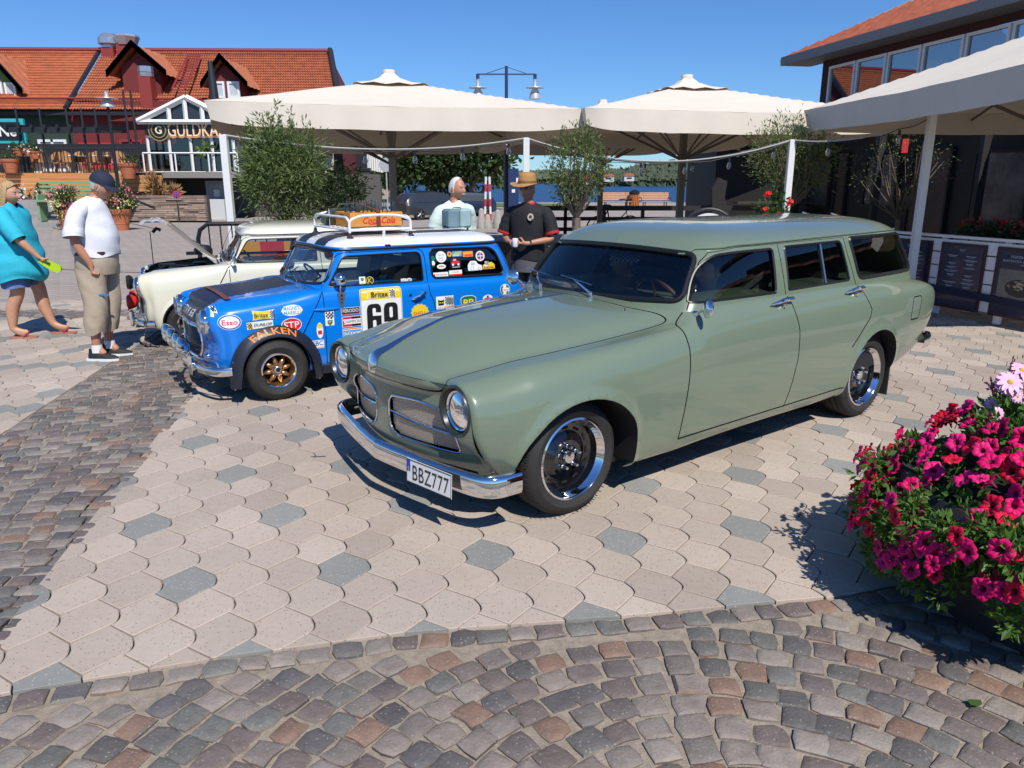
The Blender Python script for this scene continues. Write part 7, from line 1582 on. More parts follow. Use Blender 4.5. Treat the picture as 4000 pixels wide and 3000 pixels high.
 labs=('white wooden post in front of the left olive tree','white wooden post behind the man in the straw hat','white wooden post rising behind the green car roof','white wooden post beside the menu boards at right')
 tops=[2.16,2.19,2.17,2.62]
 for(x,y),lb,z in zip(pts,labs,tops):o=bx('post',wp,None,(0,0,z/2),(.085,.085,z),bev=.004);o.location=(x,y,0);tag(o,lb,'post','white posts of the terrace fence')
 sg=thing('string_lights','pale rope with black cable and glass bulbs strung between the white posts','string lights');gb=glassmat('bulb_glass',(.85,.84,.78),.14)
 def span(a,b_,sag,nb):
  a,b_=Vector(a),Vector(b_);Q=[a.lerp(b_,t_)-Vector((0,0,sag*4*t_*(1-t_)))for t_ in np.linspace(0,1,24)];tb('rope',rp,sg,Q,.011,6);tb('cable',bs,sg,[q-Vector((0,.01,.028+.012*math.sin(i*1.3)))for i,q in enumerate(Q)],.006,5)
  for k in range(nb):
   q=a.lerp(b_,(k+.6)/nb);t_=(k+.6)/nb;q=q-Vector((0,0,sag*4*t_*(1-t_)));b=MB();b.lathe([(.016,-.03),(.018,-.09),(0,-.09)],c=tuple(q),n=10);h=b.build('lamp_holder',bs,sg);b=MB();b.lathe([(.014,-.09),(.032,-.13),(.034,-.155),(.02,-.185),(0,-.19)],c=tuple(q),n=12);b.build('bulb',gb,h)
 P3=[Vector((x,y,z))for(x,y),z in zip(pts,tops)];span(P3[0],P3[1],.16,6);span(P3[1],P3[2],.30,6);span(P3[2],P3[3]-Vector((0,0,.25)),.12,2);span(P3[2]+Vector((0,.05,0)),Vector((1.0,17,2.3)),.3,5)
# ---- parasols
 canopy('huge cream parasol at left, its edge running above the cream car',(-2.05,13.5),2.60,rad(13.5),2.62,3.24)
 canopy('huge cream parasol right of centre above the sea view',(3.10,14.35),2.55,rad(10),2.62,3.27)
 canopy('huge cream parasol at the right edge with its shaded flap facing us',(6.98,9.40),2.55,rad(3),2.62,3.60)
 canopy('cream parasol in the back row, its tip showing between the two front ones',(2.2,19.45),2.6,rad(10),2.62,3.35);canopy('cream parasol in the back row behind the left one, mostly hidden',(-2.85,18.55),2.62,rad(13.5),2.63,3.1,detail=False)
# ---- olive trees
 ol=leafmat('olive_leaf',(.135,.175,.060),.40);dk=leafmat('dark_leaf',(.030,.055,.018),.45)
 tree('olive_tree','bushy grey-green olive tree with tall shoots behind the cream car','tree',(-2.92,10.0,0),1.05,.05,(0,0,1.70),(.47,.45,.56),9500,.075,.019,ol,130,bare=30,shell=.3,tall=[(-.33,-.1,1.95,.38),(.0,-.05,2.1,.48),(.15,0,2.1,.38),(-.12,0,2.0,.40),(.38,0,1.95,.36),(-.42,0,1.9,.36)])
 tree('dark_shrub','dark small-leaved shrub right of the bushy olive tree','shrub',(-2.62,11.3,0),.9,.04,(.1,0,1.45),(.42,.4,.42),3800,.055,.024,dk,60,bare=20)
 tree('olive_tree','thin open olive tree right of the man in the straw hat','tree',(.84,10.1,0),1.15,.075,(.0,0,1.78),(.35,.34,.44),3000,.06,.016,ol,80,bare=40,tall=[(-.2,0,1.9,.38),(.12,0,1.95,.34),(.28,0,1.85,.30)])
 tree('olive_tree','thin olive tree behind the white post at the right parasol','tree',(4.15,11.7,0),1.2,.05,(.0,0,1.95),(.62,.5,.50),4200,.065,.016,ol,70,bare=45,tall=[(.1,0,2.2,.34),(-.3,0,2.1,.3)])
 tree('olive_tree','bare-twigged olive tree in the deep shade by the dark facade','tree',(6.4,12.8,0),1.0,.05,(.0,0,1.8),(.85,.6,.6),900,.05,.012,ol,60,bare=26)
 bg=leafmat('broadleaf',(.045,.075,.022),.4)
 for k,(u,Y,z0,r,n_,lab)in enumerate(((1520,62,3.6,(2.6,2,2.4),2600,'round green tree on the quay left of the parasol pole'),(1700,46,3.0,(2.8,2.2,1.9),3000,'large spreading tree behind the dark parked car'),(1850,44,3.1,(2.6,2.0,1.5),2200,'broad tree crown above the red and white poles'),(1560,60,1.9,(2.0,1.5,1.3),1200,'low dark bush at the foot of the quay trees'))):
  x=(u-2000)/2955*Y*1.0;tree('quay_tree',lab,'tree',(x,Y,0),z0-r[2]*.6,.22,(0,0,z0),r,n_,.36,.22,bg,60,'trees along the quay',bare=14)
# ---- crowd barrier behind the cream car
 t=thing('crowd_barrier','black steel crowd barrier with red and orange reflector boards behind the cream car','barrier',(-3.05,9.35,0),rad(14));P=fillet([(-.72,0,.05),(-.72,0,1.12),(1.55,0,1.12),(1.55,0,.05)],.18).tolist()if False else[(-.72,0,0),(-.72,0,.95),(-.69,0,1.05),(-.60,0,1.12),(1.5,0,1.12),(1.58,0,1.05),(1.6,0,.95),(1.6,0,0)];tb('tube_frame',bs,t,P,.026,8);tb('lower_rail',bs,t,[(-.72,0,.22),(1.6,0,.22)],.018,8)
 for k in range(17):x=-.59+.13*k;tb('bar',bs,t,[(x,0,.22),(x,0,1.11)],.009,6)
 bx('hook',bs,t,(-.80,0,.78),(.14,.03,.04))
 for k,x in enumerate(np.arange(-.30,1.5,.28)):bx('reflector_board',mat('board_orange',(.62,.27,.03),.4)if k%2==0 else mat('board_red',(.50,.03,.02),.4),t,(x+.14,-.03,.83),(.28,.015,.15))
# ---- granite stones, barred poles, road sign, cars
 gm=mat('granite',(.33,.31,.28),.85,var=.2,vscale=6,bump=.5,bscale=20)
 for u,v,h,lab in((1880,862,.85,'rough granite bollard left of the short square one'),(1905,862,.6,'short square granite bollard between two taller ones'),(1945,862,.8,'rough granite bollard just left of the man in the straw hat'),(1845,850,.45,'low granite bollard behind the white-haired man'),(2335,868,.5,'low granite block by the fence under the back parasol')):
  Y=27;p=at(u,v,Y);b=MB();b.grid([[(rr_*math.cos(a)*(1+.12*math.sin(3*a+u)),rr_*math.sin(a),z*h)for a in np.linspace(0,2*PI,10,endpoint=False)]for rr_,z in((.26,0),(.24,.5),(.17,.62),(.16,.9),(.08,1),(.0,1.02))],closed=True);o=b.build('granite_bollard',gm,ang=60);o.location=(p.x,Y,0);o.scale=(.62,.62,.80);tag(o,lab,'bollard','granite bollards')
 for u,lean,lab in((1893,-.16,'red and white banded barrier pole, the left one of two'),(1917,.1,'red and white banded barrier pole, the right one of two')):
  p=at(u,860,27);t=thing('barrier_pole',lab,'pole',(p.x,27,0))
  for k in range(7):z=.25*k;tb('band',mat('band_red',(.6,.03,.02),.5)if k%2 else mat('post_white',(.74,.74,.73),.5),t,[(lean*-z*.2,0,z),(lean*-(z+.25)*.2,0,z+.25)],.04,8)
 t=thing('info_column','dark blue information column with small white notices by the street lamp','sign',(at(1993,830,29).x+.1,29,0));bx('column',mat('sign_blue',(.02,.04,.12),.4),t,(0,0,1.1),(.42,.2,1.9));bx('notice',wp,t,(.02,-.105,1.25),(.12,.01,.12));bx('notice',wp,t,(.16,-.105,1.62),(.08,.01,.2));bx('post',bs,t,(-.30,0,1.5),(.09,.09,3.0))
 t=thing('round_road_sign','grey back of a round road sign on a thin pole','road sign',(at(1512,760,38).x,38,0));b=MB();b.lathe([(0,-.03),(.33,-.03),(.33,0),(0,0)],c=(0,0,2.35),axis='y',n=24);b.build('sign_disc',mat('sign_grey',(.4,.41,.42),.5),t);tb('pole',mat('sign_grey',(.4,.41,.42),.5),t,[(0,.03,0),(0,.03,2.7)],.035)
 def modern_car(lab,x,y,rz,m):
  t=thing('parked_car',lab,'car',(x,y,0),rz);S_=[(-2.1,[(.80,.35),(.82,.75),(.70,.9),(0,.93)]),(-1.9,[(.88,.28),(.90,.80),(.72,1.15),(0,1.2)]),(-1.5,[(.90,.25),(.92,.85),(.66,1.42),(0,1.50)]),(0,[(.90,.25),(.92,.85),(.64,1.50),(0,1.58)]),(.7,[(.90,.25),(.92,.85),(.68,1.35),(0,1.42)]),(1.2,[(.90,.25),(.91,.85),(.76,1.0),(0,1.05)]),(2.0,[(.84,.28),(.86,.65),(.68,.82),(0,.86)]),(2.15,[(.76,.32),(.78,.5),(.6,.7),(0,.72)])]
  R_=[[(x_,-a,z)for a,z in p]+[(x_,a,z)for a,z in p[::-1][1:]]for x_,p in S_];R_=table([s[0]for s in S_],np.array(R_),np.linspace(-2.1,2.15,40));b=MB();b.grid([[tuple(q)for q in r]for r in R_],flip=True);b.add([tuple(q)for q in R_[0]],[tuple(range(7))]);b.build('body',m,t,ang=30)
  for s in(-1,1):
   b=MB();b.prism([(-1.5,.12),(-1.2,.50),(.1,.52),(.65,.14)],-.01,.01,M=frame((0,-.945*s,.85),(1,0,0),(0,.30*s,.65)));b.build('side_window',mat('far_glass',(.03,.04,.05),.2),t)
   for x_ in(-1.3,1.35):
    w=empty('wheel',t,(x_,-.86*s,.33));b=MB();b.lathe([(.33,-.11),(.34,0),(.33,.11),(.24,.115),(.24,-.115),(.33,-.11)],axis='y',n=24);b.build('tyre',RUBBER(),w);b=MB();b.lathe([(.24,-.09),(.05,-.10),(0,-.1)],axis='y',n=10);b.lathe([(.24,.09),(.05,.10),(0,.1)],axis='y',n=10);b.build('rim',bs,w)
    for k in range(5):
     a=2*PI*k/5;tb('spoke',mat('silver_alloy',(.62,.62,.6),.3,metal=.9),w,[(0,-.115*s,0),(.21*math.cos(a),-.115*s,.21*math.sin(a))],.022,4)
  bx('light_bar',mat('tail_red',(.45,.01,.01),.3),t,(-2.02,0,.95),(.06,1.5,.05));return t
 dkp=mat('dark_grey_paint',(.03,.032,.036),.3,coat=1)
 modern_car('dark grey modern hatchback parked behind the left parasol pole, red rear light bar',-3.55,34.0,rad(38),dkp).scale=(.76,)*3;modern_car('dark blue modern car half hidden behind the white-haired man',-2.35,36.5,rad(200),mat('dark_blue_paint',(.01,.02,.05),.3,coat=1)).scale=(.72,)*3
# bicycle
 p=at(2285,815,30);t=thing('bicycle','black bicycle leaning by the black rail fence, handlebar showing','bicycle',(p.x,21.4,0),rad(20))
 for x in(-.5,.5):w=empty('wheel',t,(x,0,.34));b=MB();b.tube([(.33*math.cos(a),0,.33*math.sin(a))for a in np.linspace(0,2*PI,28,endpoint=False)],.02,6,closed=True);b.build('tyre',RUBBER(),w)
 b=MB();[b.tube(q,.018,6)for q in([(-.5,0,.34),(-.1,0,.34),(.38,0,.78),(.5,0,.34)],[(-.1,0,.34),(-.22,0,.92)],[(-.2,0,.85),(.38,0,.9)],[(-.5,0,.34),(-.2,0,.82)])];b.build('bicycle_frame',bs,t);b=MB();b.tube([(.30,-.30,1.10),(.42,-.2,1.12),(.38,0,1.08),(.42,.2,1.12),(.30,.30,1.10)],.016,6);b.tube([(.38,0,.78),(.38,0,1.08)],.018,6);b.build('handlebar',bs,t);b=MB();b.sphere((-.23,0,.96),(.14,.07,.035),10,6);b.build('saddle',bs,t)
# ---- street lamps
 nb=mat('lamp_blue',(.02,.035,.10),.4);ls=mat('lamp_shade',(.5,.52,.53),.35,.3);p=at(1975,258,21.5);t=thing('street_lamp','tall dark blue street lamp with two hanging bell lamps on a cross arm','street lamp',(p.x+.02,21.5,0));H=p.z
 tb('pole',nb,t,[(0,0,0),(0,0,H*.6),(0,0,H)],[.06,.05,.04]);tb('cross_arm',nb,t,[(-.78,0,H-.20),(.78,0,H-.20)],.022,6)
 for s in(-1,1):tb('stay_rod',nb,t,[(0,0,H-.02),(.55*s,0,H-.19)],.009,5);tb('lamp_drop',nb,t,[(.76*s,0,H-.2),(.76*s,0,H-.42)],.045,8);b=MB();lampshade(b,(.76*s,0,H-.62),.24);b.build('lamp_shade',ls,t)
 p=at(446,398,28);t=thing('street_lamp','slim black street lamp with a single bell lamp in front of the left building','street lamp',(-14.1,28,0));H=4.25;b=MB();b.tube([(0,0,-.3),(0,0,H)],[.09,.04],8);b.build('pole',bs,t);b=MB();lampshade(b,(0,0,H+.05),.36);b.build('lamp_shade',ls,t)
# ============================================================ buildings, planters, menu boards
def boards(name,m,parent,A,Bv,up,n,w=.97,t=.02):
 """n upright or lying boards side by side between A and B (bottom corners); up = height vector"""
 A,Bv,up=Vector(A),Vector(Bv),Vector(up);d=(Bv-A);nr=d.cross(up).normalized();b=MB()
 for k in range(n):
  a=A+d*(k+.5-w/2)/n;c=A+d*(k+.5+w/2)/n;q=[a,c,c+up,a+up];V=q+[p+nr*-t for p in q];b.add(V,[(3,2,1,0),(4,5,6,7),(0,1,5,4),(1,2,6,5),(2,3,7,6),(3,0,4,7)])
 return tag(b.build(name,m,parent,smooth=False),kind='stuff')
def quad(name,m,parent,P):b=MB();b.add([tuple(p)for p in P],[(0,1,2,3)]);return b.build(name,m,parent,smooth=False)
def window(parent,A,Bv,up,fw,fm,gm,nx=1,ny=1,out=.06):
 """framed window on a wall; A,B bottom corners, up vector"""
 A,Bv,up=Vector(A),Vector(Bv),Vector(up);d=Bv-A;L=d.length;H=up.length;dx=d/L;uz=up/H;nr=dx.cross(uz);f=empty('window',parent);M=frame(A,dx,uz);b=MB()
 def r(x0,y0,x1,y1):b.prism(rct(x0,y0,x1,y1),-.02,out,M=M)
 for i in range(nx+1):x=(L-fw)*i/nx;r(x,0,x+fw,H)
 for j in range(ny+1):y=(H-fw)*j/ny;r(fw,y+.001,L-fw,y+fw-.001)
 b.build('frame',fm,f,smooth=False);b=MB();b.add([(0,0,.01),(L,0,.01),(L,H,.01),(0,H,.01)],[(0,1,2,3)],0,M);b.build('pane',gm,f,smooth=False);return f
def build_right():
 maroon=mat('maroon_wall',(.055,.012,.014),.8,var=.1);grey=mat('fascia_grey',(.21,.215,.22),.7);tile=mat('clay_tile_dark',(.36,.095,.045),.75,var=.30,vscale=3);white=WHITEP();t=thing('restaurant_building','dark red restaurant building with clay tile roof and long white window band at right','building')
 a=Vector((8.15,24.7,5.2));e=Vector((10.05,14.9,5.2));d=(e-a).normalized();e2=e+d*12;n=Vector((-d.y,d.x,0));n=n if n.x>0 else-n
 r0=a+n*4.4+d*1.8+Vector((0,0,1.95));r1=e2+n*4.4+Vector((0,0,1.95))
 tile_roof('roof_tiles',e2,a,r0,r1,70,14,tile,t,.09);b=MB();b.tube([r0+Vector((0,0,.05)),r1+Vector((0,0,.05))],.12,8);b.build('ridge_tiles',tile,t)
 quad('gable_slope',tile,t,[a,a+n*8.8,r0+n*.02,r0])
 b=MB();up=Vector((0,0,1));b.add([a-up*.22,e2-up*.22,e2+up*.02,a+up*.02,a-up*.22+n*.05,e2-up*.22+n*.05,e2+up*.02+n*.05,a+up*.02+n*.05],[(0,1,2,3),(7,6,5,4),(0,3,7,4)]);b.build('fascia',grey,t,smooth=False)
 quad('eave_soffit',grey,t,[a-up*.215,e2-up*.215,e2-up*.215+n*1.0,a-up*.215+n*1.0]);tb('barge_board',grey,t,[a-up*.1,r0+up*.02],.07,4)
 w0=a+n*.75+d*1.1;w0.z=0;w1=e2+n*.75;w1.z=0;zb,zt=3.35,4.78
 quad('wall',maroon,t,[w0,w1,w1+up*3.3,w0+up*3.3]);quad('wall',maroon,t,[w0+up*4.8,w1+up*4.8,w1+up*5.1,w0+up*5.1]);quad('end_wall',maroon,t,[w0+n*7,w0,w0+up*5.1,w0+n*7+up*5.1]);quad('corner_post',maroon,t,[w0-n*.01,w0+d*.35-n*.01,w0+d*.35+up*5-n*.01,w0+up*5-n*.01])
 quad('attic_back_wall',mat('pale_timber',(.13,.10,.08),.8),t,[w0+n*6.5+up*3.3,w1+n*6.5+up*3.3,w1+n*6.5+up*5.1,w0+n*6.5+up*5.1]);quad('attic_floor',maroon,t,[w0+up*3.3,w1+up*3.3,w1+n*6.5+up*3.3,w0+n*6.5+up*3.3])
 gl=glassmat('house_glass',(.30,.32,.35),.30);L=.40
 for k in range(13):A=w0+d*L+up*zb;w_=1.22 if k!=3 else 1.30;window(t,A,A+d*w_,up*(zt-zb),.075,white,gl);L+=w_+.06
# lean-to roof below the windows and deep shaded ground floor with posts, panels and doors
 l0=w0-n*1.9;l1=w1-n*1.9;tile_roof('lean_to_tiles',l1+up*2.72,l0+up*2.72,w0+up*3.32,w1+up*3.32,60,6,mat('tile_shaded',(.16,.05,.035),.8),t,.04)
 black=mat('shaded_black',(.013,.011,.011),.7);quad('shop_front',black,t,[l0+n*.5,l1+n*.5,l1+n*.5+up*2.7,l0+n*.5+up*2.7])  # dark wall, with the deep shade under the parasols put into its colour
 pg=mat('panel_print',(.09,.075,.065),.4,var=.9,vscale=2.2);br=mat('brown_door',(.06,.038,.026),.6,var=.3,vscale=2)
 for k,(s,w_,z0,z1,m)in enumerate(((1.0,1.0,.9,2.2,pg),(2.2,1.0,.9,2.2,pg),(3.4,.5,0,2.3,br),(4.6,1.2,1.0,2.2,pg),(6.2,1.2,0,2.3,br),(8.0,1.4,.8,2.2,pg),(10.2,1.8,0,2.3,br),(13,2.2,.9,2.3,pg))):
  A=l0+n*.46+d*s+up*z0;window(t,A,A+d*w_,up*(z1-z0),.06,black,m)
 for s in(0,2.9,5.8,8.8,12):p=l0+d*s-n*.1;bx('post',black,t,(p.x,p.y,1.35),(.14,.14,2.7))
# dark bar counter and screens on the terrace side
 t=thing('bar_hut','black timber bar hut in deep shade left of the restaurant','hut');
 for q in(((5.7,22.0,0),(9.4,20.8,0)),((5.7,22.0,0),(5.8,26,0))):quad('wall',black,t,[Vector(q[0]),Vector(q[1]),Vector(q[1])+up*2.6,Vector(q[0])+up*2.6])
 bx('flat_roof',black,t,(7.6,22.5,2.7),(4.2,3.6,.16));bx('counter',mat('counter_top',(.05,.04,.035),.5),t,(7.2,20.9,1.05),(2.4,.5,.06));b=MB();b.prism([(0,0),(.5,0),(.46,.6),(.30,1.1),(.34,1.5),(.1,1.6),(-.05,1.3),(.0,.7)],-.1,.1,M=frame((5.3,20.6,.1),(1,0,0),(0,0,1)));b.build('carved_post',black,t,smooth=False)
# neon-like small sign
 o=bx('small_sign',mat('sign_red',(.5,.03,.03),.5),None,(0,0,0),(.10,.02,.22));o.location=at(3535,570,13);tag(o,'small red and white sign hanging in the dark under the right parasol','sign')
# menu fence
 t=thing('menu_fence','white slatted fence carrying framed navy menu boards','fence');A=Vector((4.98,10.15,0));Bq=Vector((6.45,6.30,0));d=(Bq-A).normalized();L=(Bq-A).length;nr=Vector((d.y,-d.x,0));nr=nr if nr.x<0 else-nr;Mf=lambda s,z,o=0:A+d*s+nr*o+up*z
 M0=frame(A,d,up)
 for k in range(5):b=MB();b.prism(rct(0,.14+.162*k,L,.14+.162*k+.145),-.01,.01,M=M0);b.build('slat',white,t,smooth=False)
 for k in range(6):b=MB();b.prism(rct(L*k/5-.04,0.02,L*k/5+.04,.97),-.05,-.011,M=M0);b.build('post',white,t,smooth=False)
 b=MB();b.prism(rct(0,.955,L,.985),-.06,.03,M=M0);b.build('top_rail',white,t,smooth=False)
 navy=mat('menu_navy',(.012,.020,.055),.25,coat=.3);fr=mat('menu_frame',(.045,.012,.012),.5)
 heads=('DRYCK','MAT','FISKEBODENS');s=.10
 for k in range(5):
  w_=.60 if k<2 else .66;h0,h1=.12,.90;mb=empty('menu_board',t);b=MB();b.prism(rct(s,h0,s+w_,h1),.013,.030,M=M0);b.build('board_frame',fr,mb,smooth=False);b=MB();b.prism(rct(s+.03,h0+.03,s+w_-.03,h1-.03),.030,.034,M=M0);b.build('board_print',navy,mb,smooth=False)
  b=MB();cx=s+w_/2;T_=lambda x,y:M0@Matrix.Translation((x,y,.0355))
  if k<2 or k>2:
   put_text(b,heads[k%2],T_(cx,h1-.08),.026)
   for c in(-.12,.12):
    for j in range(9):
     if(j*7+int(c*100))%5==0:continue
     ww=.05+.035*((j*13+k)%3)/2;b.prism(rct(cx+c-ww,h1-.15-.045*j,cx+c+ww,h1-.143-.045*j),.0342,.0355,M=M0);b.prism(rct(cx+c-ww*.7,h1-.163-.045*j,cx+c+ww*.6,h1-.159-.045*j),.0342,.0355,M=M0)
  else:
   put_text(b,'FISKEBODENS',T_(cx,h1-.10),.030,width=.30);put_text(b,'BAKMACKA & PROSECCO',T_(cx,h1-.145),.026,width=.48);put_text(b,'159:-',T_(cx,h1-.185),.022)
  b.build('board_lettering',mat('ink_pale',(.42,.46,.55),.6),mb,smooth=False)
  if k==2:
   b=MB();b.prism(rct(s+.07,.28,s+w_-.07,.66),.0342,.036,M=M0);b.build('photo_ground',mat('photo_grey',(.20,.18,.16),.5,var=.3,vscale=6),mb,smooth=False);b=MB();b.prism(ell(cx,.46,.17,.10),.036,.037,M=M0);b.build('photo_plate',mat('photo_dark',(.05,.045,.04),.5),mb,smooth=False);b=MB()
   for q in range(26):a_=rng.uniform(0,6.28);r_=rng.uniform(0,1);b.prism(ell(cx+.13*r_*math.cos(a_),.49+.06*r_*math.sin(a_),.018,.012,8),.0372+q*1e-4,.0376+q*1e-4,mi=q%3,M=M0)
   b.build('photo_food',[mat('food_pink',(.45,.25,.18),.5),mat('food_cream',(.5,.45,.33),.5),mat('food_green',(.12,.2,.04),.5)],mb,smooth=False)
  s+=w_+.13
 b=MB();b.prism([(0,.32),(L,.17),(L,.25),(0,.41)],.038,.046,M=M0);b.build('rope_band',mat('navy_rope',(.01,.014,.04),.7),t,smooth=False)
 lg=leafmat('lime_leaf',(.22,.36,.02),.25)
 t=thing('herb_planter','lime green leafy plants in the planter above the menu boards','plant');b=MB()
 for k in range(9):p=Mf(2.05+.22*k,1.02,-.18);leaves(b,p,(.15,.17,.12),420,.05,.028,14)
 tag(b.build('foliage',lg,t,smooth=False),kind='stuff');p=(Mf(1.0,.80,-.2)+Mf(3.9,.80,-.2))/2;b=MB();b.prism(rct(.9,.62,L,.96),-.36,-.07,M=M0);b.build('planter_box',white,t,smooth=False)
 t=thing('dark_planter_plants','dark leaves with dull red flowers above the left menu board','plant');b=MB()
 for k in range(5):p=Mf(1.0+.2*k,1.02,-.2);leaves(b,p,(.14,.15,.11),240,.06,.03,12);leaves(b,p+up*.07,(.12,.12,.08),26,.05,.045,10,mi=1)
 tag(b.build('foliage',[leafmat('dark_leaf',(.030,.055,.018),.45),mat('dull_red',(.35,.02,.02),.7)],t,smooth=False),kind='stuff')
 t=thing('red_hibiscus','plant with bright red flowers rising behind the green car roof','plant',(3.33,10.0,0));b=MB();cc=leaves(b,(0,0,1.25),(.20,.15,.22),420,.07,.035,20);tag(b.build('foliage',leafmat('leaf_mid',(.05,.10,.025)),t,smooth=False),kind='stuff');b=MB();b.lathe([(.12,0),(.16,.45),(.14,.45),(0,.42)],n=20);b.build('pot',mat('dark_pot',(.05,.04,.04),.7),t);tb('stem',mat('bark',(.16,.12,.09)),t,[(0,0,.4),(.0,0,1.2)],.012,6)
 for x,y,z in((-.11,-.14,1.44),(-.08,-.15,1.46),(.19,-.14,1.37),(-.10,-.14,1.46),(.17,-.14,1.33),(-.12,-.15,1.27),(.06,-.15,1.20),(.21,-.13,1.36)):
  b=MB();b.lathe([(.0,.0),(.02,.01),(.055,.035),(.06,.02)],n=10);o=b.build('flower',mat('scarlet',(.70,.015,.02),.5),t);o.scale=(.5,.5,.6);o.location=(x,y,z);o.rotation_euler=(rad(60),rad(20*x*8),0)
def build_left():
 up=Vector((0,0,1));t=thing('waterfront_building','long red and green timber building with orange tiled roof and dormers at left','building');tile=mat('clay_tile',(.48,.155,.070),.75,var=.22,vscale=3,bump=.2);red=mat('red_timber',(.16,.022,.022),.75);green=mat('green_timber',(.12,.20,.065),.75);dg=mat('dark_green_timber',(.022,.045,.030),.75);dk=mat('black_trim',(.014,.016,.022),.6);white=WHITEP();gl=mat('window_dark_glass',(.03,.035,.045),.12);flash=mat('red_flashing',(.26,.035,.03),.55)
 A=at(-160,428,37.5);B_=at(1322,432,39.5);C=at(1282,203,44);D=at(-160,197,42);x_s=lambda u:at(u,428,38.2)
 m0=A.lerp(B_,.28+.0);m0=A+(B_-A)*((240+160)/1482);n0=D+(C-D)*((378+160)/1442)
 tile_roof('roof_tiles',A,m0,n0,D,62,22,tile,t,.06);tile_roof('roof_tiles',m0+Vector((.15,0,0)),B_,C,n0+Vector((.15,0,0)),96,22,mat('clay_tile_b',(.40,.125,.058),.75,var=.25,vscale=3),t,.06)
 tb('parting_gutter',dk,t,[m0+up*.08,n0+up*.10],.11,6);tb('ridge_cap',mat('ridge_purple',(.16,.02,.05),.6),t,[D+up*.08,C+up*.08],.10,6);tb('gable_trim',dk,t,[B_+up*.05+Vector((.1,0,0)),C+up*.1+Vector((.1,0,0))],.16,6)
 back=at(1325,330,50);b=MB();b.add([B_,C,Vector((C.x+.9,C.y+5,B_.z)),Vector((B_.x+.2,B_.y,B_.z-5)),Vector((C.x+.9,C.y+5,B_.z-5))],[(0,1,2),(0,2,4,3)]);b.build('gable_wall',red,t,smooth=False)
 for k in(.10,.93):P,Q=A.lerp(D,k)+up*.22-Vector((0,.1,0)),B_.lerp(C,k)+up*.22-Vector((0,.1,0));tb('snow_rail' if k<.5 else 'roof_rail',flash,t,[P,Q],.05,4)
# walls under the eaves
 wz=A.z;yb=38.6;L0=at(-160,600,yb).x;Lm=at(270,430,yb).x;L1=at(1290,430,yb).x
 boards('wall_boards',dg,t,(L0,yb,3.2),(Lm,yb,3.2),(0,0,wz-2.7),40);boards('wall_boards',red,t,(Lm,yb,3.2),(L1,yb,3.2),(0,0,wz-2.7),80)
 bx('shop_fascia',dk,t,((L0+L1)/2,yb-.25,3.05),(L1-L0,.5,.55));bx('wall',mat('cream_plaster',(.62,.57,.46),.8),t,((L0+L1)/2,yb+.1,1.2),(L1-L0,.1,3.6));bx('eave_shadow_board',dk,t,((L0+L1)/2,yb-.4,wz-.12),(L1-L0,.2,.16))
 for u0,u1,m in((-20,130,mat('shop_dark',(.02,.02,.022),.3)),(165,275,white),(325,452,mat('red_banner',(.62,.015,.03),.8)),(480,570,flash)):
  a,c=at(u0,670,yb-.1),at(u1,670,yb-.1);z1=at(u0,545,yb).z
  if m is white:window(t,(a.x,yb-.05,a.z),(c.x,yb-.05,a.z),up*(z1-a.z),.12,white,mat('poster_glass',(.25,.28,.30),.2),2)
  elif u0==480:window(t,(a.x,yb-.05,a.z),(c.x,yb-.05,a.z),up*(z1-a.z),.12,flash,gl,2,2)
  else:bx('banner' if u0==325 else 'doorway',m,t,((a.x+c.x)/2,yb-.12,(a.z+z1)/2),(c.x-a.x,.1,z1-a.z-(.3 if u0==325 else 0)))
# dormers
 def dormer(u0,u1,vb,va,uc,vt,Y,wall,wins,k=1.0):
  g=empty('dormer',t);a,c=at(u0,vb,Y),at(u1,vb,Y);p=at(uc,vt,Y);w=(c.x-a.x);ze=at(u0,va,Y).z;dp=4.2;cx=p.x
  b=MB();b.add([(a.x,Y,a.z-1),(c.x,Y,a.z-1),(c.x,Y,ze),(cx,Y,p.z-.2),(a.x,Y,ze),(a.x,Y+dp,a.z-1),(c.x,Y+dp,a.z-1),(c.x,Y+dp,ze),(a.x,Y+dp,ze)],[(0,1,2,3,4),(1,6,7,2),(0,4,8,5)]);b.build('dormer_wall',wall,g,smooth=False)
  o=.55*k;e0=Vector((a.x-o,Y-.5,ze-o*(p.z-ze)/(w/2)));e1=Vector((c.x+o,Y-.5,e0.z));pk=Vector((cx,Y-.5,p.z));bk=Vector((0,dp+1.5,0))
  tile_roof('dormer_tiles',pk+bk+up*.1,pk+up*.1,e0+up*.1,e0+bk+up*.1,10,6,tile,g,-.04);tile_roof('dormer_tiles',pk+up*.1,pk+bk+up*.1,e1+bk+up*.1,e1+up*.1,10,6,tile,g,-.04)
  for q in(e0,e1):
   b=MB();s_=Vector((0,.12,0));b.add([q,pk,pk+up*.30*k,q+up*.30*k,q+s_,pk+s_,pk+up*.30*k+s_,q+up*.30*k+s_],[(0,1,2,3),(3,2,1,0),(4,5,1,0),(3,2,6,7)]);b.build('barge_board',dk,g,smooth=False)
  for wu0,wu1,v0,v1 in wins:a2,c2=at(wu0,v1,Y-.06),at(wu1,v1,Y-.06);window(g,a2,Vector((c2.x,a2.y,a2.z)),up*(at(wu0,v0,Y-.06).z-a2.z),.10,white,mat('blind_glass',(.50,.54,.55),.3))
 dormer(482,628,330,262,532,188,39.6,red,[])
 dormer(842,945,385,300,872,236,39.0,red,[(838,882,318,384),(893,940,318,384)],.9)
 dormer(-110,75,400,325,-30,215,38.9,green,[(-30,18,320,388),(27,70,322,388)],1.0)
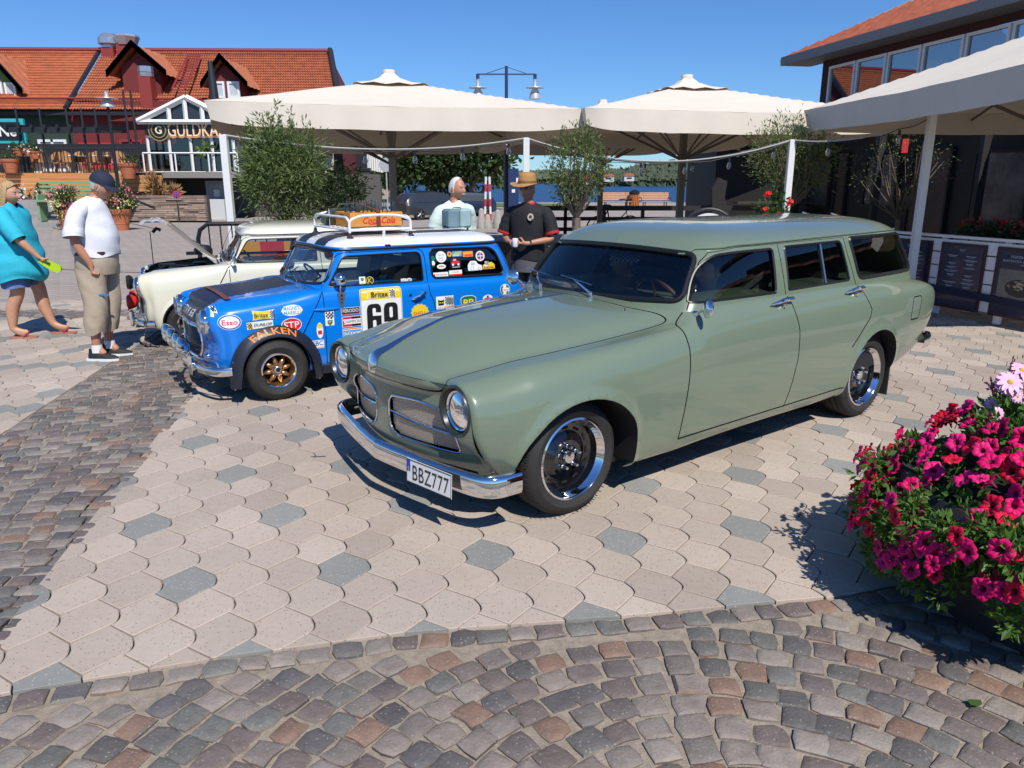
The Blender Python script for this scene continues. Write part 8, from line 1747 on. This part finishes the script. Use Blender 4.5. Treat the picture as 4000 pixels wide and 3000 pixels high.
# chimneys and vents
 for u0,u1,v0,v1,Y,m,cap in((408,452,188,215,42.5,flash,1),(470,525,178,210,42.5,flash,1),(555,595,300,355,38.8,flash,1)):
  a,c=at(u0,v1,Y),at(u1,v0,Y);g=empty('roof_vent',t);w=c.x-a.x;cx=(a.x+c.x)/2;bx('vent_stack',m,g,(cx,Y,(a.z+c.z)/2-.6),(w,w,c.z-a.z+1.2));s=mat('zinc',(.55,.57,.6),.35,.8);b=MB()
  for r_,z in((.60,0),(.60,.18),(.85,.30),(.80,.75),(.45,1.1),(.0,1.12))if u0==408 else(((.62,0),(.85,.5),(.80,.62),(0,.7))if u0==470 else((.58,0),(.62,.3),(.55,.32),(.62,.36),(.60,.8),(0,.85))):b.v+=[(cx+w*r_*math.cos(a_),Y+w*r_*math.sin(a_),c.z+z*w)for a_ in np.linspace(PI/8,2*PI+PI/8,8,endpoint=False)]
  k=len(b.v)//8;b.f=[(i*8+j,i*8+(j+1)%8,(i+1)*8+(j+1)%8,(i+1)*8+j)for i in range(k-1)for j in range(8)];b.m=[0]*len(b.f);b.build('vent_cowl',s,g,smooth=False)
 P=[at(1440/2.212+0,0,1)]if False else None
 b=MB();p,q=at(698,362,38.6),at(762,222,42.4)
 for k in range(15):c=p.lerp(q,k/14)+up*.12;b.box(tuple(c),(.62,.05,.06))
 for s in(-.32,.32):b.tube([p+Vector((s,0,.15)),q+Vector((s,0,.15))],.05,4)
 tag(b.build('roof_ladder',flash,t,smooth=False),kind='stuff')
 tb('stove_pipe',dk,t,[at(838,400,36.5),at(830,320,36.5),at(820,240,36.5)],[.22,.17,.10],10);tb('pipe_base',white,t,[at(846,440,36.5),at(838,395,36.5)],.22,10)
# ---- glazed veranda with sign
 v=thing('glass_veranda','white framed gabled glass veranda with a black sign reading guldkant','veranda');Y=34.5;a,c=at(560,675,Y),at(918,675,Y);zs=at(560,530,Y).z;ze=at(548,478,Y).z;pk=at(737,383,Y);x0,x1=at(548,478,Y).x,at(928,478,Y).x;xl=at(570,500,Y).x;xr=at(905,500,Y).x
 def bar(p,q,r=.085):b=MB();b.tube([p,q],r,4);b.build('frame_bar',white,v,smooth=False)
 bar((x0,Y-.3,ze),(pk.x,Y-.3,pk.z),.13);bar((x1,Y-.3,ze),(pk.x,Y-.3,pk.z),.13);bar((x0,Y-.3,ze),(x1,Y-.3,ze),.10)
 for f in(.33,.5,.67):x=x0+(x1-x0)*f;bar((x,Y-.28,ze),(x,Y-.28,ze+(pk.z-ze)*(1-abs(f-.5)*2)),.10)
 b=MB();b.add([(x0,Y-.2,ze),(x1,Y-.2,ze),(pk.x,Y-.2,pk.z)],[(0,1,2)]);b.build('gable_glass',gl,v,smooth=False)
 for s_,e_ in(((x0,Y-.3,ze),0),((x1,Y-.3,ze),0)):q=Vector(s_);quad('glass_roof',mat('roof_glass',(.25,.28,.3),.15),v,[q,Vector((pk.x,Y-.3,pk.z)),Vector((pk.x,Y+4,pk.z)),q+Vector((0,4.3,0))])
 b=MB();b.box(((xl+xr)/2,Y-.1,(ze+zs)/2-.05),(xr-xl,.12,ze-zs-.15));b.build('sign_board',mat('sign_black',(.012,.012,.013),.35),v,smooth=False)
 M=frame(((xl+xr)/2+.62,Y-.17,(ze+zs)/2-.05),(1,0,0),up);b=MB();put_text(b,'GULDKANT',M,.62,width=(xr-xl)*.80,bold=.02);b.build('sign_letters_edge',mat('sign_orange',(.70,.28,.10),.5),v,smooth=False);b=MB();put_text(b,'GULDKANT',M@Matrix.Translation((-.02,.02,.01)),.56,width=(xr-xl)*.78,bold=-.008);b.build('sign_letters',mat('sign_cream',(.85,.74,.50),.5),v,smooth=False)
 Mc=frame((xl+.62,Y-.17,(ze+zs)/2-.05),(1,0,0),up);gd=mat('sign_gold',(.35,.26,.10),.4)
 for r_,z,m in((.46,0,gd),(.41,.01,mat('sign_black',(.012,.012,.013))),(.33,.02,gd),(.28,.03,mat('sign_black',(.012,.012,.013)))):b=MB();b.prism(ell(0,0,r_,r_),z,z+.008,M=Mc);b.build('emblem_ring',m,v,smooth=False)
 b=MB();put_text(b,'G',Mc@Matrix.Translation((0,0,.045)),.30,bold=.02);b.build('emblem_letter',mat('sign_cream',(.85,.74,.50),.5),v,smooth=False)
 for f in np.linspace(0,1,5):bar((xl+(xr-xl)*f,Y,a.z),(xl+(xr-xl)*f,Y,zs),.07)
 bar((xl,Y,zs),(xr,Y,zs),.09);bar((xl,Y,a.z),(xr,Y,a.z),.06);quad('front_glass',glassmat('veranda_glass',(.30,.32,.33),.10),v,[(xl,Y+.05,a.z),(xr,Y+.05,a.z),(xr,Y+.05,zs),(xl,Y+.05,zs)]);bx('back_wall',mat('cafe_dark',(.03,.025,.022),.8),v,((xl+xr)/2,Y+3,2.6),(xr-xl,.1,3.4));quad('side_glass',mat('side_glass_',(.2,.22,.22),.15),v,[(xr,Y,a.z),(xr,Y+4,a.z),(xr,Y+4,ze),(xr,Y,ze)])
 rz=at(560,598,33.2);bar((at(557,598,33.2).x,33.2,rz.z),(at(925,598,33.2).x,33.2,rz.z),.035);
 for u in(557,682,812,925):q=at(u,598,33.2);bar((q.x,33.2,q.z),(q.x,33.2,at(u,676,33.2).z),.035)
 bx('floor_slab',mat('concrete',(.24,.22,.20),.9),v,((x0+x1)/2+.2,35,at(640,683,33).z),(x1-x0+.8,4,.25));tm=mat('table_brown',(.30,.12,.05),.5)
 for u in(640,705,775):q=at(u,675,34.9);bx('counter_block',tm,v,(q.x,35.2,q.z+.55),(1.0,.5,.75 if u<760 else 1.5))
# plants behind the glass
 b=MB();q=at(790,600,33.9);leaves(b,(q.x,34.0,q.z+.15),(.28,.2,.22),36,.24,.15,8);tag(b.build('veranda_plant',leafmat('leaf_lime',(.16,.24,.04)),v,smooth=False),kind='stuff')
# ---- deck, steps, slate wall, basement door
 d=thing('timber_deck','stepped orange pine deck front with a planter bench at left','deck');pine=mat('pine_boards',(.52,.24,.08),.7,var=.16,vscale=2,stretch=(.3,1,6));q0,q1=at(-160,676,33),at(632,676,33);zt=q0.z
 for k in range(4):z=zt-.16-.17*k;bx('deck_board',pine,d,((q0.x+q1.x)/2,33-.02,z),(q1.x-q0.x,.05,.155))
 for k in range(6):z=zt-.84-.165*k;xe=at(480-12*k,740,32).x;bx('deck_board',pine,d,((q0.x+xe)/2,32-.15,z),(xe-q0.x,.05,.15))
 bx('deck_floor',pine,d,((q0.x+q1.x)/2,36,zt-.04),(q1.x-q0.x,6,.08));bx('bench_top',pine,d,((q0.x+q1.x)/2-1.6,32.4,zt-.76),(q1.x-q0.x-3.4,1.0,.07));e0=at(-160,795,30.5);bx('low_bench',mat('bench_brown',(.22,.08,.05),.7),d,((e0.x+at(228,795,30.5).x)/2,30.8,at(0,797,30.5).z),(at(228,795,30.5).x-e0.x,.9,.12))
 s=thing('stone_steps','broad grey stone steps leading up to the deck at left','steps');sm=mat('step_stone',(.30,.28,.27),.85,var=.15,vscale=2)
 for k in range(7):
  v0=885-14*k;Yk=27.0+.45*k;z1=.10+.115*(k+1);a_=at(60,v0,Yk).x-8;c_=at(262-2*k,v0,Yk).x;bx('step',sm,s,((a_+c_)/2,Yk+1.7,z1/2),(c_-a_,3.4,z1))
 w=thing('slate_wall','stacked slate retaining wall in front of the veranda','wall');sl=mat('slate',(.30,.22,.17),.85,objvar=.38,var=.15,vscale=3,bump=.4,bscale=8)
 def slatewall(Y,u0,u1,v0,v1,big=300):
  a_,c_=at(u0,v1,Y),at(u1,v1,Y);z=max(a_.z,-.05);H_=at(u0,v0,Y).z;bb=MB()
  while z<H_:
   h=rng.uniform(.045,.10);x=a_.x
   while x<c_.x:L_=rng.uniform(.25,.8);x2=min(x+L_,c_.x);bb.box(((x+x2)/2,Y+rng.uniform(-.02,.03),z+h/2),(x2-x-.012,.22,h-.012));x=x2
   z+=h
  tag(bb.build('slates',sl,w,smooth=False),kind='stuff');bx('core',mat('slate_joint',(.08,.065,.055),.9),w,((a_.x+c_.x)/2,Y+.25,H_/2),(c_.x-a_.x,.3,H_))
 slatewall(31,500,812,764,862);slatewall(33.5,480,680,700,775);slatewall(36,880,1260,790,860)
 o=thing('service_door','pale grey steel door under the veranda beside the slate wall','door');ym=34.5;a_,c_=at(822,838,ym),at(890,838,ym);zt_=at(822,716,ym).z;dm=mat('door_grey',(.30,.34,.38),.5);bx('door_leaf',dm,o,((a_.x+c_.x)/2,ym,zt_/2),(c_.x-a_.x,.08,zt_));bx('frame',mat('door_frame',(.42,.45,.47),.5),o,((a_.x+c_.x)/2,ym+.06,zt_/2),(c_.x-a_.x+.2,.05,zt_+.2));bx('handle',dk,o,(c_.x-.15,ym-.08,zt_*.5),(.1,.08,.2));bx('notice',white,o,((a_.x+c_.x)/2,ym-.05,zt_*.72),(.25,.02,.3));bx('vent_grille',mat('grille_white',(.55,.56,.56),.6),o,((a_.x+c_.x)/2+.1,ym-.9,.42),(1.2,.5,.85))
 bx('basement_wall',mat('basement_grey',(.10,.09,.085),.9),o,(at(860,700,35.5).x+1.5,35.6,.8),(11.5,.2,2.2))
 o=thing('no_stopping_sign','round blue and red no-stopping sign above the slate wall','road sign');q=at(690,762,30.9);M=frame(tuple(q),(1,0,0),up)
 for r_,z,c in((.17,0,'red'),(.13,.012,'blue')):b=MB();b.prism(ell(0,0,r_,r_),z,z+.01,M=M);b.build('sign_face',mat('print_'+c,STK[c],.4),o,smooth=False)
 for a2 in(45,-45):b=MB();b.prism(rct(-.15,-.018,.15,.018),.024,.03,M=M@Matrix.Rotation(rad(a2),4,'Z'));b.build('cross_bar',mat('print_red',STK['red'],.4),o,smooth=False)
 tb('post',dk,o,[q,q-up*(q.z)],.03,6);b=MB();q=at(640,740,32.3);leaves(b,tuple(q),(.55,.3,.6),500,.35,.06,12,up=1);b_=b.build('dry_grass',mat('straw_grass',(.30,.17,.07),.9),smooth=False);tag(b_,'dry orange ornamental grass on top of the slate wall','plant')
# hand rails
 tb('rail',dk,None,[at(488,765,29.5),at(602,812,26)],.04,6)
 o=bpy.data.objects[-1]if False else[x for x in COL.objects if x.name.startswith('rail')and x.parent is None][-1];o.name='hand_rail';tag(o,'sloping black handrail beside the slate wall','handrail')
# ---- deck railing, pergola beams, furniture
 r=thing('deck_railing','black balustrade along the front of the timber deck','railing');Yr=33.3;zf=zt;b=MB();xa,xb=q0.x,at(545,620,Yr).x
 for x in np.arange(xa,xb,.145):b.tube([(x,Yr,zf),(x,Yr,zf+.98)],.018,4,cap=False)
 tag(b.build('balusters',dk,r,smooth=False),kind='stuff');tb('top_rail',dk,r,[(xa,Yr,zf+1),(xb,Yr,zf+1)],.035,6)
 for u in(-80,10,100,190,292,350,402,520,548):q=at(u,675,Yr);tb('rail_post',dk,r,[(q.x,Yr,zf),(q.x,Yr,zf+(2.6 if u<420 and u>30 else 1.05 if u<500 else 3.3))],.045,6)
 pg=thing('pergola','black beam pergola hung with potted plants over the deck','pergola');bx('beam',dk,pg,((at(30,520,33).x+at(395,540,33).x)/2,33,3.65),(at(395,540,33).x-at(30,520,33).x,.12,.22));bx('beam',dk,pg,((at(30,520,33).x+at(395,540,33).x)/2,35.2,3.75),(at(395,540,33).x-at(30,520,33).x,.12,.2))
 for x in np.linspace(at(35,520,33).x,at(390,540,33).x,8):bx('cross_beam',dk,pg,(x,34.1,3.78),(.10,2.6,.14))
 tc=mat('terracotta',(.46,.15,.07),.75,var=.1)
 def pot(lab,p,R_,H_,fl,cols,nf=150,lf=.12,grp=None,box=False):
  o=thing('flower_pot',lab,'flower pot',p,0,grp);b=MB()
  b.lathe([(R_*.62,0),(R_*.66,H_*.1),(R_*.88,H_*.72),(R_*.93,H_*.74),(R_*1.0,H_*.80),(R_*1.02,H_),(R_*.9,H_),(R_*.85,H_*.85),(0,H_*.85)],n=24);b.build('pot',tc,o)
  if R_>.3:b=MB();b.lathe([(R_*.735,H_*.30),(R_*.765,H_*.32),(R_*.76,H_*.36)],n=24);b.build('pot_rim',tc,o)
  b=MB();leaves(b,(0,0,H_+fl*.45),(R_*1.25,R_*1.1,fl*.6),nf,lf,lf*.5,24);leaves(b,(0,0,H_+fl*.15),(R_*1.5,R_*1.3,fl*.4),nf//2,lf,lf*.5,24,mi=0)
  for i,c in enumerate(cols):leaves(b,(0,-.08,H_+fl*(.2+.4*i)),(R_*1.4,R_*1.3,fl*.55),nf//5,lf*.8,lf*.75,16,mi=i+1,shell=.85)
  tag(b.build('foliage',[leafmat('leaf_mid',(.05,.10,.025))]+[mat('petal_%02d'%int(c[0]*20+c[1]*99+c[2]*70),c,.6)for c in cols],o,smooth=False),kind='stuff')
 cy,pk_,wh=(.62,.62,.25),(.60,.16,.22),(.7,.68,.66)
 pot('huge terracotta pot of cream petunias on the plaza behind the man in the cap',Vector((at(474,893,26.0).x,26,0)),.37,.70,.72,[cy,pk_],1100,.09)
 pot('huge terracotta pot of cream petunias half hidden left of the man in the cap',Vector((at(272,893,26.3).x,26.3,0)),.35,.68,.70,[cy,pk_],1000,.09)
 pot('terracotta pot with pink flowers at the left end of the deck',at(46,675,32.6),.34,.55,.3,[pk_],130,.1);pot('terracotta pot of pink flowers on the deck by the lamp post',at(505,698,32.4),.36,.62,.3,[pk_],130,.1);pot('small terracotta pot on the low brown bench',at(182,790,30.6),.26,.42,.25,[],120,.12)
 for u,v_,lb in((68,590,'leftmost'),(112,590,'middle'),(135,600,'right-hand')):pot('small hanging pot with white flowers under the pergola, the %s of three'%lb,at(u,v_-14,32.8)-up*.35,.22,.3,.2,[wh],70,.1)
 o=thing('white_flower_trough','brown trough of small white and pink flowers on the low bench','flower trough');q=at(120,785,30.5);bx('trough',mat('trough_brown',(.10,.06,.05),.8),o,(q.x,30.5,q.z),(2.2,.35,.3));b=MB();leaves(b,(q.x,30.4,q.z+.25),(1.1,.15,.14),220,.12,.07,20);leaves(b,(q.x,30.3,q.z+.3),(1.1,.15,.12),90,.09,.09,20,mi=1);tag(b.build('foliage',[leafmat('leaf_mid',(.05,.10,.025)),mat('petal_w',wh,.6)],o,smooth=False),kind='stuff')
 gb=mat('bench_mint',(.20,.34,.18),.6);o=thing('mint_bench','pale green slatted bench on the steps behind the flower pots','bench');q=at(268,770,27.5)
 for k in range(4):bx('backrest_slat',gb,o,(q.x+.0,27.5,q.z+.1+.13*k),(1.9,.04,.08))
 bx('seat',gb,o,(q.x,27.2,q.z-.12),(1.9,.5,.06));[bx('leg',gb,o,(q.x+s_*.85,27.3,q.z-.35),(.07,.5,.9))for s_ in(-1,1)]
# cafe furniture on the deck
 wk=mat('wicker',(.45,.24,.10),.7,var=.2);ct=thing('wicker_chair','round-backed wicker cafe chair on the deck','chair',(0,0,0),0,'wicker chairs on the deck');b=MB();b.lathe([(.0,.46),(.24,.46),(.25,.43),(0,.42)],n=14);b.build('seat',wk,ct);b=MB();b.grid([[(.23*math.cos(a),.23*math.sin(a),z+(.22*math.cos(a-PI/2)if z>.5 else 0))for a in np.linspace(.2,PI-.2,9)]for z in(.46,.72)]);b.build('backrest',wk,ct)
 for s_ in((-1,-1),(-1,1),(1,-1),(1,1)):tb('leg',wk,ct,[(s_[0]*.17,s_[1]*.17,.44),(s_[0]*.22,s_[1]*.22,0)],.02,5)
 tt=thing('cafe_table','small white-topped cafe table on the deck','table',(0,0,0),0,'cafe tables on the deck');bx('table_top',white,tt,(0,0,.74),(.8,.8,.04));tb('pedestal',dk,tt,[(0,0,0),(0,0,.73)],.04,6)
 cl_=['at the far left end','left of the open corner','in front of the white window','beside the second table','under the red cloth banner, left','under the red cloth banner, centre','under the red cloth banner, right','right of the red banner','near the lamp post','by the door at right']
 us=[150,215,245,270,312,342,368,395,440,475]
 for i,u in enumerate(us):
  q=at(u,670,34.2+.5*(i%3));lb='round-backed wicker cafe chair on the deck '+cl_[i]
  if i==0:ct.location=(q.x,q.y,zt);ct.rotation_euler=(0,0,.4);ct['label']=lb
  else:copy_tree(ct,lb,loc=(q.x,q.y,zt),rz=rng.uniform(-1.5,1.5))
 for i,(u,lb)in enumerate(((115,'small white-topped cafe table at the left end of the deck'),(300,'small white-topped cafe table in the middle of the deck'),(420,'small white-topped cafe table right of the red banner'))):
  q=at(u,660,34.8)
  if i==0:tt.location=(q.x,q.y,zt);tt['label']=lb
  else:copy_tree(tt,lb,loc=(q.x,q.y,zt))
 o=thing('shop_sign','turquoise framed black shop sign starting with the letters ne at far left','sign');q=at(35,512,34);bx('sign_frame',mat('sign_teal',(.02,.42,.45),.5),o,(q.x-1.0,34,q.z),(3.4,.12,1.0));bx('sign_panel',mat('sign_black',(.012,.012,.013)),o,(q.x-1.0,33.93,q.z),(3.1,.06,.72));M=frame((at(20,510,33.9).x+.1,33.89,q.z),(1,0,0),up);b=MB();put_text(b,'Ne',M,.42,bold=.02);b.build('sign_letters',white,o,smooth=False)
# ---- white building in the middle distance
 m=thing('white_balcony_building','white building with glazed balcony, louvres and a green door between parasol poles','building');wb=mat('white_board_wall',(.52,.52,.50),.7);Y=45;P_=lambda u,v,Y=45:at(u,v,Y)
 def pan(nm,mt,u0,v0,u1,v1,Y,dp=.15):a_,c_=at(u0,v1,Y),at(u1,v0,Y);return bx(nm,mt,m,((a_.x+c_.x)/2,Y+dp/2,(a_.z+c_.z)/2),(c_.x-a_.x,dp,c_.z-a_.z))
 pan('wall',wb,1235,520,1345,748,45,.3);pan('grey_panel',mat('panel_grey',(.30,.31,.34),.7),1305,520,1342,665,44.8);pan('side_wing',mat('blue_glass',(.25,.38,.5),.2),1180,590,1250,640,46);pan('wall',wb,1190,640,1340,748,44.6)
 for k in range(4):pan('louvre',mat('louvre_grey',(.28,.26,.24),.7),1262+11*k,608,1267+11*k,655,44.7)
 pan('balcony_glass',gl,1342,600,1432,660,44.7);pan('balcony_front',mat('balcony_dark',(.05,.055,.055),.4),1340,656,1445,695,44,.1);pan('balcony_slab',mat('concrete',(.24,.22,.20)),1335,695,1460,708,43.9,1.5);pan('undercroft',mat('under_grey',(.14,.13,.12),.8),1340,708,1400,820,45.2);pan('column',wb,1400,705,1408,820,44.6,.3);pan('orange_wall',mat('ochre_wall',(.45,.28,.14),.8),1418,708,1432,770,45);pan('green_door',mat('green_door',(.14,.42,.05),.6),1452,708,1490,780,46);pan('wood_fence',mat('grey_plank',(.42,.36,.28)),1488,738,1522,778,46)
 for k in range(7):pan('fin',WHITEP(),1434+9*k,600,1438+9*k,662+k*2,44.9,.4)
 tb('rail',dk,m,[at(1340,660,43.9),at(1450,660,43.9)],.04,4)
def build_planter():
 t=thing('flower_planter','large round planter overflowing with magenta petunias and pink dahlias at the near right','planter',(2.19,2.68,0));t.scale=(.90,.90,.94)
 b=MB();b.lathe([(.50,.0),(.56,.0),(.66,.28),(.70,.46),(.72,.48),(.70,.52),(.64,.50),(.0,.46)],n=48);b.build('bowl',mat('planter_dark',(.022,.022,.024),.7,var=.2),t)
 lm=leafmat('petunia_leaf',(.085,.165,.028),.35);dm=leafmat('dahlia_leaf',(.045,.105,.025),.3,.4);b=MB()
 for k in range(100):a=rng.uniform(0,6.283);r=rng.uniform(.30,.84);z=.78-.55*(r/.82)**3.0+rng.uniform(-.12,.05);leaves(b,(r*math.cos(a),r*math.sin(a),z),(.09,.09,.07),95,.045,.022,8,shell=.4)
 for k in range(95):a=rng.uniform(2.2,6.0);r=.80+rng.uniform(-.05,.03);leaves(b,(r*math.cos(a),r*math.sin(a),rng.uniform(.20+.24*max(0,-math.sin(a)),.5)),(.07,.07,.08),70,.04,.02,8,up=-.3)
 tag(b.build('small_leaves',lm,t,smooth=False),kind='stuff')
 b=MB();b.sphere((0,0,.40),(.76,.76,.21),24,12);b.build('shadow_core',mat('shadow_core',(.008,.014,.005),1.0),t)  # dark ellipsoid added inside the leaves to cast a solid shadow
# petunia: five-lobed funnel
 def petunia(col,seed):
  rg=np.random.default_rng(seed);b=MB();G=[];n=30
  for r,z in((.003,-.030),(.006,-.012),(.012,-.002),(.022,.004),(.031,.005),(.036,.001)):G.append([(r*(1+(.10*math.cos(5*a)+.03*math.sin(15*a))*(r>.02))*math.cos(a),r*(1+(.10*math.cos(5*a)+.03*math.sin(15*a))*(r>.02))*math.sin(a),z+(.004*math.sin(10*a+seed)+.003*math.sin(3*a+seed))*(r>.02))for a in np.linspace(0,2*PI,n,endpoint=False)])
  b.grid(G[:3],1,closed=True);b.grid(G[2:],0,closed=True);return b.mesh('petunia',[mat('petal_'+col[0],col[1],.6,spec=.2,var=.12,vscale=30),mat('throat_'+col[0],tuple(c*.35 for c in col[1]),.7)],ang=80)
 ms=[petunia(c,i)for i,c in enumerate((('magenta',(.62,.006,.115)),('crimson',(.56,.006,.04)),('deep_pink',(.66,.015,.16)),('magenta',(.62,.006,.115))))]
 vi=petunia(('violet',(.34,.01,.30)),7);wv=petunia(('mauve',(.62,.30,.52)),8)
 cam_dir=Vector((-2.12,-2.72,1.1)).normalized();done=[];k=0;tries=0
 while k<298 and tries<12000:
  tries+=1;a=rng.uniform(2.0,6.1)if rng.random()<.85 else rng.uniform(0,6.283);hang=rng.random()<.45;r=rng.uniform(.40,.80)if not hang else .84+rng.uniform(-.03,.04);z=(.83-.50*(r/.82)**3.2+rng.uniform(-.03,.03))if not hang else rng.uniform(.18+.26*max(0,-math.sin(a)),.5)
  p=Vector((r*math.cos(a),r*math.sin(a),z));nrm=Vector((math.cos(a)*(.5+.7*hang+r*.5),math.sin(a)*(.5+.7*hang+r*.5),.75-.3*hang))+Vector(rng.normal(0,.35,3));nrm.normalize()
  if a<2.0 and not hang:continue
  if any((p-q).length<.040 for q in done):continue
  if rng.random()<.25*(math.sin(a*3+z*9)>.3):continue
  done.append(p);right=p.x>-.02 and p.z<.6;m=(vi if rng.random()<.5 else wv)if right and rng.random()<.4 else ms[rng.integers(0,4)]
  o=bpy.data.objects.new('petunia_flower',m);COL.objects.link(o);o.parent=t;o.location=p+nrm*.02;o.rotation_euler=nrm.to_track_quat('Z','Y').to_euler();s=rng.uniform(.9,1.28);o.scale=(s,s,s);k+=1
# dahlia mound at the back right
 def bl(L,W_):b=MB();b.grid([[(L*u,W_*w*s*(1+.08*math.sin(u*30)),.012*(1-abs(s))-.35*L*u*u+.012*abs(s))for s in(-1,-.5,0,.5,1)]for u,w in((0,.05),(.15,.35),(.35,.5),(.55,.48),(.75,.34),(.9,.16),(1,.01))]);return b.mesh('dahlia_leaf',dm,ang=60)
 lf=[bl(.11,.07),bl(.085,.055),bl(.13,.075)];C=Vector((.30,.38,.68))
 for k in range(80):
  a=rng.uniform(0,6.283);e=rng.uniform(-.3,1.2);d=Vector((math.cos(a)*math.cos(e),math.sin(a)*math.cos(e),math.sin(e)));p=C+Vector((d.x*.34,d.y*.34,d.z*.20))*rng.uniform(.75,1.05)
  o=bpy.data.objects.new('dahlia_leaf',lf[k%3]);COL.objects.link(o);o.parent=t;o.location=p;o.rotation_euler=(rng.normal(0,.4),rng.normal(0,.35)-.2,a+rng.normal(0,.6))
 sm=mat('stem_green',(.10,.13,.03),.6)
 def dahlia(R,pn,c):b=MB();[b.grid([[((R*u*math.cos(a)-s*w*R*math.sin(a)),(R*u*math.sin(a)+s*w*R*math.cos(a)),lay*.010+(.012*math.sin(u*3)if lay<3 else .02*u)+.002*abs(s))for s in(-1,0,1)]for u,w in((.12,.04),(.4,.17),(.7,.20),(.92,.12),(1.0,.01))])for lay,(n_,sc)in enumerate(((pn,1),(pn-3,.85),(pn-6,.62)))for a in[2*PI*(i+.5*lay)/n_ for i in range(n_)]];return b.mesh('petals',c,ang=80)
 pk=mat('dahlia_pink',(.74,.42,.56),.55,var=.18,vscale=40);cen=mat('dahlia_centre',(.55,.34,.03),.8);dh=dahlia(.056,16,pk)
 for i,(u_,v_,Y_,tl,s)in enumerate(((3933,1490,2.72,(.75,-.1),1.0),(3985,1440,2.88,(.5,.1),.95),(3972,1540,2.70,(1.2,.3),.5),(3858,1572,2.78,(1.2,-.5),.5),(3885,1612,2.72,(1.2,-.1),.5),(4040,1560,2.7,(.9,.2),.9))):
  x,y,z=at(u_,v_,Y_)-Vector((2.12,2.52,0))
  f=empty('dahlia_flower',t,(x,y,z));f.rotation_euler=(tl[0],tl[1],0);f.scale=(s,)*3;o=bpy.data.objects.new('petals',dh);COL.objects.link(o);o.parent=f;b=MB();b.sphere((0,0,.026),(.013,.013,.009),12,8);b.build('flower_centre',cen,f);tb('stem',sm,t,[(x,y+.02,z-.01),(x*.9+.02,y*.8+.08,.60)],.004,5)
 for k in range(11):
  x,y=rng.uniform(-.08,.50),rng.uniform(.08,.52);z=rng.uniform(.84,.97);b=MB();b.sphere((0,0,0),(.013,.013,.012),10,7);o=b.build('flower_bud',mat('bud_green',(.28,.32,.05),.5),t);o.location=(x,y,z);tb('stem',sm,t,[(x,y,z),(x+.01,y+.02,.62)],.003,4)
# gaura-like wands
 gp=mat('gaura_pink',(.72,.12,.22),.6);gd=mat('gaura_stem',(.16,.05,.05),.6)
 for k in range(24):
  x,y=-.16+.038*k*.7+rng.normal(0,.03),rng.uniform(.25,.56);z0,z1=.66,rng.uniform(.90,1.16)-.10*(x<-.1);dx=rng.normal(0,.03);g_=empty('flower_wand',t);P=[Vector((x,y,z0)),Vector((x+dx*.5,y,(z0+z1)/2)),Vector((x+dx,y,z1))];tb('stem',gd,g_,P,.0022,4);b=MB()
  for q in range(9):p=P[2].lerp(P[1],q/11);b.sphere(tuple(p+Vector((rng.normal(0,.006),rng.normal(0,.006),0))),(.0035,.0035,.009),5,4)
  b.build('wand_buds',gd,g_);b=MB();[leaves(b,tuple(P[2].lerp(P[1],rng.uniform(.2,1))),(.012,.012,.012),7,.022,.014,3)for _ in range(3)];b.build('wand_petals',gp,g_,smooth=False)
build_ground()
build_left();build_right();build_env()
build_estate();build_mini('blue');build_mini('white');build_rack()
build_people();build_planter()
def split_parts(stems):
 """give every loose piece of these parts an object of its own"""
 for o in[q for q in COL.objects if q.type=='MESH' and q.name.split('.')[0]in stems and q.get('kind')!='stuff']:
  me=o.data;n=len(me.vertices);par=list(range(n))
  def fd(i):
   while par[i]!=i:par[i]=par[par[i]];i=par[i]
   return i
  for p in me.polygons:
   v=p.vertices;a=fd(v[0])
   for k in v[1:]:par[fd(k)]=a
  gr={}
  for p in me.polygons:gr.setdefault(fd(p.vertices[0]),[]).append(p)
  if len(gr)<2:continue
  first=True
  for ps in gr.values():
   idx={};F=[];mi=[];sm=[]
   for p in ps:F.append(tuple(idx.setdefault(v,len(idx))for v in p.vertices));mi.append(p.material_index);sm.append(p.use_smooth)
   m2=bpy.data.meshes.new(me.name);m2.from_pydata([tuple(me.vertices[v].co)for v in idx],[],F)
   for m in me.materials:m2.materials.append(m)
   m2.polygons.foreach_set('material_index',mi);m2.polygons.foreach_set('use_smooth',sm)
   if any(sm):m2.set_sharp_from_angle(angle=rad(40))
   if first:new=[(o,m2)];first=False
   else:c=o.copy();COL.objects.link(c);c.data=m2
  o.data=new[0][1]
split_parts({'vent_window_bar','mud_flap','body_seam','washer_jet','tailgate_hinge','window_seal','arch_trim','paper_sheet','sill_cover','drip_rail','red_trim','cabin_trim','leg_frame'})
